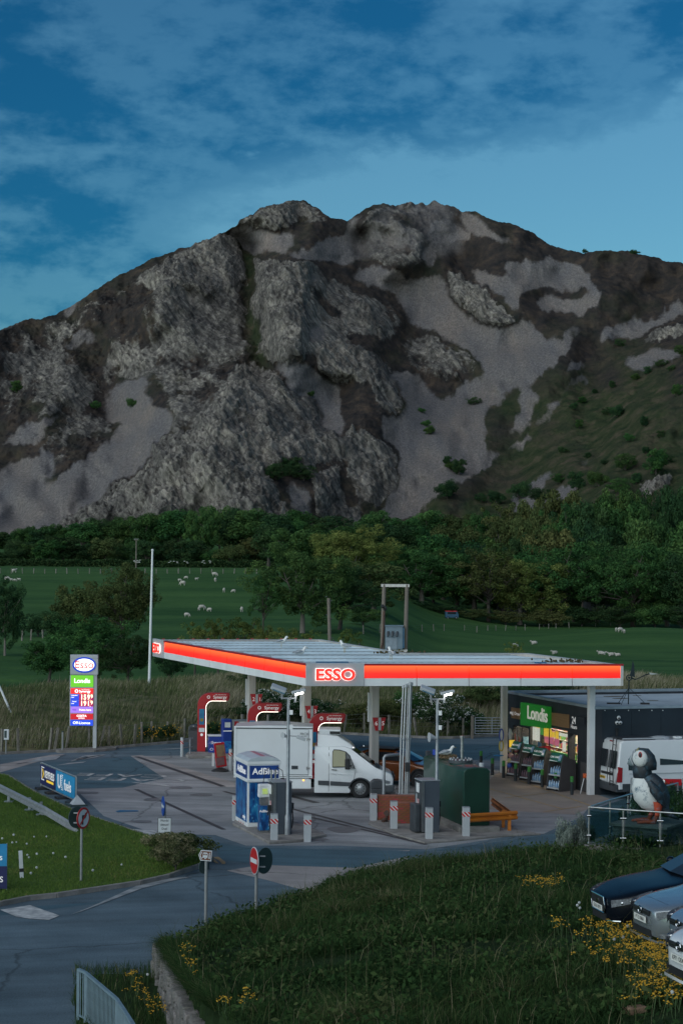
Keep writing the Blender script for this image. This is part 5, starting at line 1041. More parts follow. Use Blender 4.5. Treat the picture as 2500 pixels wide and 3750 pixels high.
# cab
cab = [(X(1150), .23), (X(1278), .23), (X(1283), .32)]+[(X(1318)+.46*math.cos(a), .40+.44*math.sin(a)) for a in np.linspace(math.pi*.97, .10, 12)]+[(X(1366), .30), (X(1430), .34), (X(1438), .45), (X(1440), .80), (X(1436), .95), (X(1428), 1.04), (X(1374), 1.30), (X(1372), 1.315), (X(1282), 2.08), (X(1262), 2.16), (X(1205), 2.17), (X(1150), 2.17)]
def cab_mesh():
    # taper in plan towards the nose and lean of the glasshouse
    b = MB(); n = len(cab); ys = [0.0, .06, 1.94, 2.0]; vs = []
    for k, y in enumerate(ys):
        for x, z in cab:
            nose = max(0, (x-X(1360))/.9); lean = max(0, z-1.15)*.12; inset = (.03 if k in (0, 3) else 0)
            sgn = 1 if y < 1 else -1; yy = y+sgn*(lean+.16*nose*nose)
            xx, zz = x-(inset if x > X(1420) else 0), z-(inset if z > 2.1 else 0); vs.append((xx, yy, zz))
    fs = []
    for k in range(3):
        for i in range(n): j = (i+1) % n; fs.append((k*n+i, k*n+j, (k+1)*n+j, (k+1)*n+i))
    fs.append(tuple(range(n))); fs.append(tuple(range(4*n-1, 3*n-1, -1))); b.add(vs, fs); return b
cb = cab_mesh().build('cab', M_vw, truck, bev=.02, smooth=True, ang=30)
def side(name, pts, m, y=-.012, parent=None, th=.02):
    # panel on the near side, following the lean of the glasshouse
    b = MB(); pr = [(X(a), Z(c)) for a, c in pts]; n = len(pr)
    vs = [(x, max(0, z-1.15)*.12+.16*max(0, (x-X(1360))/.9)**2+y, z) for x, z in pr]+[(x, max(0, z-1.15)*.12+.16*max(0, (x-X(1360))/.9)**2+y+th, z) for x, z in pr]
    b.add(vs, [tuple(range(n)), tuple(range(2*n-1, n-1, -1))]+[(i, (i+1) % n, n+(i+1) % n, n+i) for i in range(n)]); return b.build(name, m, parent or truck)
wn = side('side_window', [(1217,2809),(1217,2757),(1221,2749),(1240,2750),(1263,2756),(1263,2808),(1240,2808)], M_glass_sunset); side('quarter_window', [(1266,2806),(1266,2758),(1276,2768),(1290,2795),(1295,2814),(1268,2810)], M_glass)
side('window_seal', [(1215,2812),(1215,2755),(1220,2746),(1242,2747),(1266,2754),(1280,2768),(1300,2816),(1262,2811)], M_black, -.004, wn)
side('rub_strip', [(1164,2876),(1164,2860),(1205,2861),(1205,2878)], M_dgrey); side('rub_strip', [(1209,2878),(1209,2862),(1283,2866),(1276,2880)], M_dgrey)
for a, c in (([(1202,2900),(1202,2738),(1203.2,2738),(1203.2,2900)], M_dgrey), ([(1293,2862),(1300,2820),(1301,2820),(1294.5,2862)], M_dgrey)): side('door_gap', a, c, -.003)
side('door_handle', [(1213,2821),(1213,2818),(1232,2820),(1232,2823)], M_black, -.03); side('light_streak', [(1206,2834),(1207,2832),(1284,2836),(1270,2838)], M_vw, -.010)
P('mirror', M_black, truck, lambda b: b.box((X(1271), -.20, Z(2797)), (.22, .12, .46)), bev=.05); P('mirror_arm', M_black, truck, lambda b: b.cyl((X(1274), -.15, Z(2805)), (X(1285), .02, Z(2805)), .03))
ws = [(X(1286), 2.045), (X(1369), 1.36)]; yl = lambda z: max(0, z-1.15)*.12
P('windscreen', M_glass, truck, lambda b: b.quad((ws[0][0]+.035, yl(2.05)+.10, ws[0][1]+.022), (ws[1][0]+.035, yl(1.36)+.10, ws[1][1]+.03), (ws[1][0]+.035, 2-yl(1.36)-.10, ws[1][1]+.03), (ws[0][0]+.035, 2-yl(2.05)-.10, ws[0][1]+.022))); P('wiper', M_black, truck, lambda b: b.cyl((X(1374), .3, 1.36), (X(1362), 1.0, 1.45), .015)); P('scuttle', M_black, truck, lambda b: b.quad((X(1376), .15, 1.325), (X(1392), .22, 1.245), (X(1392), 1.78, 1.245), (X(1376), 1.85, 1.325)))
side('headlamp', [(1376,2862),(1378,2851),(1404,2855),(1428,2862),(1426,2871),(1400,2868)], M_hl, -.02); P('grille', M_black, truck, lambda b: b.prism([(X(1437)+.01, .62), (X(1442)+.01, .62), (X(1442)+.01, .98), (X(1434)+.01, 1.0)], .42, 1.58, 'y')); P('star_badge', M_chrome, truck, lambda b: [b.bar((X(1445), 1.0, .82), (X(1445), 1.0+.10*math.cos(a), .82+.10*math.sin(a)), .02, .03) for a in (math.pi/2, math.pi*7/6, -math.pi/6)]); P('badge_ring', M_chrome, truck, lambda b: b.tube([(X(1445), 1+.11*math.cos(a), .82+.11*math.sin(a)) for a in np.linspace(0, 6.28, 20)], .012, 6))
P('bumper', M_dgrey, truck, lambda b: b.prism([(X(1372), .28), (X(1436), .25), (X(1443), .34), (X(1444), .56), (X(1376), .56)], .07, 1.93, 'y'), bev=.05); P('number_plate', M_plw, truck, lambda b: b.box((X(1446), .5, .43), (.02, .52, .11)))
P('wheel_arch_trim', M_dgrey, truck, lambda b: b.tube([(X(1318)+.47*math.cos(a), .0, .40+.45*math.sin(a)) for a in np.linspace(.1, math.pi*.98, 14)], .035, 6))
P('roof_fairing', M_vw, truck, lambda b: b.add([(X(1160), .12, Z(2738)), (X(1300), .22, Z(2746)), (X(1282), .25, Z(2728)), (X(1235), .3, Z(2698)), (X(1160), .25, Z(2690)), (X(1160), 1.88, Z(2738)), (X(1300), 1.78, Z(2746)), (X(1282), 1.75, Z(2728)), (X(1235), 1.7, Z(2698)), (X(1160), 1.75, Z(2690))], [(0, 1, 2, 3, 4), (9, 8, 7, 6, 5), (1, 6, 7, 2), (2, 7, 8, 3), (3, 8, 9, 4), (4, 9, 5, 0), (0, 5, 6, 1)]), bev=.05, seg=3, smooth=True, ang=50)
P('cooling_unit', M_white, truck, lambda b: b.b2(X(1165), X(1245), .35, 1.65, Z(2695), Z(2675)), bev=.05); P('cooling_grille', M_black, truck, lambda b: b.b2(X(1205), X(1243), .33, .36, Z(2692), Z(2682))); P('roof_lamp', M_lamp if False else M_white, truck, lambda b: b.box((X(1330), .3, Z(2734)), (.06, .06, .05)))
for x in (1252, 1292): P('marker_lamp', mat('marker_white', (.8, .8, .8), .3, emit=(1, 1, 1), es=1.2), truck, lambda b: b.box((X(x), .18, Z(2739)), (.03, .04, .03)))
wheel(truck, 0, .22, .39, .24, -1); wheel(truck, 0, 1.78, .39, .24, 1)
for y, s in ((.16, -1), (1.86, 1)): wheel(truck, X(1318)-3.7, y, .37, .26, s)
# ---------------------------------------------------------------- generic car shell lofted through cross sections
def loft_car(t, secs, m, name='body', n=None, sub=2):
    # secs: list of (x, [(y,z)...]) half sections from sill (low outer) to centre top
    k = len(secs[0][1]); vs, fs = [], []
    for x, sec in secs:
        row = [(x, y, z) for y, z in sec]+[(x, -y, z) for y, z in reversed(sec[:-1])]
        vs += row
    w = 2*k-1
    for i in range(len(secs)-1):
        for j in range(w-1): fs.append((i*w+j, i*w+j+1, (i+1)*w+j+1, (i+1)*w+j))
    fs.append(tuple(range(w))); fs.append(tuple((len(secs)-1)*w+j for j in range(w-1, -1, -1)))
    o = MB().add(vs, fs).build(name, m, t, smooth=True, ang=180); md = o.modifiers.new('smooth', 'SUBSURF'); md.levels = md.render_levels = sub; return o
def hatch(name, label, loc, rz, m, spec, tilt=(0, 0)):
    """car with front to +x. spec: L, W, H, hood z, nose z, sill z, wheel r, cowl x fraction"""
    L_, Wd, H, hz, nz_, cowl, nose_r = spec['L'], spec['W'], spec['H'], spec['hz'], spec['nz'], spec['cowl'], spec.get('nr', .35)
    t = thing(name, label, 'car', loc, rz, spec.get('group')); t.rotation_euler = (tilt[0], tilt[1], rz); h = Wd/2; x0, x1 = -L_*.22, L_*.78   # origin near front axle... front at x1
    f = x1; sl = .22
    def sec(x, hw, low, belt, top, tw):
        return (x, [(hw*.90, low), (hw*.985, low+.10), (hw, (low+belt)/2), (hw*.985, belt-.06), (hw*.93, belt+.0), (tw, top-.03 if top > belt+.1 else top-.012), (tw*.55, top), (0, top+.01)])
    secs = [sec(f, h*.46, .28, nz_-.16, nz_-.06, h*.40), sec(f-.06, h*.66, .24, nz_-.08, nz_-.01, h*.55), sec(f-.26, h*.87, .20, nz_-.01, nz_+.05, h*.70), sec(f-.60, h*.97, sl, hz-.06, hz-.015, h*.78), sec(f-1.0, h, sl, hz-.02, hz+.025, h*.82), sec(cowl+.05, h, sl, hz+.03, hz+.06, h*.80), sec(cowl-.05, h, sl, hz+.04, hz+.10, h*.78),
            sec(cowl-.92, h, sl, hz+.07, H-.09, h*.66), sec(cowl-1.4, h, sl, hz+.08, H, h*.63), sec(cowl-2.2, h, sl, hz+.09, H-.02, h*.62), sec(cowl-3.0, h*.98, sl+.03, hz+.08, H-.22, h*.58), sec(f-L_+.05, h*.92, sl+.1, hz-.02, hz+.05, h*.6)]
    body = loft_car(t, secs, m)
    spec['t'] = t; spec['secs'] = secs
    # glass
    P('windscreen', M_glass, t, lambda b: b.add([(cowl-.06, h*.76, hz+.125), (cowl-.88, h*.66, H-.075), (cowl-.88, -h*.66, H-.075), (cowl-.06, -h*.76, hz+.125), (cowl+.02, 0, hz+.135), (cowl-.84, 0, H-.05)], [(0, 1, 5, 4), (4, 5, 2, 3)]))
    for s in (-1, 1): P('side_window', M_glass, t, lambda b: b.quad((cowl-.40, s*(h*.93+.002), hz+.12), (cowl-1.05, s*(h*.70+.02), H-.13), (cowl-2.3, s*(h*.68+.02), H-.14), (cowl-2.7, s*(h*.93), hz+.15)))
    for s in (-1, 1):
        for wx in (f-.85, f-.85-L_*.605):
            P('arch_liner', M_black, t, lambda b: b.cyl((wx, s*(h-.22), spec['wr']), (wx, s*(h+.004), spec['wr']), spec['wr']+.055, n=24)); wheel(t, wx, s*(h-.085), spec['wr'], .21, s, 5)
    for s in (-1, 1): P('door_mirror', m, t, lambda b: b.ball((cowl-.42, s*(h+.10), hz+.16), (.09, .12, .08), 10, 6), smooth=True)
    return t
def plate(t, x, y, z, s, rz=R(90), tilt=0.0):
    o = P('number_plate', M_plw, t, lambda b: b.box((0, 0, 0), (.52, .012, .111))); o.location = (x, y, z); o.rotation_euler = (0, 0, rz)
    text(s, .098, M_plt, o, (0, -.0075, 0), name='plate_lettering', bold=.012, depth=.001, sx=.86)
    return o
# orange crossover in the lane behind the truck
M_orange = mat('car_orange', (.19, .052, .010), .25, .3, var=.06, coat=.8)
p = W(1420, 2907, 86.0); t = hatch('parked_car', 'orange crossover with black roof behind the vent pipes', (p.x-.6, 86.0, 0), R(-24), M_orange, dict(L=4.3, W=1.8, H=1.58, hz=.98, nz=.85, cowl=.28*4.3+1.0, wr=.35))
P('roof_skin', M_black, t, lambda b: b.b2(-.6, 1.15, -.52, .52, 1.565, 1.60), bev=.02);
for s in (-1, 1): P('headlamp', M_hl, t, lambda b: b.box((3.02, s*.62, .80), (.35, .34, .12), M=Matrix.Rotation(s*-.5, 3, 'Z')), bev=.03)
P('arch_trim', M_black, t, lambda b: b.tube([(4.3*.78-.85+.43*math.cos(a), -.905, .35+.43*math.sin(a)) for a in np.linspace(0, math.pi, 12)], .05, 6))
# ---------------------------------------------------------------- camper van by the shop
p = G(2262, 2930); t = thing('camper_van', 'white camper van with rear ladder parked beside the shop wall', 'van', p, .29)
Lc, Wc = 5.4, 2.05
def van_body(b):
    prof = [(.03, .42), (.0, 1.2), (.10, 2.0), (.16, 2.38), (.30, 2.46), (4.0, 2.48), (4.4, 2.3), (4.95, 1.45), (5.35, 1.2), (5.4, .8), (5.38, .4)]
    n = len(prof); ys = [0, .05, Wc-.05, Wc]; vs = []
    for k, y in enumerate(ys):
        for x, z in prof: s = 1 if y < 1 else -1; vs.append((x+(.03 if k in (0, 3) and x < .3 else 0), y+s*max(0, z-1.1)*.10, z-(.03 if k in (0, 3) and z > 2.3 else 0)))
    fs = [tuple(range(n)), tuple(range(4*n-1, 3*n-1, -1))]
    for k in range(3):
        for i in range(n): fs.append((k*n+i, k*n+(i+1) % n, (k+1)*n+(i+1) % n, (k+1)*n+i))
    b.add(vs, fs)
P('body', M_vw, t, van_body, bev=.05, seg=3, smooth=True, ang=35)
P('rear_bumper', M_dgrey, t, lambda b: b.b2(-.07, .35, .04, Wc-.04, .30, .62), bev=.04); P('side_skirt', M_dgrey, t, lambda b: b.b2(.2, 5.2, -.012, .1, .32, .66), bev=.02)
xz = lambda z: .0 if z < 1.2 else (z-1.2)*.125
for (y0, y1) in ((.16, .98), (1.07, 1.89)):
    d_ = P('rear_door', M_vw, t, lambda b: b.add([(xz(.68)-.05, y0, .68), (xz(.68)-.05, y1, .68), (xz(2.25)-.04, y1+(.0 if y1 < 1.2 else -.10), 2.25), (xz(2.25)-.012, y0+(.10 if y0 < .5 else 0), 2.25)], [(3, 2, 1, 0)]))
    P('rear_window', M_glass, d_, lambda b: b.add([(xz(1.28)-.07, y0+.01, 1.28), (xz(1.28)-.07, y1-.01, 1.28), (xz(2.02)-.06, y1-.03, 2.02), (xz(2.02)-.06, y0+.06, 2.02)], [(3, 2, 1, 0)]))
P('door_gap', M_black, t, lambda b: b.b2(-.035, -.02, 1.01, 1.04, .66, 1.25)); P('plate_recess', M_black, t, lambda b: b.b2(-.05, -.03, .5, 1.62, .97, 1.08)); pl = P('number_plate', M_ply, t, lambda b: b.b2(-.05, -.03, 1.22, 1.74, .76, .875)); text('BJ21 MXX', .09, M_plt, pl, (-.053, 1.48, .817), (R(90), 0, R(-90)), 'plate_lettering', .01, .001, .86)
for y in (.06, Wc-.06): P('tail_lamp', M_tl, t, lambda b: b.add([(-.02, y-.07, .72), (-.02, y+.07, .72), (.02, y+.06, 1.38), (.02, y-.06, 1.38), (.18, y-.075, .72), (.18, y+.075, .72), (.2, y+.07, 1.34), (.2, y-.07, 1.34)], [(0, 1, 2, 3), (0, 4, 7, 3), (1, 5, 6, 2), (3, 2, 6, 7), (0, 1, 5, 4)]), bev=.02)
ld = P('ladder', M_black, t, lambda b: [b.tube([(-.10+xz(z)*1.0, yy, z) for z in (.55, 1.2, 1.8, 2.2)]+[(.05, yy, 2.52), (.3, yy, 2.54)], .022, 8) for yy in (.30, .62)])
for k in range(5): P('rung', M_black, ld, lambda b: b.cyl((-.10+xz(.75+k*.38), .30, .75+k*.38), (-.10+xz(.75+k*.38), .62, .75+k*.38), .016))
P('brake_light', M_tl, t, lambda b: b.b2(.14, .2, .85, 1.2, 2.36, 2.41))
P('side_window', M_glass, t, lambda b: b.quad((.48, .035, 1.22), (1.75, .035, 1.22), (1.75, .115, 1.95), (.48, .115, 1.95)), loc=(0, -.02, 0)); P('side_window', M_glass, t, lambda b: b.quad((1.95, .055, 1.42), (3.9, .055, 1.42), (3.9, .115, 1.95), (1.95, .115, 1.95)), loc=(0, -.02, 0)); P('body_crease', M_lgrey, t, lambda b: b.b2(.5, 4.6, -.014, .0, 1.06, 1.09))
P('solar_panel', M_dgrey, t, lambda b: b.b2(.4, 1.9, .4, 1.6, 2.47, 2.53)); P('roof_rail', M_lgrey, t, lambda b: b.cyl((.3, .25, 2.53), (2.2, .25, 2.53), .03)); P('roof_vent', M_white, t, lambda b: b.b2(2.9, 3.2, .5, .8, 2.47, 2.56), bev=.03); P('roof_dome', M_lgrey, t, lambda b: b.ball((2.4, 1.0, 2.47), (.45, .35, .10), 14, 8), smooth=True)
wheel(t, .75, .16, .35, .23, -1); wheel(t, .75, Wc-.16, .35, .23, 1); wheel(t, 4.5, .16, .35, .23, -1); wheel(t, 4.5, Wc-.16, .35, .23, 1)
# ================================================================ SHOP
c0 = G(2176, 2912); cT = 3.80
SH = thing('shop_building', 'dark grey flat-roofed filling station shop with lit front windows', 'shop', c0, 0)
q0 = G(1860, 2530, cT); fd = Vector((q0.x-c0.x, q0.y-c0.y, 0)); FL = fd.length; fd.normalize()   # along the front, away from the corner
sdv = Vector((-fd.y, fd.x, 0)); sdv = -sdv if sdv.x < 0 else sdv                                   # along the side wall, to the right
SH.rotation_euler = (0, 0, math.atan2(sdv.y, sdv.x))   # local x = along side wall, local y = along the front face (away)
fn = -sdv
def FS(px, py, off=0.0):
    # pixel to (y along the front, z) on the shop front plane
    u, v = uv(px, py); dr = Vector((u/F, 1, -v/F)); o = Vector((0, 0, HC)); pl = c0+fn*off
    k = (pl-o).dot(fn)/dr.dot(fn); h = o+dr*k; return (h-c0).dot(fd), h.z
M_clad = mat('shop_cladding', (.022, .026, .033), .55, vs_=1.2, var=.15); M_clad2 = mat('shop_side_cladding', (.016, .024, .034), .5, vs_=.8, var=.12); M_roofgrey = mat('shop_roof_felt', (.40, .46, .50), .75, vs_=.5, col2=(.27, .31, .34), bump=.3, bs=10); M_wood = mat('timber_fascia', (.30, .165, .075), .6, vs_=2.5, col2=(.24, .125, .055), streak=(1, .3, 8)); M_sgreen = mat('sign_green', (.012, .16, .018), .4, var=.05, emit=(.02, .30, .03), es=.10)
SW, HT = 11.5, cT
def lb(name, m, x0, x1, y0, y1, z0, z1, parent=SH, bev=0.0): return P(name, m, parent, lambda b: b.b2(x0, x1, y0, y1, z0, z1), bev=bev)
def fr(name, m, pts, x0, x1, parent=SH):
    # prism on the front plane from pixel corners; local x from x0 (outer, negative) to x1
    return P(name, m, parent, lambda b: b.prism([FS(*q) for q in pts], x0, x1, 'x'))
yw0, zw0 = FS(2077, 2763); yw1, zw1 = FS(1940, 2648); zw1 = max(zw1, FS(2077, 2683)[1])
y20, _ = FS(2114, 2700); y21, _ = FS(2083, 2700); z20 = FS(2100, 2792)[1]; z21 = FS(2100, 2690)[1]; yd0, _ = FS(1935, 2740); yd1, _ = FS(1878, 2740)
# walls with real openings: strips of the front
zsill = zw0-.30
lb('front_wall', M_clad, 0, .3, 0, y20, 0, HT-.12); lb('front_wall', M_clad, 0, .3, y21, yw0, 0, HT-.12); lb('front_wall', M_clad, 0, .3, y20, y21, 0, z20); lb('front_wall', M_clad, 0, .3, y20, y21, z21, HT-.12)
lb('front_wall', M_clad, 0, .3, yw0, yw1, 0, zsill); lb('front_wall', M_clad, 0, .3, yw0, yw1, zw1, HT-.12); lb('front_wall', M_clad, 0, .3, yw1, yd0, 0, HT-.12); lb('front_wall', M_clad, 0, .3, yd0, yd1, 2.25, HT-.12); lb('front_wall', M_clad, 0, .3, yd1, FL, 0, HT-.12)
for k in range(8): lb('side_cladding', M_clad2, .3+.0+k*1.4+.006, .3+(k+1)*1.4-.006, -.02, .25, 0, HT-.10)
lb('corner_trim', M_clad, -.02, .3, -.04, 0, 0, HT-.1); lb('back_wall', M_clad, .3, SW, FL-.3, FL, 0, HT-.12); lb('far_wall', M_clad, SW-.3, SW, 0, FL, 0, HT-.12)
lb('floor_slab', M_conc, .3, SW-.3, .25, FL-.3, 0, .05)
lb('roof', M_roofgrey, .1, SW, .05, FL-.05, HT-.30, HT-.22); lb('ceiling', M_white, .3, SW-.3, .25, FL-.3, HT-.9, HT-.85)
for a in ((-.06, SW, -.06, .16), (-.06, SW, FL-.16, FL+.05), (-.06, .16, .16, FL-.16), (SW-.2, SW, .16, FL-.16)): lb('parapet', mat('parapet_cap', (.25, .31, .36), .5, vs_=1), a[0], a[1], a[2], a[3], HT-.12, HT)
r_ = random.Random(3)
for k in range(9): b = MB().disc((0, 0, 0), r_.uniform(.12, .4), 'z', 9, .01); o = b.build('moss_patch', M_moss, SH, (r_.uniform(1, 9), r_.uniform(3, FL-.6), HT-.212)); o.scale = (r_.uniform(.6, 2.2), r_.uniform(.3, .8), 1)
# signs on the front
fr('timber_board', M_wood, [(1873,2630),(1873,2591),(2084,2618),(2084,2668)][0:4], -.03, 0)
yl, zl = FS(1924, 2655, .25), FS(2022, 2667, .25)
fr('main_sign', M_sgreen, [(1925,2655),(1925,2573),(2021,2589),(2021,2668)], -.28, -.035)
ys_, zs_ = FS(1967, 2618, .28); text('Londis', .86, mat('sign_cream', (.62, .60, .54), .5, var=.03, emit=(1, .95, .85), es=.12), SH, (-.29, ys_, zs_), (R(90), 0, R(-90)), 'sign_lettering', .022, .012, 1.05)
y_, z_ = FS(1895, 2615); text('mfg | Orme View', .22, M_wtxt, SH, (-.04, y_, z_), (R(90), 0, R(-90)), 'board_lettering', .01, .003, 1.15)
y_, z_ = FS(2101, 2640); text('24', .44, M_wtxt, SH, (-.012, y_, z_), (R(90), 0, R(-90)), 'hours_lettering', .02, .003, 1.0); y_, z_ = FS(2101, 2663); text('Hours', .26, M_wtxt, SH, (-.012, y_, z_), (R(90), 0, R(-90)), 'hours_lettering', .01, .003, 1.0)
fr('downlight_box', M_clad, [(2118,2645),(2118,2622),(2150,2628),(2150,2654)], -.15, 0)
# windows: glass in frames, lit room with stocked shelves behind
def clear_glass():
    m = bpy.data.materials.new('shop_glass'); m.use_nodes = True; N = m.node_tree.nodes; L = m.node_tree.links; N.clear(); o = N.new('ShaderNodeOutputMaterial'); tr = N.new('ShaderNodeBsdfTransparent'); gl = N.new('ShaderNodeBsdfGlossy'); gl.inputs['Roughness'].default_value = .03; mx = N.new('ShaderNodeMixShader'); mx.inputs[0].default_value = .08; L.new(tr.outputs[0], mx.inputs[1]); L.new(gl.outputs[0], mx.inputs[2]); L.new(mx.outputs[0], o.inputs[0]); return m
M_sg = clear_glass()
def window(y0, y1, z0, z1, n):
    w = lb('window', M_clad, -.015, .0, y0-.02, y1+.02, z1, z1+.05); lb('pane', M_sg, .05, .056, y0, y1, z0, z1, w); lb('sill', M_sgreen, -.02, .1, y0, y1, z0-.30 if n else z0-.02, z0, w)
    for k in range(1, n): yy = y0+(y1-y0)*k/n; lb('mullion', M_clad, .03, .08, yy-.02, yy+.02, z0, z1, w)
    return w
w1 = window(yw0, yw1, zw0, zw1, 2); w2 = window(y20, y21, z20, z21, 0); w3 = window(yd0, yd1, .08, 2.22, 2)
M_tube = mat('shop_light', (.9, .9, .9), .5, emit=(1.0, .84, .58), es=34.0)
for k in range(4): lb('ceiling_light', M_tube, .8, 1.0, .6+k*2.2, 2.2+k*2.2, HT-.92, HT-.90)
goods = [mat('goods_%d' % i, c, .5, var=.1) for i, c in enumerate([(.5, .38, .06), (.5, .07, .12), (.10, .25, .45), (.55, .52, .45), (.12, .33, .10), (.35, .18, .08), (.6, .25, .3)])]
lb('shelf_back', mat('shelf_back', (.42, .36, .28), .7), 2.2, 2.25, .3, FL-.4, .05, 2.7)
for r in range(6):
    lb('shelf', M_white, 1.8, 2.2, .3, FL-.4, .35+r*.42, .37+r*.42)
    for gi in range(7):
        b = MB(); rr = random.Random(r*10+gi)
        for k in range(9): y = rr.uniform(.4, FL-.6); b.b2(1.82, 2.15, y, y+rr.uniform(.08, .22), .37+r*.42, .37+r*.42+rr.uniform(.15, .34))
        o = b.build('shelf_goods', goods[gi], SH); o['kind'] = 'stuff'
M_py = mat('poster_yellow_glow', (.55, .38, .03), .5, vs_=8, col2=(.45, .28, .02), emit=(.9, .6, .05), es=.3); M_pw = mat('poster_white_glow', (.6, .6, .55), .5, vs_=12, col2=(.35, .4, .3), emit=(.9, .9, .8), es=.25); M_pg = mat('poster_green_glow', (.08, .3, .06), .5, vs_=9, emit=(.1, .4, .08), es=.2); M_pp = mat('poster_pink_glow', (.55, .12, .22), .5, vs_=7, col2=(.5, .3, .3), emit=(.8, .15, .3), es=.18)  # emission paints the lit shop's glow into these poster colours
for px0, px1, y0, y1, m in ((1945,1957,2658,2712,M_pw),(1958,1971,2662,2716,M_pw),(1973,1984,2666,2693,M_pg),(1986,1999,2668,2700,M_py),(2000,2014,2671,2704,M_py),(2016,2026,2682,2702,M_py),(2028,2040,2680,2708,M_py),(1945,1957,2655,2664,M_py),(1958,1971,2658,2668,M_py),(1988,2022,2702,2728,M_pp),(2024,2042,2708,2735,M_pp),(2054,2066,2718,2755,M_pw),(2042,2074,2690,2702,M_pw),(1946,1962,2714,2738,goods[3]),(1964,1976,2722,2740,goods[2])):
    a, z1 = FS(px0, y0+0); b_, z0 = FS(px1, y1); lb('window_poster', m, .06, .066, b_, a, z0, FS(px1, y0)[1])
a, z1 = FS(1975, 2744); bb, z0 = FS(2022, 2762); P('red_bag', mat('bag_red', (.45, .012, .02), .5), SH, lambda b: b.prism([(a, z0+.05), (bb, z0-.15), (bb, z1+.30), ((a+bb)/2, z1+.18)], -.35, -.1, 'x'))
# side wall fittings
def SS(px, py):
    u, v = uv(px, py); dr = Vector((u/F, 1, -v/F)); o = Vector((0, 0, HC)); n = -fd; k = (c0-o).dot(n)/dr.dot(n); h = o+dr*k; return (h-c0).dot(sdv), h.z
for x in (2213, 2251, 2299, 2338, 2385, 2425): a, z = SS(x, 2602); P('bolt_light', M_white, SH, lambda b: b.ball((a, -.03, z), .025, 6, 5))
M_cam = mat('camera_white', (.66, .66, .66), .35, var=.04)
for x, y in ((2261, 2628), (2255, 2647), (2267, 2647)):
    a, z = SS(x, y); cm = P('security_camera', M_cam, SH, lambda b: b.ball((a, -.10, z), .085, 14, 9), smooth=True); P('lens', M_black, cm, lambda b: b.ball((a-.02, -.17, z-.02), .04, 10, 6))
a, z = SS(2256, 2690); P('drain_pipe', M_black, SH, lambda b: (b.cyl((a, -.06, z-.6), (a, -.06, z+.25), .05), b.box((a, -.06, z+.2), (.12, .1, .16))))
# bird-shaped weather vane on the roof
p = G(2300, 2578, HT-.2); t = thing('weather_vane', 'dark metal bird weather vane on the shop roof', 'weather vane', (p.x, p.y, HT-.22))
M_iron = mat('black_iron', (.015, .03, .035), .5, .4)
P('mast', M_iron, t, lambda b: b.cyl((0, 0, 0), (.02, 0, 1.1), .025));
for a in (0, 2.1, 4.2): P('stay', M_iron, t, lambda b: b.cyl((.8*math.cos(a), .5*math.sin(a), 0), (.02, 0, .75), .012, n=6))
P('base_slab', M_black, t, lambda b: (b.box((.75, 0, .04), (.4, .2, .08)), b.box((-.65, .1, .03), (.6, .25, .06))), bev=.02)
P('wheel', M_iron, t, lambda b: b.tube([(.02+.12*math.cos(a), 0, 1.2+.12*math.sin(a)) for a in np.linspace(0, 6.28, 18)], .025, 6)); P('hub', M_iron, t, lambda b: b.ball((.02, 0, 1.2), .05, 8, 6)); P('tail_fin', M_iron, t, lambda b: b.prism([(.05, 1.3), (.28, 1.22), (.25, 1.75), (.18, 1.98), (.12, 1.6)], -.015, .015, 'y'))
P('neck', M_iron, t, lambda b: b.tube([(.1, 0, 1.2), (.3, 0, 1.12), (.5, 0, 1.2), (.8, 0, 1.35), (.95, 0, 1.38)], [.04, .025, .02, .03, .02], 6)); P('beak', M_steel, t, lambda b: b.add([(.92, -.02, 1.44), (1.0, -.02, 1.34), (1.36, 0, 1.38), (.92, .02, 1.44), (1.0, .02, 1.34)], [(0, 1, 2), (3, 2, 4), (0, 2, 3), (1, 4, 2), (0, 3, 4, 1)]))
# shop-front bollards
M_bk = mat('bollard_black', (.018, .024, .030), .5, var=.2); M_bg = mat('bollard_green', (.035, .20, .035), .5, var=.08)
for k, (x, y) in enumerate(((1760,2811),(1802,2840),(1843,2850),(1887,2861),(1936,2873),(1984,2885),(2034,2897),(2093,2912))):
    p = G(x, y); t = thing('bollard', 'black bollard with green top before the shop, %s from the green tank' % ORD[k], 'bollard', p, 0, 'green-topped bollards')
    P('shaft', M_bk, t, lambda b: b.cyl((0, 0, -.02), (0, 0, .56), .075, n=16), smooth=True); P('green_top', M_bg, t, lambda b: b.lathe([(.078, .56), (.078, .78), (.06, .80), (.01, .805)], n=16), smooth=True)
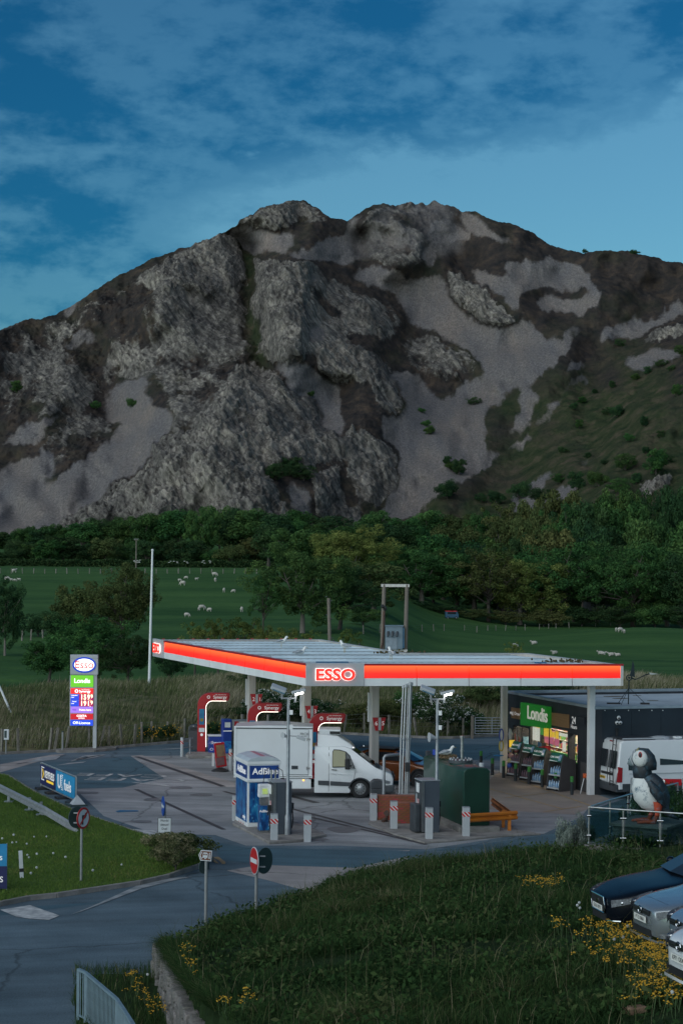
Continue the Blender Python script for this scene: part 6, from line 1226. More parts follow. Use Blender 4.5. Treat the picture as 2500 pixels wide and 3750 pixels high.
# display stands
M_std = mat('stand_grey', (.075, .070, .072), .55, var=.08); M_hdr = mat('stand_header_green', (.010, .12, .085), .4, var=.06); M_bot = mat('blue_bottle', (.05, .22, .48), .25, vs_=9, col2=(.35, .42, .48), coat=.5); M_bot2 = mat('dark_goods', (.06, .09, .12), .4, vs_=10, col2=(.25, .10, .12))
def stand(px, py, label, cap, bm_, wd=.78):
    p = G(px, py); t = thing('display_stand', label, 'display stand', p, math.atan2(sdv.y, sdv.x)+.35, 'goods stands before the shop')
    # local -x faces the forecourt; y runs along the front
    sidep = [(-.30, 0), (.72, 0), (.72, 1.32), (.35, 1.40), (.02, 1.62), (-.12, 1.30)]
    for y in (0, wd): P('side_panel', M_std, t, lambda b: b.prism(sidep, y-.015, y+.015, 'y'))
    P('back_panel', M_std, t, lambda b: b.b2(.40, .43, .02, wd-.02, 0, 1.40)); P('header', M_hdr, t, lambda b: b.add([(-.14, .02, 1.28), (-.14, wd-.02, 1.28), (.02, wd-.02, 1.64), (.02, .02, 1.64), (-.10, .02, 1.26), (-.10, wd-.02, 1.26), (.06, wd-.02, 1.62), (.06, .02, 1.62)], [(0, 1, 2, 3), (7, 6, 5, 4), (0, 4, 5, 1), (3, 2, 6, 7), (0, 3, 7, 4), (1, 5, 6, 2)])); P('header_picture', M_bot, t, lambda b: b.quad((-.125, .06, 1.33), (-.125, .22, 1.33), (-.01, .22, 1.58), (-.01, .06, 1.58)), loc=(-.012, 0, 0))
    text(cap, .125, M_wtxt, t, (-.075, wd*.60, 1.47), (R(66), 0, R(-90)), 'header_lettering', .012, .003, .92); P('wave_stripe', M_wtxt, t, lambda b: b.quad((-.145, .25, 1.29), (-.145, wd-.04, 1.31), (-.135, wd-.04, 1.335), (-.138, .25, 1.30)), loc=(-.006, 0, 0))
    for r, z in enumerate((.12, .68)):
        P('shelf', M_lgrey, t, lambda b: b.add([(-.27+.10*r, .02, z-.02), (-.27+.10*r, wd-.02, z-.02), (.38, wd-.02, z+.08), (.38, .02, z+.08), (-.27+.10*r, .02, z+.05), (-.27+.10*r, wd-.02, z+.05)], [(0, 1, 2, 3), (0, 4, 5, 1)]))
        for j in range(5):
            for i in range(3): P('bottle', bm_, t, lambda b: b.lathe([(.055, 0), (.06, .05), (.055, .2), (.025, .27), (.02, .31)], (-.17+.10*r+i*.17, .10+j*(wd-.2)/4, z+.02+i*.025), 8), smooth=True)
    return t
stand(2062, 2900, 'car care stand nearest the column, stocked with blue bottles', 'CAR CARE', M_bot); stand(2000, 2876, 'car care stand with blue bottles, second from the white column', 'CAR CARE', M_bot); stand(1960, 2862, 'car care stand with dark goods, third from the white column', 'CAR CARE', M_bot2); stand(1912, 2848, 'home fuels stand with dark bags, farthest from the white column', 'HOME FUELS', M_bot2)
p = G(2105, 2907); t = thing('cover_board', 'plain dark board behind the nearest car care stand', 'board', (p.x+.4, p.y+.8, 0), math.atan2(sdv.y, sdv.x)); P('panel', M_std, t, lambda b: b.b2(0, .05, -.9, .2, 0, 1.25)); P('shelf_top', M_std, t, lambda b: b.b2(.0, .4, -.9, .2, 1.25, 1.28))
p = G(2045, 2878); t = thing('fire_extinguisher', 'red fire extinguisher between the car care stands', 'extinguisher', p); P('cylinder', M_red, t, lambda b: b.lathe([(.08, .02), (.085, .1), (.085, .5), (.05, .58), (.02, .6)], n=14), smooth=True); P('valve', M_black, t, lambda b: (b.box((0, 0, .63), (.06, .12, .06)), b.tube([(0, -.05, .62), (-.1, -.1, .5), (-.1, -.1, .2)], .015, 6)))
p = G(2142, 2908); t = thing('sign_trestle', 'orange-topped folding trestle leaning by the white column', 'trestle', p); M_tr = mat('trestle_orange', (.6, .10, .02), .5)
P('head', M_tr, t, lambda b: b.box((0, 0, .78), (.2, .12, .2)), bev=.03)
for x in (-.22, .2): P('leg', M_white, t, lambda b: b.cyl((x*.2, 0, .75), (x, -.06, 0), .018))
P('handle', M_tr, t, lambda b: b.cyl((.02, 0, .85), (.18, 0, .84), .02))
# hanging beach toys by the column
p = G(1862, 2842); t = thing('toy_rack', 'rack of hanging beach balls and nets by the shop door', 'toy rack', p, .3)
P('frame', M_std, t, lambda b: (b.cyl((0, 0, 0), (0, 0, 2.3), .025), b.cyl((.5, .2, 0), (.5, .2, 2.2), .025), b.cyl((0, 0, 2.2), (.5, .2, 2.15), .02), b.box((.25, .1, .03), (.7, .5, .05))))
cols = [(.6, .58, .55), (.5, .03, .03), (.04, .10, .42), (.55, .40, .03), (.45, .45, .45)]; r_ = random.Random(8)
for k in range(5):
    for j, (x, y) in enumerate(((.02, -.1), (.36, .02))): P('beach_ball', mat('ball_%d' % ((k*2+j*3) % 5), cols[(k*2+j*3) % 5], .35, vs_=6, col2=cols[(k+j+1) % 5]), t, lambda b: b.ball((x+r_.uniform(-.03, .03), y, .25+k*.235), .125, 12, 8), smooth=True)
P('price_card', M_py, t, lambda b: b.b2(-.05, .22, -.16, -.15, 1.35, 1.68)); P('net_bag', mat('net_white', (.4, .4, .4), .7), t, lambda b: b.tube([(.02, -.05, 2.2), (.05, -.06, 1.95), (.04, -.06, 1.7)], [.05, .12, .08], 8));
for k in range(5): P('net_pole', (M_wood, M_red, M_lgrey)[k % 3], t, lambda b: b.cyl((.35+k*.06, .05, .5), (.28+k*.07, .08, 2.0-.05*k), .014, n=6))
p = G(1834, 2840); t = thing('inflatable_ring', 'blue and yellow swim hoop hung on the canopy column', 'toy', (p.x-.02, p.y-.25, 1.9)); P('upper_loop', M_blue, t, lambda b: b.tube([(.09*math.cos(a), 0, .28*math.sin(a)) for a in np.linspace(0, 6.28, 22)], .03, 6)); P('lower_loop', mat('toy_yellow', (.55, .42, .04), .4), t, lambda b: b.tube([(.09*math.cos(a), 0, -.50+.24*math.sin(a)) for a in np.linspace(0, 6.28, 22)], .03, 6)); P('board', mat('toy_blue', (.03, .22, .5), .4), t, lambda b: b.ball((-.12, -.05, -.95), (.25, .1, .04), 12, 6))
p = G(1925, 2835); t = thing('swing_sign', 'small blue sign panel by the shop door', 'sign', p, .3); P('panel', mat('swing_blue', (.02, .20, .38), .4, vs_=8, col2=(.25, .4, .5)), t, lambda b: b.b2(-.16, .16, -.02, .02, .7, 1.75)); P('foot', M_std, t, lambda b: (b.b2(-.2, .2, -.2, .2, 0, .06), b.cyl((0, 0, 0), (0, 0, .8), .03)))
# field gate by the back kerb
p = G(1738, 2706); q = G(1862, 2706); L_ = (q-p).length; t = thing('field_gate', 'galvanised seven-bar field gate behind the forecourt', 'gate', p, math.atan2(q.y-p.y, q.x-p.x))
for k in range(7): P('bar', M_galv, t, lambda b: b.cyl((0, 0, .28+k*.15), (L_, 0, .28+k*.15), .022, n=8))
for x in (0, L_*.5, L_): P('upright', M_galv, t, lambda b: b.cyl((x, 0, .26), (x, 0, 1.2), .025, n=8))
P('gate_post', mat('timber_post', (.20, .17, .14), .9, vs_=4, col2=(.11, .095, .08), streak=(8, 8, .8)), t, lambda b: b.box((-.15, .05, .62), (.14, .14, 1.3)))
# ================================================================ PUFFIN TERRACE (right)
tz_ = bz(6.8, 56.5)
base = W(2155, 3090, 56.5); TZ = base.z
def TW(px, py): # pixel on the terrace floor
    return G(px, py, TZ)
M_slate = mat('slate_stone', (.115, .120, .125), .8, vs_=4, col2=(.055, .060, .066), rnd=.35, bump=.4, bs=30); M_slab = mat('paving_slab', (.17, .17, .165), .85, vs_=3, col2=(.11, .11, .11))
cs = [TW(2148, 3094), TW(2500, 3118), TW(2700, 3128), TW(2700, 3010), TW(2500, 3035), TW(2180, 3068)]
cc = cs[0]; o = MB().prism([(q.x-cc.x, q.y-cc.y) for q in cs], -1.7, 0.0).build('terrace', M_slab, loc=(cc.x, cc.y, TZ)); tag(o, 'paved terrace carrying the bird statue', kind='structure')
kt = bpy.data.objects.new('terrace_wall', None); COL.objects.link(kt); kt['kind'] = 'structure'; kt['label'] = 'low stone edge below the glass balustrade'
for k in range(22):
    for r in range(2):
        a = cs[0]+(cs[1]-cs[0])*((k+.5*(r % 2))/20); q = link_mesh('coping_stone', _ks[.13], M_slate, kt, (a.x, a.y-.05, TZ-.12-r*.14), (0, 0, .0)); q.scale = ((cs[1]-cs[0]).length/20*.98, 1.6, .95)
# plinth with courses of slate
pc = TW(2242, 3078); pd = TW(2434, 3095); pr_ = math.atan2(pd.y-pc.y, pd.x-pc.x)+.02; PL = (pd-pc).length; ph = .44
pl = thing('statue_plinth', 'slate-faced stone plinth under the bird statue', 'plinth', pc, pr_)
P('core', M_slate, pl, lambda b: b.b2(.03, PL-.03, .03, 2.0, 0, ph)); P('top_slab', M_slab, pl, lambda b: b.b2(-.08, PL+.08, -.08, 2.1, ph, ph+.08), bev=.012)
_st = MB().box((0, 0, 0), (1, .08, 1)).mesh('slate_course', bev=.006, seg=1); r_ = random.Random(5)
for r in range(6):
    x = 0
    while x < PL-.02:
        w_ = min(r_.uniform(.18, .5), PL-x); h = ph/6; q = link_mesh('slate', _st, M_slate, pl, (x+w_/2, .02+r_.uniform(-.012, .012), h*(r+.5)), (0, 0, 0)); q.scale = (w_-.008, 1, h-.008); x += w_
    y = 0
    while y < 1.95:
        w_ = min(r_.uniform(.2, .5), 2.0-y); h = ph/6; q = link_mesh('slate', _st, M_slate, pl, (PL-.02+r_.uniform(-.012, .012), y+w_/2, h*(r+.5)), (0, 0, R(90))); q.scale = (w_-.008, 1, h-.008); y += w_
# puffin statue: stands facing left, side on
sc_ = 57.3/F; px0 = 2395; fp = Vector(((px0-CX)/F*57.3+.0, 57.3, TZ+ph+.08)); fp = pc+Vector((math.cos(pr_), math.sin(pr_), 0))*(PL*.62+.42)+Vector((0, .75, ph+.08))
puf = thing('puffin_statue', 'large weathered painted puffin statue standing on the slate plinth', 'statue', fp, pr_+.05)
pm = fp.y/F
def pu(px, py): return ((px-2392)*pm, (3018-py)*pm)   # metres right of the near foot / above the slab
def chip(name, c1, c2, sc=6, lo=.45, hi=.56):
    m, N, L, b = nodes_mat(name); tc = N.new('ShaderNodeTexCoord'); nz = N.new('ShaderNodeTexNoise'); nz.inputs['Scale'].default_value = sc; nz.inputs['Detail'].default_value = 8; nz.inputs['Roughness'].default_value = .75; L.new(tc.outputs['Object'], nz.inputs['Vector']); rp = N.new('ShaderNodeValToRGB'); L.new(nz.outputs[0], rp.inputs[0]); e = rp.color_ramp.elements; e[0].position = lo; e[0].color = (*c1, 1); e[1].position = hi; e[1].color = (*c2, 1); L.new(rp.outputs[0], b.inputs['Base Color']); b.inputs['Roughness'].default_value = .6; return m
M_pw_ = chip('puffin_white', (.10, .15, .19), (.55, .57, .56), 4.5, .34, .46); M_pbk = chip('puffin_black', (.010, .016, .022), (.035, .09, .13), 7, .5, .66); M_pg_ = chip('puffin_bill_grey', (.10, .14, .16), (.20, .25, .27), 5); M_pyl = chip('puffin_bill_yellow', (.20, .22, .16), (.42, .30, .05), 9); M_pft = chip('puffin_leg', (.40, .06, .025), (.28, .18, .22), 6, .5, .62)
def ring_loft(rows, name, m, smooth=True):
    # rows: (cx, cz, rx along, rz.., ry) horizontal-ish rings stacked along a path; uses tube with ellipse via scale in y
    pass
def blob(name, m, path, parent=puf):
    # path of (px,py,rpx) in the side view; body width 0.9 of height radius
    b = MB(); b.tube([(pu(x, y)[0], 0, pu(x, y)[1]) for x, y, r in path], [r*pm for x, y, r in path], 20); b.v = [(x, y*.80, z) for x, y, z in b.v]; return b.build(name, m, parent, smooth=True, ang=180)
body = blob('breast', M_pw_, [(2340,2838,12),(2338,2854,31),(2347,2880,46),(2361,2910,53),(2380,2936,48),(2398,2957,31),(2408,2968,12)])
blob('back', M_pbk, [(2362,2838,8),(2366,2850,30),(2384,2878,42),(2404,2908,38),(2418,2938,28),(2428,2965,18),(2450,2985,10),(2484,2998,3)]); blob('neck', M_pbk, [(2345,2790,16),(2343,2805,33),(2342,2825,36),(2346,2848,36),(2356,2868,22)])
blob('crown', M_pbk, [(2322,2766,8),(2334,2764,19),(2348,2768,28),(2360,2784,32),(2367,2806,32),(2372,2828,26)]);
for s in (-1, 1):
    b = MB(); cx_, cz_ = pu(2343, 2782); b.ball((cx_, s*.20, cz_), (.235, .12, .25), 18, 12); f_ = b.build('cheek', M_pw_, puf, smooth=True); ex, ez = pu(2347, 2768); e_ = MB().ball((ex, s*.312, ez), (.045, .02, .075), 12, 8).build('eye', M_black, puf, smooth=True); MB().ball((ex, s*.305, ez), (.06, .018, .10), 12, 8).build('eye_ring', M_redp, e_, smooth=True)
b = MB(); prf = [(2318,2745,26),(2308,2762,30),(2298,2776,28),(2290,2790,22),(2288,2806,13),(2287,2812,5)]
bl_path = [(2336,2783,.30,.19),(2326,2783,.29,.185),(2313,2785,.265,.16),(2301,2790,.22,.13),(2292,2797,.15,.09),(2286,2806,.06,.04)]
vs, fs, n = [], [], 16
for (x, y, rz, ry) in bl_path:
    cx_, cz_ = pu(x, y)
    for j in range(n): a = 2*math.pi*j/n; vs.append((cx_-.10*math.sin(a)*(1 if math.sin(a) < 0 else -.4), ry*math.cos(a), cz_+rz*math.sin(a)))
for i in range(len(bl_path)-1):
    for j in range(n): fs.append((i*n+j, i*n+(j+1) % n, (i+1)*n+(j+1) % n, (i+1)*n+j))
fs.append(tuple((len(bl_path)-1)*n+j for j in range(n))); bill = MB().add(vs, fs).build('bill', M_pg_, puf, smooth=True, ang=60)
for (x, rz, ry, m) in ((2325, .30, .20, M_pyl), (2313, .275, .168, M_lgrey), (2305, .245, .150, M_lgrey)):
    cx_, cz_ = pu(x, 2783 if x > 2320 else (2785 if x > 2307 else 2788)); P('bill_ridge', m, bill, lambda b: b.tube([(cx_-.10*math.sin(a)*(1 if math.sin(a) < 0 else -.4), ry*math.cos(a), cz_+rz*math.sin(a)) for a in np.linspace(0, 6.28, 26)], .016 if m is M_lgrey else .026, 6))
for s in (-1, 1): b = MB(); b.tube([(pu(2386, 2860)[0], s*.34, pu(2386, 2860)[1]), (pu(2404, 2890)[0], s*.36, pu(2404, 2890)[1]), (pu(2424, 2925)[0], s*.28, pu(2424, 2925)[1]), (pu(2440, 2962)[0], s*.10, pu(2440, 2962)[1])], [.05, .16, .13, .02], 10); b.build('wing', M_pbk, puf, smooth=True)
for k, (x, yo) in enumerate(((2412, -.18), (2376, .22))):
    kx, kz = pu(x, 2955); fx = kx-.10; P('leg', M_pft, puf, lambda b: b.tube([(kx, yo, kz+.15), (kx-.02, yo, kz*.55), (fx, yo, .10), (fx-.03, yo, .03)], [.16, .075, .07, .06], 12), smooth=True)
    for a in (-.5, 0, .45): P('toe', M_pft, puf, lambda b: b.tube([(fx, yo, .05), (fx-.28*math.cos(a), yo+.3*math.sin(a), .055), (fx-.55*math.cos(a), yo+.5*math.sin(a), .02)], [.06, .045, .015], 8), smooth=True)
    P('web', M_pft, puf, lambda b: b.add([(fx, yo, .05), (fx-.44*math.cos(.5), yo-.5*math.sin(.5)*.8, .025), (fx-.46, yo, .03), (fx-.44*math.cos(.45), yo+.5*math.sin(.45)*.8, .025)], [(0, 1, 2), (0, 2, 3)]))
# glass balustrade
def bal_glass():
    m = bpy.data.materials.new('balustrade_glass'); m.use_nodes = True; N = m.node_tree.nodes; L = m.node_tree.links; N.clear(); o = N.new('ShaderNodeOutputMaterial'); tr = N.new('ShaderNodeBsdfTransparent'); tr.inputs[0].default_value = (.62, .76, .76, 1); gl = N.new('ShaderNodeBsdfGlossy'); gl.inputs['Roughness'].default_value = .06; mx = N.new('ShaderNodeMixShader'); mx.inputs[0].default_value = .07; L.new(tr.outputs[0], mx.inputs[1]); L.new(gl.outputs[0], mx.inputs[2]); L.new(mx.outputs[0], o.inputs[0]); return m
M_bg_ = bal_glass()
bp = [TW(2155, 3092), TW(2281, 3103), TW(2416, 3113), TW(2560, 3124)]; bk = [TW(2155, 3092), TW(2232, 3062), TW(2298, 3040), TW(2480, 2990)]
bal = thing('glass_balustrade', 'steel and glass balustrade round the statue terrace', 'balustrade', bp[0]); O_ = bp[0]
for ps in (bp, bk):
    for k, q in enumerate(ps):
        if ps is bk and k == 0: continue
        po = P('post', M_steel, bal, lambda b: b.cyl(q-O_, q-O_+Vector((0, 0, 1.07)), .026)); P('base_flange', M_steel, po, lambda b: b.cyl(q-O_, q-O_+Vector((0, 0, .04)), .055))
        for z in (.25, .83): P('glass_clamp', M_chrome, po, lambda b: b.box(q-O_+Vector((0, -.02, z)), (.20 if ps is bp and k else .14, .05, .055)), bev=.015)
    for a, c in zip(ps[:-1], ps[1:]):
        d = (c-a); P('glass_panel', M_bg_, bal, lambda b: b.bar(a-O_+d*.05+Vector((0, 0, .53)), c-O_-d*.05+Vector((0, 0, .53)), .012, .92))
        P('handrail', M_steel, bal, lambda b: b.cyl(a-O_+Vector((0, 0, 1.09)), c-O_+Vector((0, 0, 1.09)), .028), smooth=True)
# notice frame and red sign behind the statue
p = W(2310, 2960, 62); t = thing('notice_frame', 'upright steel notice frame with red panel behind the statue', 'notice board', (p.x, p.y, -.0)); P('upright', M_galv, t, lambda b: (b.cyl((0, 0, 0), (0, 0, 3.0), .03), b.cyl((.9, 0, 0), (.9, 0, 3.0), .03), b.cyl((0, 0, 2.98), (.9, 0, 2.98), .025), b.cyl((0, 0, 2.0), (.9, 0, 2.0), .02))); P('red_panel', mat('faded_red', (.40, .07, .04), .6), t, lambda b: b.b2(.08, .35, -.02, .0, .9, 1.75)); P('dark_panel', M_dgrey, t, lambda b: b.b2(.06, .85, -.02, 0, 2.06, 2.85))
p = W(2440, 2840, 70); t = thing('red_sign_board', 'red sign board on the grass behind the puffin statue', 'sign', (p.x, p.y, 0)); P('board', M_red, t, lambda b: b.b2(-.15, .55, -.03, .03, 1.84, 2.07)); P('lettering_strip', M_wtxt, t, lambda b: b.disc((-.12, -.035, 1.98), .07, 'y', 12, .01)); P('legs', M_galv, t, lambda b: (b.cyl((-.3, 0, 0), (-.3, 0, 2.1), .03), b.cyl((.6, 0, 0), (.6, 0, 2.1), .03)))
# cafe hut at the right edge
p = G(2462, 3000, 1.2); hut = thing('cafe_hut', 'dark timber cafe hut with green bird sign at the right edge', 'hut', (p.x, 60.0, 0))
hp = 60.0/F; hx = lambda px: (px-2462)*hp; hz_ = lambda py: HC-(py-HY-10.5)*hp
P('corner_post', M_clad2, hut, lambda b: b.b2(hx(2468), hx(2482), -.05, .1, 0, hz_(2640))); P('front_wall', M_clad2, hut, lambda b: b.b2(hx(2482), hx(2700), .05, .12, .0, hz_(2850))); P('window', M_glass, hut, lambda b: b.b2(hx(2482), hx(2700), .06, .10, hz_(2838), hz_(2660))); P('window_picture', mat('hut_panel_blue', (.06, .12, .18), .4, vs_=2, col2=(.22, .27, .30)), hut, lambda b: b.b2(hx(2483), hx(2560), .04, .055, hz_(2770), hz_(2700))); P('counter', M_dgrey, hut, lambda b: b.b2(hx(2462), hx(2700), -.2, .1, hz_(2850), hz_(2838)))
P('sign_board', mat('hut_sign_green', (.010, .12, .045), .5, var=.06), hut, lambda b: b.b2(hx(2455), hx(2700), -.25, -.18, hz_(2640), hz_(2552))); P('sign_lip', mat('hut_lip', (.03, .16, .10), .5), hut, lambda b: b.b2(hx(2451), hx(2700), -.35, -.18, hz_(2643), hz_(2638)))
P('bird_back', M_black, hut, lambda b: b.prism([(hx(2472), hz_(2639)), (hx(2488), hz_(2639)), (hx(2490), hz_(2600)), (hx(2484), hz_(2578)), (hx(2478), hz_(2590))], -.262, -.25, 'y')); P('bird_face', M_wtxt, hut, lambda b: b.disc((hx(2484), -.268, hz_(2588)), .10, 'y', 16, .008)); P('bird_breast', M_wtxt, hut, lambda b: b.prism([(hx(2481), hz_(2640)), (hx(2486), hz_(2640)), (hx(2486), hz_(2618)), (hx(2482), hz_(2620))], -.27, -.26, 'y')); P('bird_bill', M_tr, hut, lambda b: b.prism([(hx(2487), hz_(2603)), (hx(2492), hz_(2606)), (hx(2490), hz_(2585))], -.27, -.26, 'y'))
P('awning_arm', M_white, hut, lambda b: (b.bar((hx(2424), -.6, hz_(2560)), (hx(2700), -.3, hz_(2600)), .06, .06), b.bar((hx(2440), -.5, hz_(2562)), (hx(2475), -.2, hz_(2552)), .04, .04), b.bar((hx(2485), -.2, hz_(2548)), (hx(2560), -.1, hz_(2560)), .05, .05))); P('roof', M_clad2, hut, lambda b: b.b2(hx(2470), hx(2720), -.15, 2.5, hz_(2552), hz_(2546)))
P('blue_sign', M_blue, hut, lambda b: b.b2(hx(2468), hx(2700), -.06, -.02, hz_(2885), hz_(2853))); P('red_logo', M_red, hut, lambda b: b.b2(hx(2470), hx(2482), -.07, -.06, hz_(2867), hz_(2854))); text('Glob', .17, M_py, hut, (hx(2497), -.07, hz_(2862)), name='lettering', bold=.01)
# ================================================================ SIGNS, BARRIERS, LEFT SIDE
M_sred = mat('sign_red', (.42, .010, .014), .45, var=.05); M_swhite = mat('sign_white', (.58, .60, .62), .45, var=.05); M_sblue = mat('sign_blue', (.008, .06, .32), .45, var=.05); M_sback = mat('sign_back_grey', (.030, .055, .055), .6, var=.1); M_brown = mat('sign_brown', (.14, .035, .012), .5, var=.06); M_post = mat('sign_post_grey', (.26, .27, .27), .5, .2, vs_=3, col2=(.20, .20, .20))
def facing(name, label, base, H, yaw, r=.04, cat='road sign'):
    t = thing(name, label, cat, base); P('post', M_post, t, lambda b: b.cyl((0, 0, -.1), (0, 0, H), r, n=14), smooth=True); f = bpy.data.objects.new('sign_face', None); COL.objects.link(f); f.parent = t; f.rotation_euler = (0, 0, yaw); return t, f
# no right turn
p = G(297, 3228, .1); t, f = facing('no_right_turn_sign', 'round no-right-turn sign on a grey post in the lawn', p, 2.15, R(62)); t_H = 2.0
P('rim', M_sred, f, lambda b: b.disc((0, -.06, 1.93), .33, 'y', 32, .02)); P('white_disc', M_swhite, f, lambda b: b.disc((0, -.072, 1.93), .265, 'y', 32, .008)); P('arrow', M_plt, f, lambda b: b.prism([(-.09, 1.74), (-.02, 1.74), (-.02, 1.96), (.06, 1.96), (.06, 1.90), (.15, 2.0), (.06, 2.10), (.06, 2.03), (-.09, 2.03)], -.082, -.078, 'y')); P('bar', M_sred, f, lambda b: b.box((0, -.086, 1.93), (.5, .006, .055), M=Matrix.Rotation(R(-45), 3, 'Y'))); P('back', M_sback, f, lambda b: b.disc((0, -.045, 1.93), .325, 'y', 32, .01))
P('second_sign', M_sback, t, lambda b: b.disc((0, 0, 0), .33, 'y', 32, .02), loc=(-.17, .16, 1.93), rot=(0, 0, R(48))); P('bracket', M_galv, t, lambda b: (b.box((-.1, .03, 2.08), (.3, .03, .04)), b.box((-.1, .03, 1.78), (.3, .03, .04))))
# ahead left + plate
p = G(602, 3128, .1); t, f = facing('keep_left_sign', 'round blue left-arrow sign above a white plate beside the shrub', p, 1.68, R(-76))
P('blue_disc', M_sblue, f, lambda b: b.disc((.0, -.06, 1.60), .33, 'y', 32, .02)); P('arrow', M_swhite, f, lambda b: b.prism([(-.24, 1.60), (-.08, 1.72), (-.08, 1.64), (.24, 1.64), (.24, 1.56), (-.08, 1.56), (-.08, 1.48)], -.078, -.072, 'y'))
P('text_plate', M_swhite, t, lambda b: b.box((0, 0, 0), (.42, .012, .56)), loc=(.0, -.06, .92), rot=(0, 0, .15)); pb = P('plate_border', M_plt, t, lambda b: b.box((0, 0, 0), (.45, .008, .59)), loc=(.0, -.052, .92), rot=(0, 0, .15))
for k, s in enumerate(('Ffordd', 'ddeuol', 'Dual', 'carriageway')): text(s, .105 if k < 3 else .082, M_plt, t, (.0, -.07, 1.12-k*.135), (R(90), 0, .15), 'plate_lettering', .012, .001, .95)
# caravan site direction sign
p = G(753, 3385); t = thing('caravan_site_sign', 'small brown caravan and walker arrow sign on a tall grey post', 'road sign', p); P('post', M_post, t, lambda b: b.cyl((0, 0, -.1), (0, 0, 2.0), .045, n=14), smooth=True)
bf = bpy.data.objects.new('arrow_board', None); COL.objects.link(bf); bf.parent = t; bf.location = (-.02, -.06, 1.88); bf.rotation_euler = (0, R(4), .0)
P('border', M_swhite, bf, lambda b: b.prism([(-.19, .0), (-.13, .145), (.17, .145), (.17, -.145), (-.13, -.145)], 0, .012, 'y')); P('panel', M_brown, bf, lambda b: b.prism([(-.165, .0), (-.115, .12), (.148, .12), (.148, -.12), (-.115, -.12)], -.006, 0, 'y')); P('arrow_edge', M_swhite, bf, lambda b: b.prism([(-.15, 0), (-.105, .10), (-.085, .10), (-.125, 0), (-.085, -.10), (-.105, -.10)], -.01, -.006, 'y'))
P('caravan_symbol', M_swhite, bf, lambda b: (b.prism([(-.07, -.06), (-.07, .06), (-.05, .085), (.045, .085), (.065, .05), (.065, -.06)], -.011, -.006, 'y'), b.box((-.085, -.008, -.065), (.05, .004, .012)), b.disc((0, -.009, -.07), .025, 'y', 12, .004))); P('caravan_window', M_brown, bf, lambda b: (b.box((-.035, -.013, .03), (.04, .003, .04)), b.box((.025, -.013, .03), (.04, .003, .04)))); P('walker_symbol', M_swhite, bf, lambda b: (b.disc((.11, -.009, .075), .014, 'y', 10, .004), b.box((.11, -.009, .02), (.028, .004, .08)), b.bar((.105, -.009, -.01), (.09, -.009, -.085), .004, .018), b.bar((.112, -.009, -.01), (.13, -.009, -.085), .004, .018), b.bar((.11, -.009, .04), (.135, -.009, -.01), .004, .012)))
P('second_sign', M_sback, t, lambda b: b.disc((0, 0, 0), .20, 'y', 24, .02), loc=(-.07, .10, 1.56), rot=(0, 0, R(50)))
# no entry
p = G(937, 3348); t, f = facing('no_entry_sign', 'red no-entry disc on a grey post at the bank edge', p, 1.72, R(-70), .045)
P('rim', M_swhite, f, lambda b: b.disc((0, -.06, 1.50), .385, 'y', 36, .02)); P('red_disc', M_sred, f, lambda b: b.disc((0, -.073, 1.50), .362, 'y', 36, .008)); P('white_bar', M_swhite, f, lambda b: b.box((0, -.081, 1.50), (.58, .008, .13))); P('second_sign', M_sback, t, lambda b: b.disc((0, 0, 0), .37, 'y', 36, .02), loc=(.22, .26, 1.46), rot=(0, 0, R(56))); P('bracket', M_galv, t, lambda b: (b.box((.1, .06, 1.62), (.3, .03, .04)), b.box((.1, .06, 1.32), (.3, .03, .04))))
# verge marker and banner at the left edge
p = G(77, 3216, .1); t = thing('verge_marker', 'white verge marker post with dark band on the lawn', 'marker post', p, .2); P('post', M_swhite, t, lambda b: b.box((0, 0, .41), (.12, .05, .86), M=Matrix.Rotation(-.06, 3, 'Y')), bev=.01); P('band', M_plt, t, lambda b: b.box((.015, 0, .24), (.13, .06, .11), M=Matrix.Rotation(-.06, 3, 'Y')))
p = G(24, 3262, .1); t = thing('feather_banner', 'cyan and navy fabric banner at the left edge of the lawn', 'banner', p, .1); M_cyan = mat('banner_cyan', (.015, .24, .48), .6, vs_=2, var=.08); M_navy = mat('banner_navy', (.010, .014, .09), .6, vs_=2, var=.1)
P('upper_panel', M_cyan, t, lambda b: b.b2(-.9, .0, -.01, .01, .72, 1.38)); P('lower_panel', M_navy, t, lambda b: b.b2(-.9, .01, -.01, .01, .05, .72)); text('fuels', .26, M_wtxt, t, (-.15, -.015, .98), name='lettering', bold=.01, align='RIGHT').location.x = -.12; text('KEYFUELS', .24, M_wtxt, t, (-.10, -.015, .32), name='lettering', bold=.02, align='RIGHT'); P('pole', M_galv, t, lambda b: (b.cyl((-.9, .02, 0), (-.9, .02, 1.42), .02), b.cyl((.0, .02, 0), (.0, .02, 1.4), .015)))
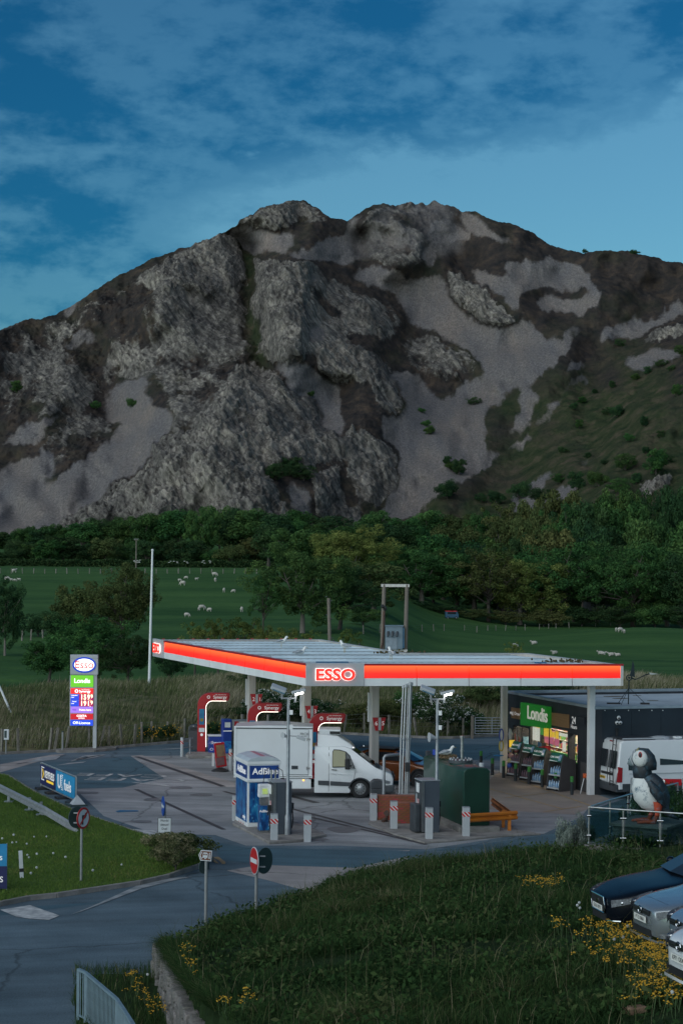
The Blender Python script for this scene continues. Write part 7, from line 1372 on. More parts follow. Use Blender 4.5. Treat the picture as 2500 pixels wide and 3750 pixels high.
# fuel card hoarding
a = G(150, 2888); c = G(279, 2948); L_ = (c-a).length; t = thing('fuel_card_hoarding', 'long two-panel fuel card banner frame standing on the lane edge', 'hoarding', a, math.atan2(c.y-a.y, c.x-a.x))
P('frame', M_galv, t, lambda b: (b.cyl((0, 0, 1.12), (L_, 0, 1.12), .03), b.cyl((0, 0, .16), (L_, 0, .16), .03), b.cyl((0, 0, .1), (0, 0, 1.12), .03), b.cyl((L_, 0, .1), (L_, 0, 1.12), .03))); P('navy_banner', M_navy, t, lambda b: b.b2(.05, L_*.47, -.05, -.035, .24, 1.07)); P('cyan_banner', M_cyan, t, lambda b: b.b2(L_*.47, L_-.06, -.052, -.037, .22, 1.09))
text('KEYFUELS', .42, M_wtxt, t, (L_*.285, -.056, .70), name='lettering', bold=.03, sx=.88); P('strapline', M_py, t, lambda b: b.b2(L_*.20, L_*.40, -.055, -.05, .40, .50)); P('badge_frame', M_wtxt, t, lambda b: (b.b2(.25, .75, -.056, -.05, .95, .99), b.b2(.25, .30, -.056, -.05, .48, .92), b.b2(.25, .75, -.056, -.05, .42, .47))); P('chevron', M_py, t, lambda b: b.prism([(.42, .9), (.52, .9), (.68, .70), (.52, .5), (.42, .5), (.56, .70)], -.057, -.05, 'y'))
text('fuels', .62, M_wtxt, t, (L_*.80, -.058, .60), name='lettering', bold=.02); text('U', .80, M_wtxt, t, (L_*.57, -.058, .64), name='lettering', bold=.03); P('dotted_k', M_wtxt, t, lambda b: [b.b2(L_*.625, L_*.625+.12+.16*abs(k-4)/4, -.058, -.053, .36+k*.075, .39+k*.075) for k in range(9)])
for k in range(4): x = L_*(.06+k*.29); P('foot', M_black, t, lambda b: b.prism([(x-.28, 0), (x+.28, 0), (x+.24, .09), (x-.24, .09)], -.3, .3, 'y'), bev=.02); P('leg', M_rust, t, lambda b: b.cyl((x, 0, .05), (x, 0, .3), .03))
P('end_stay', M_lgrey, t, lambda b: b.add([(L_-.1, -.3, .0), (L_+.5, -.3, 0), (L_+.5, .3, 0), (L_-.1, .3, 0), (L_+.15, 0, .42)], [(0, 1, 4), (1, 2, 4), (2, 3, 4), (3, 0, 4)])); P('end_base', M_sback, t, lambda b: b.b2(L_-.25, L_+.6, -.4, .3, -.0, .06))
# guard rail
g0, g1, g2 = G(-120, 2828, .62), G(165, 2972, .55), G(282, 3042, .16); t = thing('guard_rail', 'galvanised crash barrier sloping to the ground on the lawn', 'guard rail', (g0.x, g0.y, 0)); o0 = Vector((g0.x, g0.y, 0))
def beam(a, c, w=.31):
    d = (c-a).normalized(); n = Vector((-d.y, d.x, 0)).normalized()*-1 if False else Vector((d.y, -d.x, 0)).normalized(); k = MB(); pr = [(o_, h-.16) for o_, h in wprof]; m = len(pr); vs = [a-o0+n*o_+Vector((0, 0, h)) for o_, h in pr]+[c-o0+n*o_+Vector((0, 0, h)) for o_, h in pr]
    k.add(vs, [(i, (i+1) % m, m+(i+1) % m, m+i) for i in range(m)]+[tuple(range(m-1, -1, -1)), tuple(range(m, 2*m))]); return k
beam(g0, g1).build('beam', M_galv, t); beam(g1, g2).build('beam_end', M_galv, t)
for px, py in ((-90, 2885), (32, 2938), (108, 2968), (150, 2985)):
    q = G(px, py, .1); P('post', M_galv, t, lambda b: (b.box((q.x-o0.x, q.y-o0.y, .32), (.10, .14, .55)), b.box((q.x-o0.x, q.y-o0.y, .12), (.35, .3, .04))))
# small posts by the back kerb
p = G(22, 2762, .1); t = thing('parking_notice', 'small white notice box on a short post by the back kerb', 'notice', p); P('post', M_post, t, lambda b: b.cyl((0, 0, 0), (0, 0, 1.2), .035)); P('box', M_swhite, t, lambda b: b.box((.02, -.03, .98), (.25, .12, .52)), bev=.015); P('screen', M_sback, t, lambda b: b.box((-.02, -.095, 1.0), (.12, .012, .36)))
p = G(229, 2750, .1); t = thing('marker_pole', 'short grey marker pole on the price sign island', 'pole', p); P('shaft', M_post, t, lambda b: b.cyl((0, 0, 0), (0, 0, .95), .05)); P('cap', M_sback, t, lambda b: b.cyl((0, 0, .95), (0, 0, 1.0), .055))
# poles
M_tim = mat('timber_pole', (.22, .19, .16), .9, vs_=3, col2=(.12, .10, .085), streak=(8, 8, .6), bump=.3, bs=20)
p = W(546, 2530, 130); t = thing('white_pole', 'tall slim white pole behind the price sign', 'pole', (p.x, p.y, gz(p.x, p.y)), 0, rot=(0, R(.9), 0)); P('shaft', M_white, t, lambda b: b.tube([(0, 0, -.2), (0, 0, 9.2)], [.10, .065], 12), smooth=True); P('finial', M_white, t, lambda b: b.ball((0, 0, 9.25), .09, 10, 7))
p = on_ground(40, 2612); t = thing('leaning_pole', 'leaning white pole in rough grass at the left edge', 'pole', p, rot=(0, R(-24), 0)); P('shaft', M_white, t, lambda b: b.cyl((0, 0, -.2), (0, 0, 2.6), .06)); P('collar', M_lgrey, t, lambda b: b.cyl((0, 0, .3), (0, 0, .42), .075))
p = on_ground(498, 2082); t = thing('utility_pole', 'pale wooden utility pole with crossarm at the far field edge', 'utility pole', p); P('pole', M_tim, t, lambda b: b.cyl((0, 0, 0), (0, 0, 7.8), .17, .13)); P('crossarm', M_tim, t, lambda b: b.box((0, -.15, 7.4), (1.1, .15, .18)));
for x in (-.48, 0, .48): P('insulator', M_lgrey, t, lambda b: b.cyl((x, -.15, 7.5), (x, -.15, 7.75), .06, n=8))
p = W(1212, 2345, 138); z0 = gz(p.x, p.y); t = thing('utility_pole', 'weathered wooden pole with side brackets behind the canopy', 'utility pole', (p.x, p.y, z0), rot=(0, R(-2), 0)); hh = W(1207, 2190, 138).z-z0; P('pole', M_tim, t, lambda b: b.cyl((0, 0, 0), (0, 0, hh), .14, .12));
for z in (hh-.2, hh-1.5, hh-2.9): P('bracket', M_dgrey, t, lambda b: (b.box((.16, 0, z), (.2, .05, .05)), b.box((-.16, 0, z+.3), (.16, .05, .05))))
pl_, pr2 = W(1398, 2380, 135), W(1486, 2380, 135); z0 = gz(pl_.x, 135); t = thing('transformer_frame', 'H-frame of wooden poles carrying a blue-grey transformer', 'transformer', (pl_.x, 135, z0)); dx = pr2.x-pl_.x; hh = W(1400, 2140, 135).z-z0
P('pole', M_tim, t, lambda b: b.cyl((-.02, 0, 0), (.12, 0, hh), .17, .14)); P('pole', M_tim, t, lambda b: b.cyl((dx-.08, 0, 0), (dx+.03, 0, hh), .17, .14)); P('cross_beam', M_wcol, t, lambda b: b.box((dx/2+.05, -.05, hh-.08), (dx+.3, .14, .2)))
zt = W(1440, 2378, 135).z-z0; M_trf = mat('transformer_blue_grey', (.15, .21, .26), .5, vs_=1.5, var=.08); P('tank', M_trf, t, lambda b: b.prism([(.22, 0), (1.45, 0), (1.45, 1.62), (.22, 1.62)], -.45, .45, 'y'), loc=(0, 0, zt), bev=.04); P('front_panel', mat('transformer_panel', (.22, .27, .32), .5), t, lambda b: b.b2(.25, 1.05, -.50, -.45, .0, .82), loc=(0, 0, zt)); P('lid', M_trf, t, lambda b: b.b2(.18, 1.5, -.5, .5, 1.62, 1.7), loc=(0, 0, zt)); P('cooling_fin', mat('transformer_side', (.04, .13, .22), .5), t, lambda b: [b.b2(1.46, 1.56, -.4+k*.16, -.34+k*.16, .1, 1.55) for k in range(6)], loc=(0, 0, zt))
for k in range(3): P('bushing', M_dgrey, t, lambda b: b.tube([(.42+k*.32, -.45, 1.25), (.40+k*.32, -.62, 1.05), (.38+k*.32, -.70, .92)], [.09, .08, .05], 8), loc=(0, 0, zt))
P('support_beam', M_wcol, t, lambda b: b.box((dx/2, -.1, 0), (dx+.2, .3, .18)), loc=(0, 0, zt-.1)); P('cable_bundle', M_rust, t, lambda b: b.tube([(.12, -.2, hh-1.9), (.10, -.22, hh-3), (.02, -.25, zt+.4), (-.15, -.2, zt-.2)], [.10, .05, .06, .05], 6)); P('cable_head', M_black, t, lambda b: [b.ball((.1+.12*math.cos(k*1.3), -.2+.08*math.sin(k*2.1), hh-1.75+.08*(k % 4)), .10, 6, 5) for k in range(8)])
# fences
M_fp = mat('fence_post_wood', (.24, .22, .19), .9, vs_=5, col2=(.13, .12, .10), rnd=.2); M_wire = mat('fence_wire', (.16, .16, .16), .5, .6)
def fence(pts, label, h, w, wires, jit=.05, name='post_and_wire_fence'):
    o_ = pts[0]; t = thing(name, label, 'fence', o_); r = random.Random(len(pts)); tops = []
    for p in pts:
        d = Vector((r.gauss(0, jit), r.gauss(0, jit), 0)); hh = h*r.uniform(.9, 1.1); q = p-o_; P('post', M_fp, t, lambda b: b.bar(q-Vector((0, 0, .2)), q+d+Vector((0, 0, hh)), w, w)); tops.append((q, q+d+Vector((0, 0, hh))))
    for k in range(wires):
        f_ = .25+.7*k/max(1, wires-1); P('wire', M_wire, t, lambda b: b.tube([a+(c-a)*f_ for a, c in tops], .006 if h < 2 else .02, 4))
    return t
fpx = [(-30,2728),(60,2726),(158,2700),(222,2722),(252,2712),(290,2712),(362,2716),(400,2712),(437,2706),(483,2702),(505,2716),(550,2698),(588,2694),(640,2690),(700,2684),(775,2680),(830,2678),(900,2676),(985,2676),(1060,2674),(1140,2672),(1260,2668),(1330,2668),(1420,2674),(1520,2682),(1640,2704),(1700,2704)]
fence([Vector((G(x, y).x, float(bank_line(G(x, y).x))+1.0, .05)) for x, y in fpx], 'leaning wooden post and wire fence along the back kerb', 1.1, .11, 4, .10)
def gpt(px, py): q = on_ground(px, py); return Vector((q.x, q.y, q.z))
fence([gpt(x, y) for x, y in ((1330,2322),(1390,2318),(1455,2320),(1545,2314),(1588,2312),(1625,2311),(1700,2310),(1745,2317),(1785,2310),(1815,2311),(1850,2310),(1888,2310),(1922,2309),(1973,2305),(2008,2304),(2035,2302),(2083,2301),(2180,2296),(2235,2291),(2340,2290),(2390,2290),(2457,2284),(2490,2283),(2560,2280))], 'thin post and wire fence below the right-hand trees', 1.25, .13, 3, .06)
fence([gpt(x, y) for x, y in ((-20,2352),(80,2346),(112,2346),(158,2340),(230,2342))], 'short post and wire fence in the left field', 1.2, .16, 3, .06)
fence([gpt(x, y) for x, y in np.stack([np.linspace(-40, 980, 26), np.full(26, 2101)], -1)], 'long far field fence before the dark hedge', 1.25, .18, 3, .05)
# ================================================================ BANK: wall, railing, flowers, cars
M_rub = mat('rubble_stone', (.20, .185, .17), .9, vs_=5, col2=(.10, .095, .09), rnd=.3, bump=.6, bs=18)
wl = thing('stone_wall', 'low rubble retaining wall holding back the grass bank', 'wall', (WALL[0].x, WALL[0].y, 0)); wo = Vector((WALL[0].x, WALL[0].y, 0)); _rs = []
for k in range(5):
    b = MB().box((0, 0, 0), (1, 1, 1)); me = b.mesh('stone', bev=.16, seg=2, smooth=True, ang=80); rr = random.Random(k)
    for v in me.vertices: v.co += Vector((rr.uniform(-.06, .06), rr.uniform(-.06, .06), rr.uniform(-.06, .06)))
    _rs.append(me)
r_ = random.Random(2)
wp = [Vector((float(np.interp(y, _wy, _wx)), y, 0)) for y in np.linspace(WALL[0].y+.1, 34.5, 60)]
for a, c in zip(wp[:-1], wp[1:]):
    pass
dist = 0.0; segs = list(zip(wp[:-1], wp[1:])); ang_ = math.atan2(wp[-1].y-wp[0].y, wp[-1].x-wp[0].x)
for row in range(6):
    y = WALL[0].y+.05
    while y > 34.6:
        w_ = r_.uniform(.20, .48); y1 = y-w_*.97; x = float(np.interp((y+y1)/2, _wy, _wx)); top = zb(x, (y+y1)/2)+.04; hrow = .21; z = -.02+row*hrow+hrow/2
        if z-hrow/2 < top-.05:
            o = link_mesh('stone', r_.choice(_rs), M_rub, wl, (x-.10+r_.uniform(-.04, .03)-wo.x, (y+y1)/2-wo.y, min(z, top-.06)), (r_.uniform(-.1, .1), r_.uniform(-.1, .1), math.atan2(np.interp(y1, _wy, _wx)-np.interp(y, _wy, _wx), y1-y)*-1)); o.scale = (r_.uniform(.24, .34), w_*1.02, hrow*r_.uniform(.95, 1.18))
        y = y1
# railing
RP = [G(285, 3738), G(312, 3752), G(425, 3860), G(452, 3905), G(500, 3990), G(620, 4200)]
rl = thing('pedestrian_railing', 'pale blue-grey pedestrian railing with thin upright bars', 'railing', RP[0]); M_rail = mat('railing_blue_grey', (.20, .29, .34), .5, .2, vs_=4, col2=(.15, .21, .25)); ro = RP[0]
for a, c in zip(RP[:-1], RP[1:]):
    P('top_rail', M_rail, rl, lambda b: b.bar(a-ro+Vector((0, 0, 1.1)), c-ro+Vector((0, 0, 1.1)), .07, .05)); P('bottom_rail', M_rail, rl, lambda b: b.bar(a-ro+Vector((0, 0, .12)), c-ro+Vector((0, 0, .12)), .04, .03)); n = max(1, int((c-a).length/.105)); P('post', M_rail, rl, lambda b: b.box(a-ro+Vector((0, 0, .54)), (.06, .06, 1.12)))
    for k in range(1, n): q = a+(c-a)*(k/n)-ro; link_mesh('baluster', BAL if 'BAL' in globals() else globals().setdefault('BAL', MB().cyl((0, 0, .12), (0, 0, 1.08), .011, n=6).mesh('baluster')), M_rail, rl, q)
# footway under the railing
flat('footway', [(300,3750),(430,3640),(470,3680),(560,3900),(700,4300),(520,4300)], .012, M_conc2)
# flowers
M_yf = mat('yellow_flower', (.52, .31, .012), .7, vs_=30, col2=(.40, .20, .008)); M_stem = mat('flower_stem', (.05, .09, .03), .9); M_clk = mat('dandelion_clock', (.45, .47, .47), .95)
def flower_patch(name, label, spots, seed):
    r = np.random.default_rng(seed); V, Fc, Vs, Fs = [], [], [], []; t = thing(name, label, 'flowers', on_bank(*spots[0][:2])); o_ = t.location.copy()
    b = MB(); s = MB()
    for (px, py, sx, sy, n) in spots:
        for k in range(n):
            q = on_bank(px+r.normal(0, sx), py+r.normal(0, sy)); h = r.uniform(.22, .42); top = q+Vector((r.normal(0, .05), r.normal(0, .05), h)); s.tube([q-o_, top-o_], .006, 3, False)
            for j in range(r.integers(4, 9)):
                c = top-o_+Vector((r.normal(0, .045), r.normal(0, .045), r.normal(0, .02))); rr = r.uniform(.013, .022); a = r.uniform(0, 6)
                b.add([c+Vector((rr*math.cos(a+g), rr*math.sin(a+g), r.normal(0, .006))) for g in np.linspace(0, 6.28, 7)[:-1]]+[c+Vector((0, 0, .014))], [(i, (i+1) % 6, 6) for i in range(6)])
    o1 = b.build('blossoms', M_yf, t); o1['kind'] = 'stuff'; o2_ = s.build('stems', M_stem, t); o2_['kind'] = 'stuff'
flower_patch('ragwort_clump', 'broad clump of yellow flowers in front of the white car', [(2225,3450,55,18,60),(2310,3495,60,20,70),(2380,3545,50,18,55),(2290,3560,70,22,30),(2440,3580,40,14,30)], 1)
flower_patch('ragwort_clump', 'yellow flowers in the bottom right corner', [(2410,3655,45,18,28),(2470,3650,30,24,28),(2350,3690,40,14,14),(2430,3700,40,18,24),(2490,3600,15,18,14)], 2)
flower_patch('ragwort_clump', 'small yellow flower patch on the bank beside the dark car', [(1985,3278,34,9,22),(2015,3272,18,8,10),(1935,3270,16,5,7),(2045,3430,18,14,8)], 3)
flower_patch('ragwort_clump', 'few yellow flowers on top of the stone wall', [(690,3520,12,12,5),(705,3590,18,14,8),(860,3720,28,14,10),(905,3700,10,5,3)], 4)
flower_patch('ragwort_clump', 'yellow flowers among weeds below the stone wall', [(560,3700,36,18,15),(480,3615,12,12,5),(500,3655,14,12,5),(600,3740,20,8,7)], 5)
bc, sc2 = MB(), MB(); r_ = random.Random(6)
spots = [(2113,3350),(2122,3360),(2197,3345),(2222,3382),(2312,3373),(2298,3432),(2248,3482),(2280,3475),(2382,3478),(2120,3340),(2458,3640),(2460,3690),(2420,3625),(2490,3660),(580,3545),(588,3570),(592,3572),(540,3600),(2440,3610)]
for x, y in spots: q = on_bank(x, y+18); bc.ball((q.x, q.y, q.z+.30), .032, 8, 6); sc2.tube([q, (q.x, q.y, q.z+.3)], .004, 3)
ls = [(50,3075),(45,3095),(60,3100),(98,3108),(100,3150),(106,3160),(135,3140),(195,3142),(170,3077),(134,3188),(113,3217),(340,3200),(445,3187),(240,3152),(125,3072),(8,3080)]
for x, y in ls: q = G(x, y+12, .1); r1 = r_.uniform(.03, .045); bc.ball((q.x, q.y, .1+r_.uniform(.15, .3)), r1, 8, 6)
o = bc.build('dandelion_clocks', M_clk); tag(o, 'white dandelion seed heads dotted through the grass', kind='stuff'); o = sc2.build('dandelion_stalks', M_stem); tag(o, 'thin dandelion stalks in the bank grass', kind='stuff')
# litter
p = on_bank(2325, 3712); tag(MB().box((0, 0, .05), (.34, .2, .12), .4).build('cardboard_litter', mat('litter_card', (.30, .20, .13), .9, vs_=8, col2=(.2, .12, .08)), loc=p, bev=.03), 'crumpled brown carton lying in the bank grass', 'litter')
p = on_bank(612, 3722); tag(MB().ball((0, 0, .06), (.07, .06, .08), 8, 6).build('plastic_litter', mat('litter_plastic', (.35, .5, .55), .3), loc=p), 'crumpled pale plastic bottle below the stone wall', 'litter')
# parked cars on the right
def front_details(t, spec, grille, head, lower, plate_s, badge=None, lowcol=None):
    f = spec['L']*.78; h = spec['W']/2
    def strip(name, m, pts, th=.02, off=.012):
        b = MB(); n = len(pts); k = [Vector(p) for p in pts]; b.add(k, [tuple(range(n))]); return b.build(name, m, t)
    return f, h
def curved(t, name, m, prof, z0, z1, off=.012, z0b=None, z1b=None, parent=None, zt=0.0):
    # band wrapped round the front corner: prof list of (x, y); z interpolated
    b = MB(); n = len(prof); vs = []
    for i, (x, y) in enumerate(prof):
        k = i/(n-1); a = z0+((z0b if z0b is not None else z0)-z0)*k; c = z1+((z1b if z1b is not None else z1)-z1)*k; vs += [(x, y, a), (x-zt, y, c)]
    b.add(vs, [(2*i, 2*i+2, 2*i+3, 2*i+1) for i in range(n-1)]); return b.build(name, m, parent or t, smooth=True, ang=60)
def park(name_label, platepx, D, yaw, m, spec, pl_text, kind):
    q = W(*platepx, D); fw = Vector((math.cos(yaw), math.sin(yaw), 0)); f = spec['L']*.78; base = q-fw*(f+.02); pm_ = base+fw*(f-spec['L']/2)
    zf = bz(q.x-fw.x*.85, q.y-fw.y*.85); zr = bz(q.x-fw.x*3.4, q.y-fw.y*3.4); slope = (zr-zf)/2.55; pit = math.atan(slope)*.4
    z = q.z-spec['pz']+math.tan(pit)*f; loc = (base.x, base.y, z)
    t = hatch('parked_car', name_label, loc, yaw, m, spec, (0, pit)); h = spec['W']/2; nz_ = spec['nz']
    hw = lambda x: h*np.interp(f-x, [0, .06, .26, .60, 1.0], [.46, .66, .875, .975, 1.005])
    ring = lambda xs, s: [(x+.012, s*(hw(x)+.028)) for x in xs]
    for s in (-1, 1):
        hd = curved(t, 'headlamp', M_hl, ring([f-.05, f-.12, f-.22, f-.34, f-.48, f-.62], s), nz_-.19, nz_-.05, z0b=nz_-.04, z1b=nz_+.05)
        P('lens', M_chrome, hd, lambda b: (b.ball((f-.22, s*(hw(f-.22)+.004), nz_-.09), (.045, .03, .04), 10, 7), b.ball((f-.36, s*(hw(f-.36)+.004), nz_-.06), (.04, .03, .04), 10, 7)), smooth=True)
    if kind == 'jag':
        P('grille', M_black, t, lambda b: b.prism([(-.34, .36), (-.38, .52), (-.34, .66), (.34, .66), (.38, .52), (.34, .36)], f+.004, f+.02, 'x'), bev=.01); P('grille_surround', M_chrome, t, lambda b: b.tube([(f+.014, y, z) for y, z in ((-.34, .36), (-.39, .52), (-.35, .67), (.35, .67), (.39, .52), (.34, .36), (-.34, .36))], .014, 6)); P('badge', M_chrome, t, lambda b: b.disc((f+.026, 0, .56), .05, 'x', 14, .01)); P('lower_blade', M_chrome, t, lambda b: b.tube([(f-.08, s_*h*.62, .24), (f-.03, s_*h*.45, .235)] if False else [(f-.16, h*.84, .26), (f-.06, h*.66, .245), (f-.0, h*.5, .24)], .018, 6)); P('air_intake', M_black, t, lambda b: b.b2(f-.03, f+.006, -.38, .38, .20, .34))
    if kind in ('golf', 'cit', 'toy'):
        P('grille', M_black, t, lambda b: b.prism([(-.36, nz_-.15), (-.38, nz_-.06), (.38, nz_-.06), (.36, nz_-.15)], f-.02, f+.012, 'x')); P('grille_bar', M_chrome, t, lambda b: b.b2(f+.012, f+.02, -.36, .36, nz_-.105, nz_-.095)); P('badge', M_chrome, t, lambda b: b.tube([(f+.03, .07*math.cos(a), nz_-.09+.07*math.sin(a)) for a in np.linspace(0, 6.28, 20)], .012, 6))
        if kind == 'golf': P('badge_letters', M_chrome, t, lambda b: [b.bar((f+.032, y0, nz_-.09+z0), (f+.032, y1, nz_-.09+z1), .012, .014) for y0, z0, y1, z1 in ((-.045, .045, -.02, -.05), (-.02, -.05, 0, .01), (0, .01, .02, -.05), (.02, -.05, .045, .045), (-.025, .06, 0, .015), (0, .015, .025, .06))])
        P('lower_intake', M_black, t, lambda b: b.prism([(-.40, .24), (-.38, .36), (.38, .36), (.40, .24)], f-.10, f+.008, 'x')); curved(t, 'fog_lamp', M_hl, ring([f-.08, f-.2], 1), .25, .33); curved(t, 'fog_lamp', M_hl, ring([f-.08, f-.2], -1), .25, .33); curved(t, 'splitter', m, [(x+.03, y*1.02) for x, y in ring([f-.45, f-.2, f-.05], 1)]+[(f+.02, 0)]+[(x+.03, y*1.02) for x, y in ring([f-.05, f-.2, f-.45], -1)], .16, .21)
    curved(t, 'hood_gap', M_plt, [(f-.30, y) for y in np.linspace(-h*.6, h*.6, 7)], nz_+.058, nz_+.062)
    plate(t, f+.03, 0, spec['pz'], pl_text, R(90)); return t
M_cb = mat('car_black', (.004, .006, .010), .25, 0, var=.05, spec=.22); M_cs = mat('car_silver', (.34, .38, .41), .25, .65, var=.03, coat=.8); M_cbl = mat('car_pale_blue', (.28, .36, .44), .25, .5, var=.03, coat=.8); M_cw = mat('car_white', (.62, .64, .66), .25, var=.03, coat=.8)
jag = dict(L=4.9, W=1.92, H=1.44, hz=.86, nz=.70, cowl=4.9*.78-1.55, wr=.34, pz=.44); golf = dict(L=4.2, W=1.78, H=1.46, hz=.88, nz=.76, cowl=4.2*.78-1.25, wr=.32, pz=.52); cit = dict(L=3.9, W=1.73, H=1.47, hz=.90, nz=.78, cowl=3.9*.78-1.1, wr=.31, pz=.50); toy = dict(L=4.0, W=1.75, H=1.5, hz=.92, nz=.80, cowl=4.0*.78-1.1, wr=.32, pz=.52)
park('glossy black saloon with chrome-edged grille parked on the bank', (2192, 3318), 38.0, R(192), M_cb, jag, 'GU16 UVX', 'jag'); park('silver hatchback parked beside the black saloon on the bank', (2348, 3361), 34.8, R(194), M_cs, golf, 'FT13 KMA', 'golf')
park('pale blue hatchback mostly cut off between silver and white cars', (2488, 3426), 31.8, R(195), M_cbl, cit, 'LV17 WPS', 'cit'); park('white hatchback nearest the viewer, cut off at right edge', (2490, 3514), 28.8, R(196), M_cw, toy, 'KP71 ODN', 'toy')
# ================================================================ TREES, HEDGES, SHEEP
def leaf_mat(name, c0, c1, c2, rnd=.22, trans=.28):
    m = bpy.data.materials.new(name); m.use_nodes = True; N = m.node_tree.nodes; L = m.node_tree.links; N.clear(); out = N.new('ShaderNodeOutputMaterial'); at = N.new('ShaderNodeAttribute'); at.attribute_name = 'tone'; rp = N.new('ShaderNodeValToRGB'); L.new(at.outputs['Fac'], rp.inputs[0]); e = rp.color_ramp.elements; e[0].position = .1; e[0].color = (*c0, 1); e[1].position = .9; e[1].color = (*c2, 1); x = e.new(.5); x.color = (*c1, 1)
    oi = N.new('ShaderNodeObjectInfo'); hs = N.new('ShaderNodeHueSaturation'); mr = N.new('ShaderNodeMapRange'); L.new(oi.outputs['Random'], mr.inputs[0]); mr.inputs[3].default_value = 1-rnd; mr.inputs[4].default_value = 1+rnd; L.new(mr.outputs[0], hs.inputs['Value']); L.new(rp.outputs[0], hs.inputs['Color'])
    ml = N.new('ShaderNodeMath'); ml.operation = 'MULTIPLY'; L.new(oi.outputs['Random'], ml.inputs[0]); ml.inputs[1].default_value = 7.31; fr_ = N.new('ShaderNodeMath'); fr_.operation = 'FRACT'; L.new(ml.outputs[0], fr_.inputs[0]); m2 = N.new('ShaderNodeMapRange'); L.new(fr_.outputs[0], m2.inputs[0]); m2.inputs[3].default_value = .475; m2.inputs[4].default_value = .525; L.new(m2.outputs[0], hs.inputs['Hue'])
    d = N.new('ShaderNodeBsdfDiffuse'); t = N.new('ShaderNodeBsdfTranslucent'); mx = N.new('ShaderNodeMixShader'); mx.inputs[0].default_value = trans; L.new(hs.outputs[0], d.inputs[0]); L.new(hs.outputs[0], t.inputs[0]); L.new(d.outputs[0], mx.inputs[1]); L.new(t.outputs[0], mx.inputs[2]); L.new(mx.outputs[0], out.inputs[0]); MATS[name] = m; return m
LM = [leaf_mat('leaf_deep_green', (0.028, 0.072, 0.028), (0.054, 0.118, 0.040), (0.092, 0.173, 0.051)), leaf_mat('leaf_yellow_green', (0.067, 0.105, 0.032), (0.123, 0.166, 0.049), (0.198, 0.230, 0.069)), leaf_mat('leaf_olive', (0.049, 0.072, 0.029), (0.084, 0.110, 0.042), (0.141, 0.154, 0.058)), leaf_mat('leaf_dark', (0.019, 0.049, 0.024), (0.038, 0.081, 0.035), (0.064, 0.115, 0.044))]
M_bark = mat('bark', (.10, .085, .070), .95, vs_=6, col2=(.05, .043, .036), streak=(1, 1, .3)); M_barkp = mat('bark_pale', (.24, .21, .18), .95, vs_=6, col2=(.12, .105, .09), streak=(1, 1, .3))
def crown_mesh(name, seed, nclump, nleaf, shape, leaf, flat_=.75, clr=(.07, .13), hollow=.35, blossom=False):
    """crown in unit height: shape(r) returns clump centres"""
    r = np.random.default_rng(seed); C = shape(r, nclump); cr = r.uniform(clr[0], clr[1], len(C)); ct = r.normal(.5, .17, len(C))
    n = nleaf; ci = r.integers(0, len(C), n); d = r.normal(0, 1, (n, 3)); d /= np.linalg.norm(d, axis=1)[:, None]; rad = r.uniform(hollow, 1, n)**.5
    p = C[ci]+d*rad[:, None]*cr[ci][:, None]*np.array([1.15, 1.15, flat_]); nrm = d*.8+np.array([0, 0, .55])+r.normal(0, .55, (n, 3)); nrm /= np.linalg.norm(nrm, axis=1)[:, None]
    a = np.cross(nrm, r.normal(0, 1, (n, 3))); a /= np.linalg.norm(a, axis=1)[:, None]; b = np.cross(nrm, a); L = leaf*r.uniform(.6, 1.35, n)[:, None]; w = L*.55
    V = np.stack([p-a*L*.5, p+b*w*.5, p+a*L*.5-nrm*L*.12, p-b*w*.5], 1).reshape(-1, 3); kz = 1/np.percentile(V[:, 2], 99.6); V[:, 2] *= kz; C = C*np.array([1, 1, kz]); EXT.append(float(np.percentile(V[:, 0], 99)-np.percentile(V[:, 0], 1))); Q = np.arange(n*4).reshape(-1, 4); me = bpy.data.meshes.new(name); fast_mesh(me, V, Q); tone = np.clip(ct[ci]+r.normal(0, .14, n), 0, 1); at = me.attributes.new('tone', 'FLOAT', 'POINT'); at.data.foreach_set('value', np.repeat(tone, 4).astype(np.float32)); return me, C
def trunk_mesh(name, C, seed, h0=.28, r0=.035, nl=9, lean=.0, base=(0, 0)):
    r = random.Random(seed); b = MB(); top = Vector((lean, 0, h0)); b.tube([(base[0], base[1], -.03), (base[0]*.6+lean*.4, 0, h0*.5), top, top+Vector((lean*.3, .01, .16))], [r0*1.25, r0, r0*.8, r0*.45], 8)
    idx = list(range(len(C))); r.shuffle(idx)
    for i in idx[:nl]:
        c = Vector(C[i]); s = top+Vector((0, 0, r.uniform(-.06, .10))); m = s.lerp(c, .5)+Vector((r.uniform(-.03, .03), r.uniform(-.03, .03), .03)); b.tube([s, m, c], [r0*.5, r0*.3, r0*.08], 6)
        for j in range(2): k = m.lerp(c, r.uniform(.1, .6)); b.tube([k, k+Vector((r.uniform(-.09, .09), r.uniform(-.09, .09), r.uniform(.02, .10)))], [r0*.18, r0*.05], 4)
    return b.mesh(name, smooth=True, ang=60)
def ell_shape(cz, rx, rz, top_bias=.0, squash=1.0, lobes=3):
    def f(r, n):
        out = []
        lob = [(r.uniform(-.35, .35)*rx, r.uniform(-.35, .35)*rx, r.uniform(-.2, .35)*rz, r.uniform(.55, .8)) for _ in range(lobes)]
        while len(out) < n:
            l = lob[r.integers(0, lobes)]; d = r.normal(0, 1, 3); d /= np.linalg.norm(d); k = r.uniform(.45, 1)**.6; p = np.array([l[0]+d[0]*rx*l[3]*k, l[1]+d[1]*rx*l[3]*k, cz+l[2]+d[2]*rz*l[3]*k])
            if p[2] > .10: out.append(p)
        return np.array(out)
    return f
TV = {}; EXT = []; TE = {}
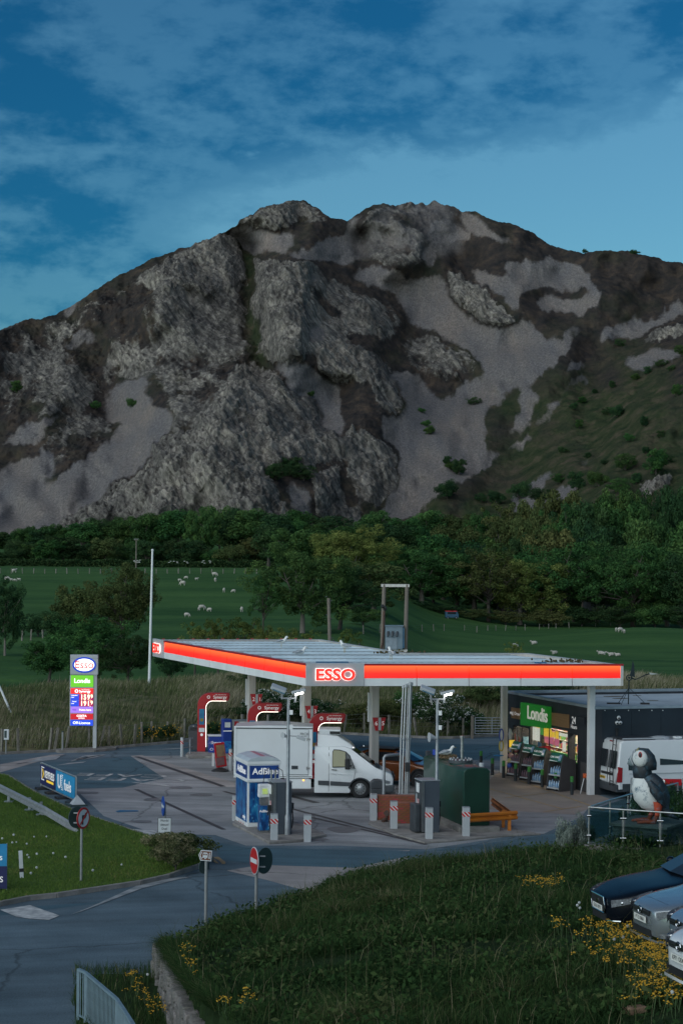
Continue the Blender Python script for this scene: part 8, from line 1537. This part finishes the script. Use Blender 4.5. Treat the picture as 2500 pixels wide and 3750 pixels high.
def tv(key, **k):
    me, C = crown_mesh('crown', k['seed'], k['nc'], k['nl'], k['shape'], k['leaf'], k.get('flat', .7), k.get('clr', (.06, .12)), k.get('hollow', .3)); tm = trunk_mesh('trunk', C, k['seed'], k.get('h0', .28), k.get('r0', .028), k.get('limbs', 9), k.get('lean', 0)); TV[key] = (me, tm); TE[key] = EXT[-1]
tv('round', seed=1, nc=90, nl=11000, shape=ell_shape(.50, .46, .46, lobes=6), leaf=.040, clr=(.07, .13))
tv('round2', seed=2, nc=95, nl=11000, shape=ell_shape(.50, .50, .46, lobes=7), leaf=.040, lean=.03, clr=(.07, .13))
tv('wide', seed=3, nc=110, nl=12500, shape=ell_shape(.48, .66, .46, lobes=8), leaf=.042, h0=.2, clr=(.07, .13))
tv('tall', seed=4, nc=80, nl=9500, shape=ell_shape(.52, .34, .50, lobes=6), leaf=.038, clr=(.07, .12))
tv('thin', seed=5, nc=80, nl=5600, shape=ell_shape(.55, .52, .44, lobes=7), leaf=.032, clr=(.04, .08), limbs=22, r0=.022)
tv('big', seed=6, nc=170, nl=24000, shape=ell_shape(.52, .58, .48, lobes=10), leaf=.026, clr=(.05, .10), limbs=14)
tv('big2', seed=7, nc=160, nl=22000, shape=ell_shape(.52, .66, .48, lobes=10), leaf=.026, clr=(.05, .10), limbs=18, lean=-.04)
tv('bush', seed=8, nc=60, nl=7000, shape=ell_shape(.42, .62, .40, lobes=5), leaf=.045, h0=.10, r0=.02, clr=(.10, .17))
tv('bush2', seed=9, nc=60, nl=7000, shape=ell_shape(.45, .75, .40, lobes=6), leaf=.042, h0=.10, r0=.02, clr=(.09, .16))
def put_tree(px, D, topy, kind, m, label, wpx=None, name='broadleaf_tree', group=None, base=None, bark=None, z=None, yaw=None, hide=True):
    if px > 1380 and 280 < D < 330: D += 150
    if px > 1300 and 330 < D < 345: D += 100
    X_ = (px-CX)/F*D; p = W(px, topy, D); z0 = gz(X_, D) if z is None else z; H = p.z-z0; me, tm = TV[kind]
    u, v = uv(px, topy); loc = Vector((u/F*D, D, z0)); t = thing(name, label, 'tree' if 'tree' in name else 'shrub', loc, random.uniform(0, 6.28) if yaw is None else yaw, group)
    if group == 'tree row behind the right field fence': wpx *= 1.25
    ext = TE[kind]; sx = H if wpx is None else (wpx/F*D)/ext
    t.scale = (sx, sx, H); c = link_mesh('crown', me, None, t); tr = link_mesh('trunk', tm, bark or M_bark, t)
    c.data = me if not me.materials else me; key = (kind, m.name)
    if key not in CM: k = me.copy(); k.materials.clear(); k.materials.append(m); CM[key] = k
    c.data = CM[key]; return t
CM = {}
rt = random.Random(21)
# far wood on the left, under the scree
k = 0; G1 = 'far wood below the mountain'
xs_ = [-40, 30, 95, 160, 225, 300, 372, 445, 520, 590, 660, 735, 805, 870, 935, 1000, 1065, 1130]; tops = [1945, 1950, 1935, 1925, 1918, 1912, 1905, 1895, 1885, 1878, 1872, 1862, 1856, 1858, 1868, 1885, 1900, 1915]
for i, (x, ty) in enumerate(zip(xs_, tops)):
    D = 585+rt.uniform(-15, 25); put_tree(x, D, ty+rt.uniform(-6, 6), rt.choice(['round', 'round2', 'tall', 'wide']), LM[rt.choice([0, 0, 3, 3, 1 if i == 3 else 0])], 'broadleaf tree in the far wood left of the mountain foot, %s from the left edge' % ORD[i], rt.uniform(105, 140), group=G1)
for i, x in enumerate(np.linspace(-20, 1040, 22)):
    D = 545+rt.uniform(-8, 8); put_tree(x, D, rt.uniform(1960, 2030), rt.choice(['bush', 'bush2', 'round', 'wide']), LM[rt.choice([0, 3, 3, 2])], 'low tree along the foot of the far wood, %s from the left edge' % ORD[i], rt.uniform(90, 130), group='understorey of the far wood', name='understorey_tree')
# rising wood on the right
i = 0
for row, (D, y0, x0, x1, n, lift) in enumerate(((660, 1885, 1080, 2560, 16, 0), (590, 1935, 1150, 2560, 15, 0), (530, 1985, 1330, 2560, 13, 0), (490, 2060, 1380, 2560, 11, 0))):
    for j, x in enumerate(np.linspace(x0, x1, n)):
        x += rt.uniform(-30, 30); s_x = sst(1500, 2500, x); ty = y0-(110 if row < 2 else 70)*float(s_x)+rt.uniform(-22, 22); Dd = D*rt.uniform(.96, 1.04)
        put_tree(x, Dd, ty, rt.choice(['round', 'round2', 'wide', 'round2', 'thin']), LM[rt.choice([0, 0, 0, 3, 3, 2])], 'broadleaf tree in the wood right of centre, %s of the %s row up the slope' % (ORD[j], ORD[3-row]), rt.uniform(150, 210)*(.8, .9, 1.05, 1.2)[row], group='wood rising behind the right-hand trees')
# yellow-green willow and its neighbours, centre
put_tree(1290, 400, 1925, 'big', LM[1], 'pale yellow-green tree standing out in the centre of the wood', 300, bark=M_barkp); put_tree(1215, 408, 1960, 'round', LM[1], 'smaller pale yellow-green tree left of the largest one', 170, bark=M_barkp); put_tree(1085, 440, 1940, 'round2', LM[0], 'dark green tree behind the big field tree', 190); put_tree(985, 500, 1930, 'tall', LM[3], 'dark conical tree at the end of the far wood', 130); put_tree(1370, 350, 2060, 'round', LM[2], 'dull olive tree below the yellow-green tree', 220)
# big tree in the field and the near row by the fence
put_tree(1110, 252, 1995, 'big', LM[0], 'large spreading green tree in the field left of the wooden pole', 345, yaw=.4); put_tree(965, 248, 2110, 'thin', LM[0], 'small leaning tree at the left side of the large field tree', 110, bark=M_barkp)
for i, (x, D, ty, w_, kd, m_) in enumerate(((1245, 262, 2080, 240, 'big2', 3), (1400, 300, 2090, 250, 'big2', 0), (1545, 300, 2000, 270, 'big', 0), (1675, 312, 2015, 260, 'big2', 0), (1790, 296, 2010, 210, 'thin', 2), (1905, 300, 2030, 260, 'big', 1), (2040, 305, 1995, 300, 'big2', 0), (2190, 318, 2005, 240, 'big', 3), (2320, 298, 2000, 300, 'big2', 0), (2445, 300, 2030, 260, 'big', 0), (2540, 290, 2040, 240, 'big2', 3))):
    put_tree(x, D, ty, kd, LM[m_], 'tall leafy tree standing at the fence line, %s from the wooden pole' % ORD[i], w_, group='tree row behind the right field fence')
for i, (x, D, ty, w_) in enumerate(((1330, 285, 2230, 150), (1480, 288, 2225, 170), (1610, 292, 2215, 160), (1730, 290, 2230, 150), (1850, 292, 2240, 150), (1990, 292, 2235, 170), (2130, 296, 2225, 160), (2270, 292, 2220, 160), (2400, 290, 2215, 170), (2500, 288, 2220, 150))):
    put_tree(x, D, ty, rt.choice(['bush', 'bush2']), LM[rt.choice([3, 3, 0, 2])], 'dark shrub under the tree row by the fence, %s from the wooden pole' % ORD[i], w_, 'hedge_shrub', 'shrubs under the tree row')
# left-hand trees
put_tree(455, 205, 2070, 'big2', LM[2], 'dark spreading tree left of the white pole', 300, yaw=1.2); put_tree(300, 215, 2150, 'wide', LM[2], 'round dull green tree left of the dark spreading tree', 240); put_tree(20, 190, 2115, 'big', LM[3], 'dark tree cut off at the left edge', 150); put_tree(140, 235, 2240, 'bush2', LM[3], 'low dark thicket right of the left edge tree', 170, 'hedge_shrub'); put_tree(250, 212, 2245, 'bush', LM[3], 'dark thicket below the round dull green tree', 170, 'hedge_shrub')
put_tree(330, 143, 2255, 'big', LM[0], 'large wide green tree behind the price sign', 330, yaw=2.2); put_tree(180, 150, 2350, 'round2', LM[0], 'leafy low tree left of the price sign', 170); put_tree(470, 140, 2330, 'big2', LM[3], 'dark tree between the price sign and the white pole', 200)
put_tree(620, 150, 2345, 'bush2', LM[3], 'dark thicket right of the white pole', 150, 'hedge_shrub'); put_tree(900, 128, 2470, 'bush2', LM[3], 'dark hedge clump seen under the left canopy edge', 200, 'hedge_shrub')
for i, (x, D, ty, w_) in enumerate(((715, 160, 2280, 130), (800, 158, 2268, 150), (890, 160, 2262, 160), (960, 156, 2290, 120), (1040, 150, 2300, 150), (1130, 150, 2310, 120), (1275, 148, 2305, 100), (1890, 170, 2352, 70))):
    put_tree(x, D, ty, 'thin', LM[1], 'pale straw-green scrub willow behind the canopy, %s from the white pole' % ORD[i], w_, 'willow_scrub', 'scrub willows behind the canopy', bark=M_barkp)
# hedge behind the back kerb, with hawthorn in blossom
M_blo = mat('blossom_white', (.58, .58, .55), .9, vs_=40, var=.06)
def blossoms(t, kind, seed, n):
    r = np.random.default_rng(seed); me = TV[kind][0]; co = np.empty(len(me.vertices)*3, np.float32); me.vertices.foreach_get('co', co); co = co.reshape(-1, 3)[::4]; idx = r.choice(len(co), n); p = co[idx]*np.array([1.04, 1.04, 1.03]);
    # blossom gathers in sprays
    q = np.repeat(p, 5, 0)+r.normal(0, .022, (n*5, 3)); s = .013*r.uniform(.6, 1.3, len(q)); d = r.normal(0, 1, (len(q), 3)); d /= np.linalg.norm(d, axis=1)[:, None]; a = np.cross(d, r.normal(0, 1, d.shape)); a /= np.linalg.norm(a, axis=1)[:, None]; b = np.cross(d, a); V = np.stack([q-a*s[:, None], q+b*s[:, None], q+a*s[:, None], q-b*s[:, None]], 1).reshape(-1, 3); bm = bpy.data.meshes.new('blossom'); fast_mesh(bm, V, np.arange(len(V)).reshape(-1, 4)); o = link_mesh('blossom', bm, M_blo, t); o['kind'] = 'stuff'
for i, (x, D, ty, w_, kd, bl, m_) in enumerate(((1000, 112, 2530, 190, 'bush2', 330, 3), (1100, 113, 2535, 170, 'bush', 260, 3), (1180, 113, 2560, 160, 'bush2', 60, 3), (860, 114, 2590, 170, 'bush', 30, 3), (760, 112, 2600, 150, 'bush2', 0, 2), (690, 110, 2640, 110, 'bush', 0, 2), (1270, 113, 2590, 170, 'bush2', 0, 2), (1340, 112, 2560, 150, 'bush', 30, 2), (1440, 113, 2560, 170, 'bush2', 0, 2), (1520, 114, 2530, 150, 'bush', 0, 0), (1625, 109.5, 2535, 230, 'bush2', 420, 3), (1700, 110, 2590, 140, 'bush', 130, 3), (1775, 118, 2500, 200, 'bush2', 0, 2), (1870, 119, 2490, 200, 'bush', 0, 3), (640, 109, 2655, 80, 'bush', 0, 2), (560, 107, 2660, 70, 'bush2', 0, 3), (2050, 125, 2500, 210, 'bush', 90, 3), (1960, 124, 2490, 220, 'bush2', 20, 3))):
    t = put_tree(x, D, ty, kd, LM[m_], ('hawthorn in white blossom in the back hedge, %s shrub from the left' if bl > 50 else 'dark hedge shrub behind the back kerb, %s shrub from the left') % ORD[sorted([1000,1100,1180,860,760,690,1270,1340,1440,1520,1625,1700,1775,1870,640,560,2050,1960]).index(x)], w_, 'hawthorn_shrub' if bl > 50 else 'hedge_shrub', 'back hedge shrubs')
    if bl: blossoms(t, kd, i, bl)
# gorse in flower by the back fence
for i, (x, y) in enumerate(((575, 2700), (640, 2690), (788, 2680))):
    p = Vector((G(x, y).x, float(bank_line(G(x, y).x))+1.3, .05)); t = thing('gorse_bush', 'small yellow-flowered gorse by the back fence, %s from the price sign' % ORD[i], 'shrub', p, i); c = link_mesh('crown', CM[('bush', LM[3].name)], None, t); t.scale = (1.0, 1.0, .9); b = MB(); r = random.Random(i)
    for k in range(60): q = Vector((r.gauss(0, .3), r.gauss(-.2, .25), r.uniform(.3, .95))); b.ball(q, .035, 5, 4)
    o = b.build('blossom', M_yf, t); o['kind'] = 'stuff'
# front shrubs
put_tree(665, 62.2, 3040, 'bush', LM[2], 'dense flowering shrub at the tip of the lawn', 245, 'flowering_shrub', z=.1, yaw=.3); t = put_tree(645, 60.6, 3046, 'bush2', leaf_mat('leaf_pale_flower', (.05, .08, .03), (.13, .14, .07), (.30, .27, .16)), 'pale-tipped growth of the flowering shrub behind the arrow sign', 190, 'flowering_shrub', z=.1, yaw=1.3)
for i, (x, D, ty, w_) in enumerate(((2095, 57.8, 2998, 110), (2140, 58.2, 2985, 90), (2062, 57.2, 3040, 70))):
    put_tree(x, D, ty, 'bush', leaf_mat('leaf_grey_green', (.09, .12, .10), (.17, .20, .17), (.27, .30, .26)) if 'leaf_grey_green' not in MATS else MATS['leaf_grey_green'], 'silver-grey shrub beside the glass balustrade, %s from the road' % ORD[[1, 2, 0][i]], w_, 'silver_shrub', 'silver shrubs by the terrace', z=.55)
for i, (x, D, ty, w_) in enumerate(((2350, 61, 2930, 160), (2440, 62, 2900, 150), (2480, 66, 2870, 120))):
    put_tree(x, D, ty, 'bush2', LM[3], 'dark green shrub behind the statue terrace, %s from the left' % ORD[i], w_, 'terrace_shrub', 'shrubs behind the terrace', z=.3)
# far hedge line
hb = thing('field_hedge', 'long dark clipped hedge along the far field edge', 'hedge', on_ground(450, 2092)); hv = []; r = np.random.default_rng(17); ho = hb.location.copy()
n = 9000; px_ = r.uniform(-80, 1010, n); pts = np.array([[(x-CX)/F*518, 518+r.uniform(-1, 1), 0] for x in px_]); pts[:, 2] = ground_z(pts[:, 0], pts[:, 1])+r.uniform(0, 1.9, n)+.25*np.sin(px_*.05); q = pts-np.array(ho); d = r.normal(0, 1, (n, 3)); d /= np.linalg.norm(d, axis=1)[:, None]; a = np.cross(d, r.normal(0, 1, d.shape)); a /= np.linalg.norm(a, axis=1)[:, None]; b_ = np.cross(d, a); V = np.stack([q-a*.3, q+b_*.22, q+a*.3, q-b_*.22], 1).reshape(-1, 3); me = bpy.data.meshes.new('foliage'); fast_mesh(me, V, np.arange(len(V)).reshape(-1, 4)); at = me.attributes.new('tone', 'FLOAT', 'POINT'); at.data.foreach_set('value', np.repeat(r.uniform(0, 1, n), 4).astype(np.float32)); fo = link_mesh('foliage', me, LM[3], hb); fo['kind'] = 'stuff'
b = MB()
for k in range(30): x = random.choice([random.uniform(600, 700), random.uniform(490, 515), random.uniform(740, 780)]); p = Vector(((x-CX)/F*516, 516, 0)); p.z = gz(p.x, p.y)+random.uniform(1.2, 1.9); b.ball(p-ho, (.3, .1, .08), 6, 4)
o = b.build('blossom', M_blo, hb); o['kind'] = 'stuff'
# shrubs on the mountain
def ORDN(i): return ORD[i] if i < 40 else ['forty-'+o for o in ORD[:9]][i-40] if i < 49 else 'fiftieth'
spots = [(1545,1510),(1560,1560),(1575,1590),(1650,1720),(1680,1740),(1640,1700),(1735,1480),(2275,1270),(2370,1370),(2420,1340),(2455,1360),(2330,1390),(2240,1420),(2180,1440),(2130,1480),(2100,1500),(2230,1520),(2260,1530),(2120,1570),(2300,1620),(2370,1660),(2420,1600),(2050,1770),(2110,1800),(2190,1780),(2260,1810),(2330,1770),(2400,1740),(2450,1700),(1900,1830),(1820,1850),(1980,1840),(1080,1720),(1050,1740),(1110,1760),(1000,1750),(1140,1455),(485,1490),(350,1500),(60,1440),(2480,1450),(2500,1300),(1010,1760),(1640,1830),(1760,1840),(2150,1680),(2215,1700),(2060,1660),(2290,1720),(2360,1560)]
for i, (x, y) in enumerate(spots):
    p = on_mountain(x, y); s = rt.uniform(4, 8.5)*(1.3 if y > 1700 else .8); t = thing('mountain_shrub', 'small dark shrub on the mountain slope, %s counted from the left edge' % ORDN(sorted(spots).index((x, y))), 'shrub', p-Vector((0, 0, .6)), rt.uniform(0, 6), 'shrubs scattered on the mountain slope'); t.scale = (s*rt.uniform(.8, 1.3), s, s*rt.uniform(.7, 1.1)); kd = rt.choice(['bush', 'bush2', 'round']); key = (kd, LM[rt.choice([0, 3, 3])].name)
    if key not in CM: kk = TV[kd][0].copy(); kk.materials.clear(); kk.materials.append(MATS[key[1]]); CM[key] = kk
    link_mesh('crown', CM[key], None, t); link_mesh('trunk', TV[kd][1], M_bark, t)
# ridge trees
for i, (x, y) in enumerate(((2140, 920), (2325, 930))):
    p = on_mountain(x, y); t = thing('ridge_tree', ('tiny lone tree on the right skyline' if i == 0 else 'small dark bush on the right skyline'), 'tree', p-Vector((0, 0, .5))); s = 3.2; t.scale = (s*(1 if i == 0 else 1.8), s, s); link_mesh('crown', CM[('bush', LM[3].name)], None, t); link_mesh('trunk', TV['bush'][1], M_bark, t)
# sheep
M_wool = mat('sheep_wool', (.52, .49, .44), .95, vs_=9, col2=(.36, .33, .29), rnd=.1)
def sheep_mesh(kind):
    b = MB(); lie = kind == 'lying'; h = -.28 if lie else 0
    b.tube([(-.52, 0, .60+h), (-.46, 0, .64+h), (-.25, 0, .66+h), (.1, 0, .65+h), (.36, 0, .67+h), (.46, 0, .68+h)], [.06, .22, .29, .30, .25, .12], 12)
    if kind == 'grazing': b.tube([(.38, 0, .68), (.55, 0, .52), (.66, 0, .30), (.72, 0, .12)], [.16, .13, .09, .05], 9); ear = (.62, .34)
    else: b.tube([(.36, 0, .70+h), (.50, 0, .86+h), (.60, 0, .95+h), (.78, 0, .86+h)], [.17, .13, .11, .05], 9); ear = (.58, .98+h)
    for s in (-1, 1):
        b.tube([(ear[0], s*.07, ear[1]), (ear[0]-.03, s*.2, ear[1]-.02)], [.04, .015], 5)
        if not lie:
            for x in (-.36, .34): b.tube([(x, s*.14, .5), (x+.02, s*.14, .25), (x, s*.14, 0)], [.09, .05, .04], 6)
        else: b.tube([(.1, s*.2, .18), (.42, s*.22, .08)], [.09, .05], 6)
    b.tube([(-.5, 0, .66+h), (-.58, 0, .45+h)], [.05, .04], 5); return b.mesh('sheep_body', smooth=True, ang=180)
SM = {k: sheep_mesh(k) for k in ('grazing', 'standing', 'lying')}
shp = [(52,2098,1.2,'standing',0),(26,2128,1.25,'grazing',0),(42,2129,.8,'standing',1),(55,2130,.75,'grazing',0),(70,2128,.8,'standing',1),(682,2121,.9,'grazing',1),(658,2130,.8,'grazing',0),(669,2145,1.3,'grazing',1),(720,2126,.8,'standing',0),(786,2111,1.25,'grazing',0),(789,2130,1.1,'grazing',2),(820,2170,1.1,'standing',2),(855,2171,.85,'grazing',1),(728,2237,.75,'standing',2),(739,2235,1.2,'grazing',0),(767,2240,.85,'grazing',1),(885,2242,1.1,'standing',2),(684,2261,.95,'grazing',0),(519,2254,1.35,'standing',1),(50,2068,1.2,'standing',0),(2255,2314,.95,'standing',2),(2270,2316,1.2,'grazing',0),(2285,2320,1.0,'grazing',2),(1955,2361,1.25,'lying',1),(1885,2376,1.2,'grazing',0),(2030,2397,1.15,'lying',1),(2198,2397,1.1,'lying',1),(2208,2399,1.0,'lying',0),(2237,2404,1.15,'lying',1),(2261,2404,1.0,'lying',1)]
desc = {}
for i, (x, y, s, kd, o_) in enumerate(shp):
    p = on_ground(x, y); side_ = 'left field' if x < 1000 else 'right field'; kk = (side_, kd); desc[kk] = desc.get(kk, 0)+1
    t = link_mesh('sheep', SM[kd], M_wool, None, (p.x, p.y, p.z-.02), (0, 0, {0: R(10), 1: R(175), 2: R(80)}[o_]+rt.uniform(-.3, .3))); s *= .86; t.scale = (s,)*3
    nl_ = sum(1 for q in shp if (q[0] < 1000) == (x < 1000) and (q[0], q[1]) < (x, y)); who = 'small' if s < .9 else 'woolly'
    tag(t, '%s white %s sheep, %s from the left in the %s pasture' % (who, kd, ORD[nl_], 'left' if x < 1000 else 'right'), 'sheep', 'sheep in the %s pasture' % ('left' if x < 1000 else 'right'))
# vehicle and caravans glimpsed through the trees
p = on_ground(1652, 2282); p = W(1652, 2285, 425); p.z = gz(p.x, p.y); t = thing('parked_van', 'small blue van with red roof stripe under the far trees', 'van', p, .1); P('body', mat('far_van_blue', (.03, .10, .18), .4, var=.06), t, lambda b: b.prism([(-1.4, .3), (1.5, .3), (1.5, 1.0), (1.1, 1.75), (-1.4, 1.75)], -.85, .85, 'y'), bev=.08); P('roof_stripe', M_red, t, lambda b: b.b2(-1.4, 1.05, -.87, .87, 1.62, 1.85)); P('windscreen', M_glass, t, lambda b: b.quad((1.48, -.75, 1.06), (1.48, .75, 1.06), (1.14, .75, 1.7), (1.14, -.75, 1.7)), loc=(.03, 0, .02)); P('side_window', M_glass, t, lambda b: b.b2(-1.0, .9, -.87, -.85, 1.1, 1.55))
for x in (-.9, .95): wheel(t, x, -.78, .3, .2, -1); wheel(t, x, .78, .3, .2, 1)
for i, (x, y, D) in enumerate(((2490, 2108, 478), (2200, 2095, 510), (2330, 2085, 520), (1870, 2105, 505), (2480, 2045, 560))):
    p = W(x, y, D); t = thing('static_caravan', 'white static caravan glimpsed between the trees, %s from the right edge' % ORD[[0, 3, 2, 4, 1][i]], 'caravan', (p.x, p.y, p.z-1.4), rt.uniform(-.2, .3), 'static caravans behind the trees'); P('body', M_white, t, lambda b: b.b2(-4.5, 4.5, -1.5, 1.5, .4, 2.7), bev=.08); P('roof', mat('caravan_roof', (.18, .26, .32), .6), t, lambda b: b.prism([(-1.6, 2.7), (1.6, 2.7), (0, 3.15)], -4.6, 4.6, 'x'));
    for xx in (-3.2, -1.2, .8, 2.8): P('window', M_glass, t, lambda b: b.b2(xx-.5, xx+.5, -1.53, -1.5, 1.3, 2.2))
    P('skirt', M_dgrey, t, lambda b: b.b2(-4.4, 4.4, -1.4, 1.4, -12.0, .4))
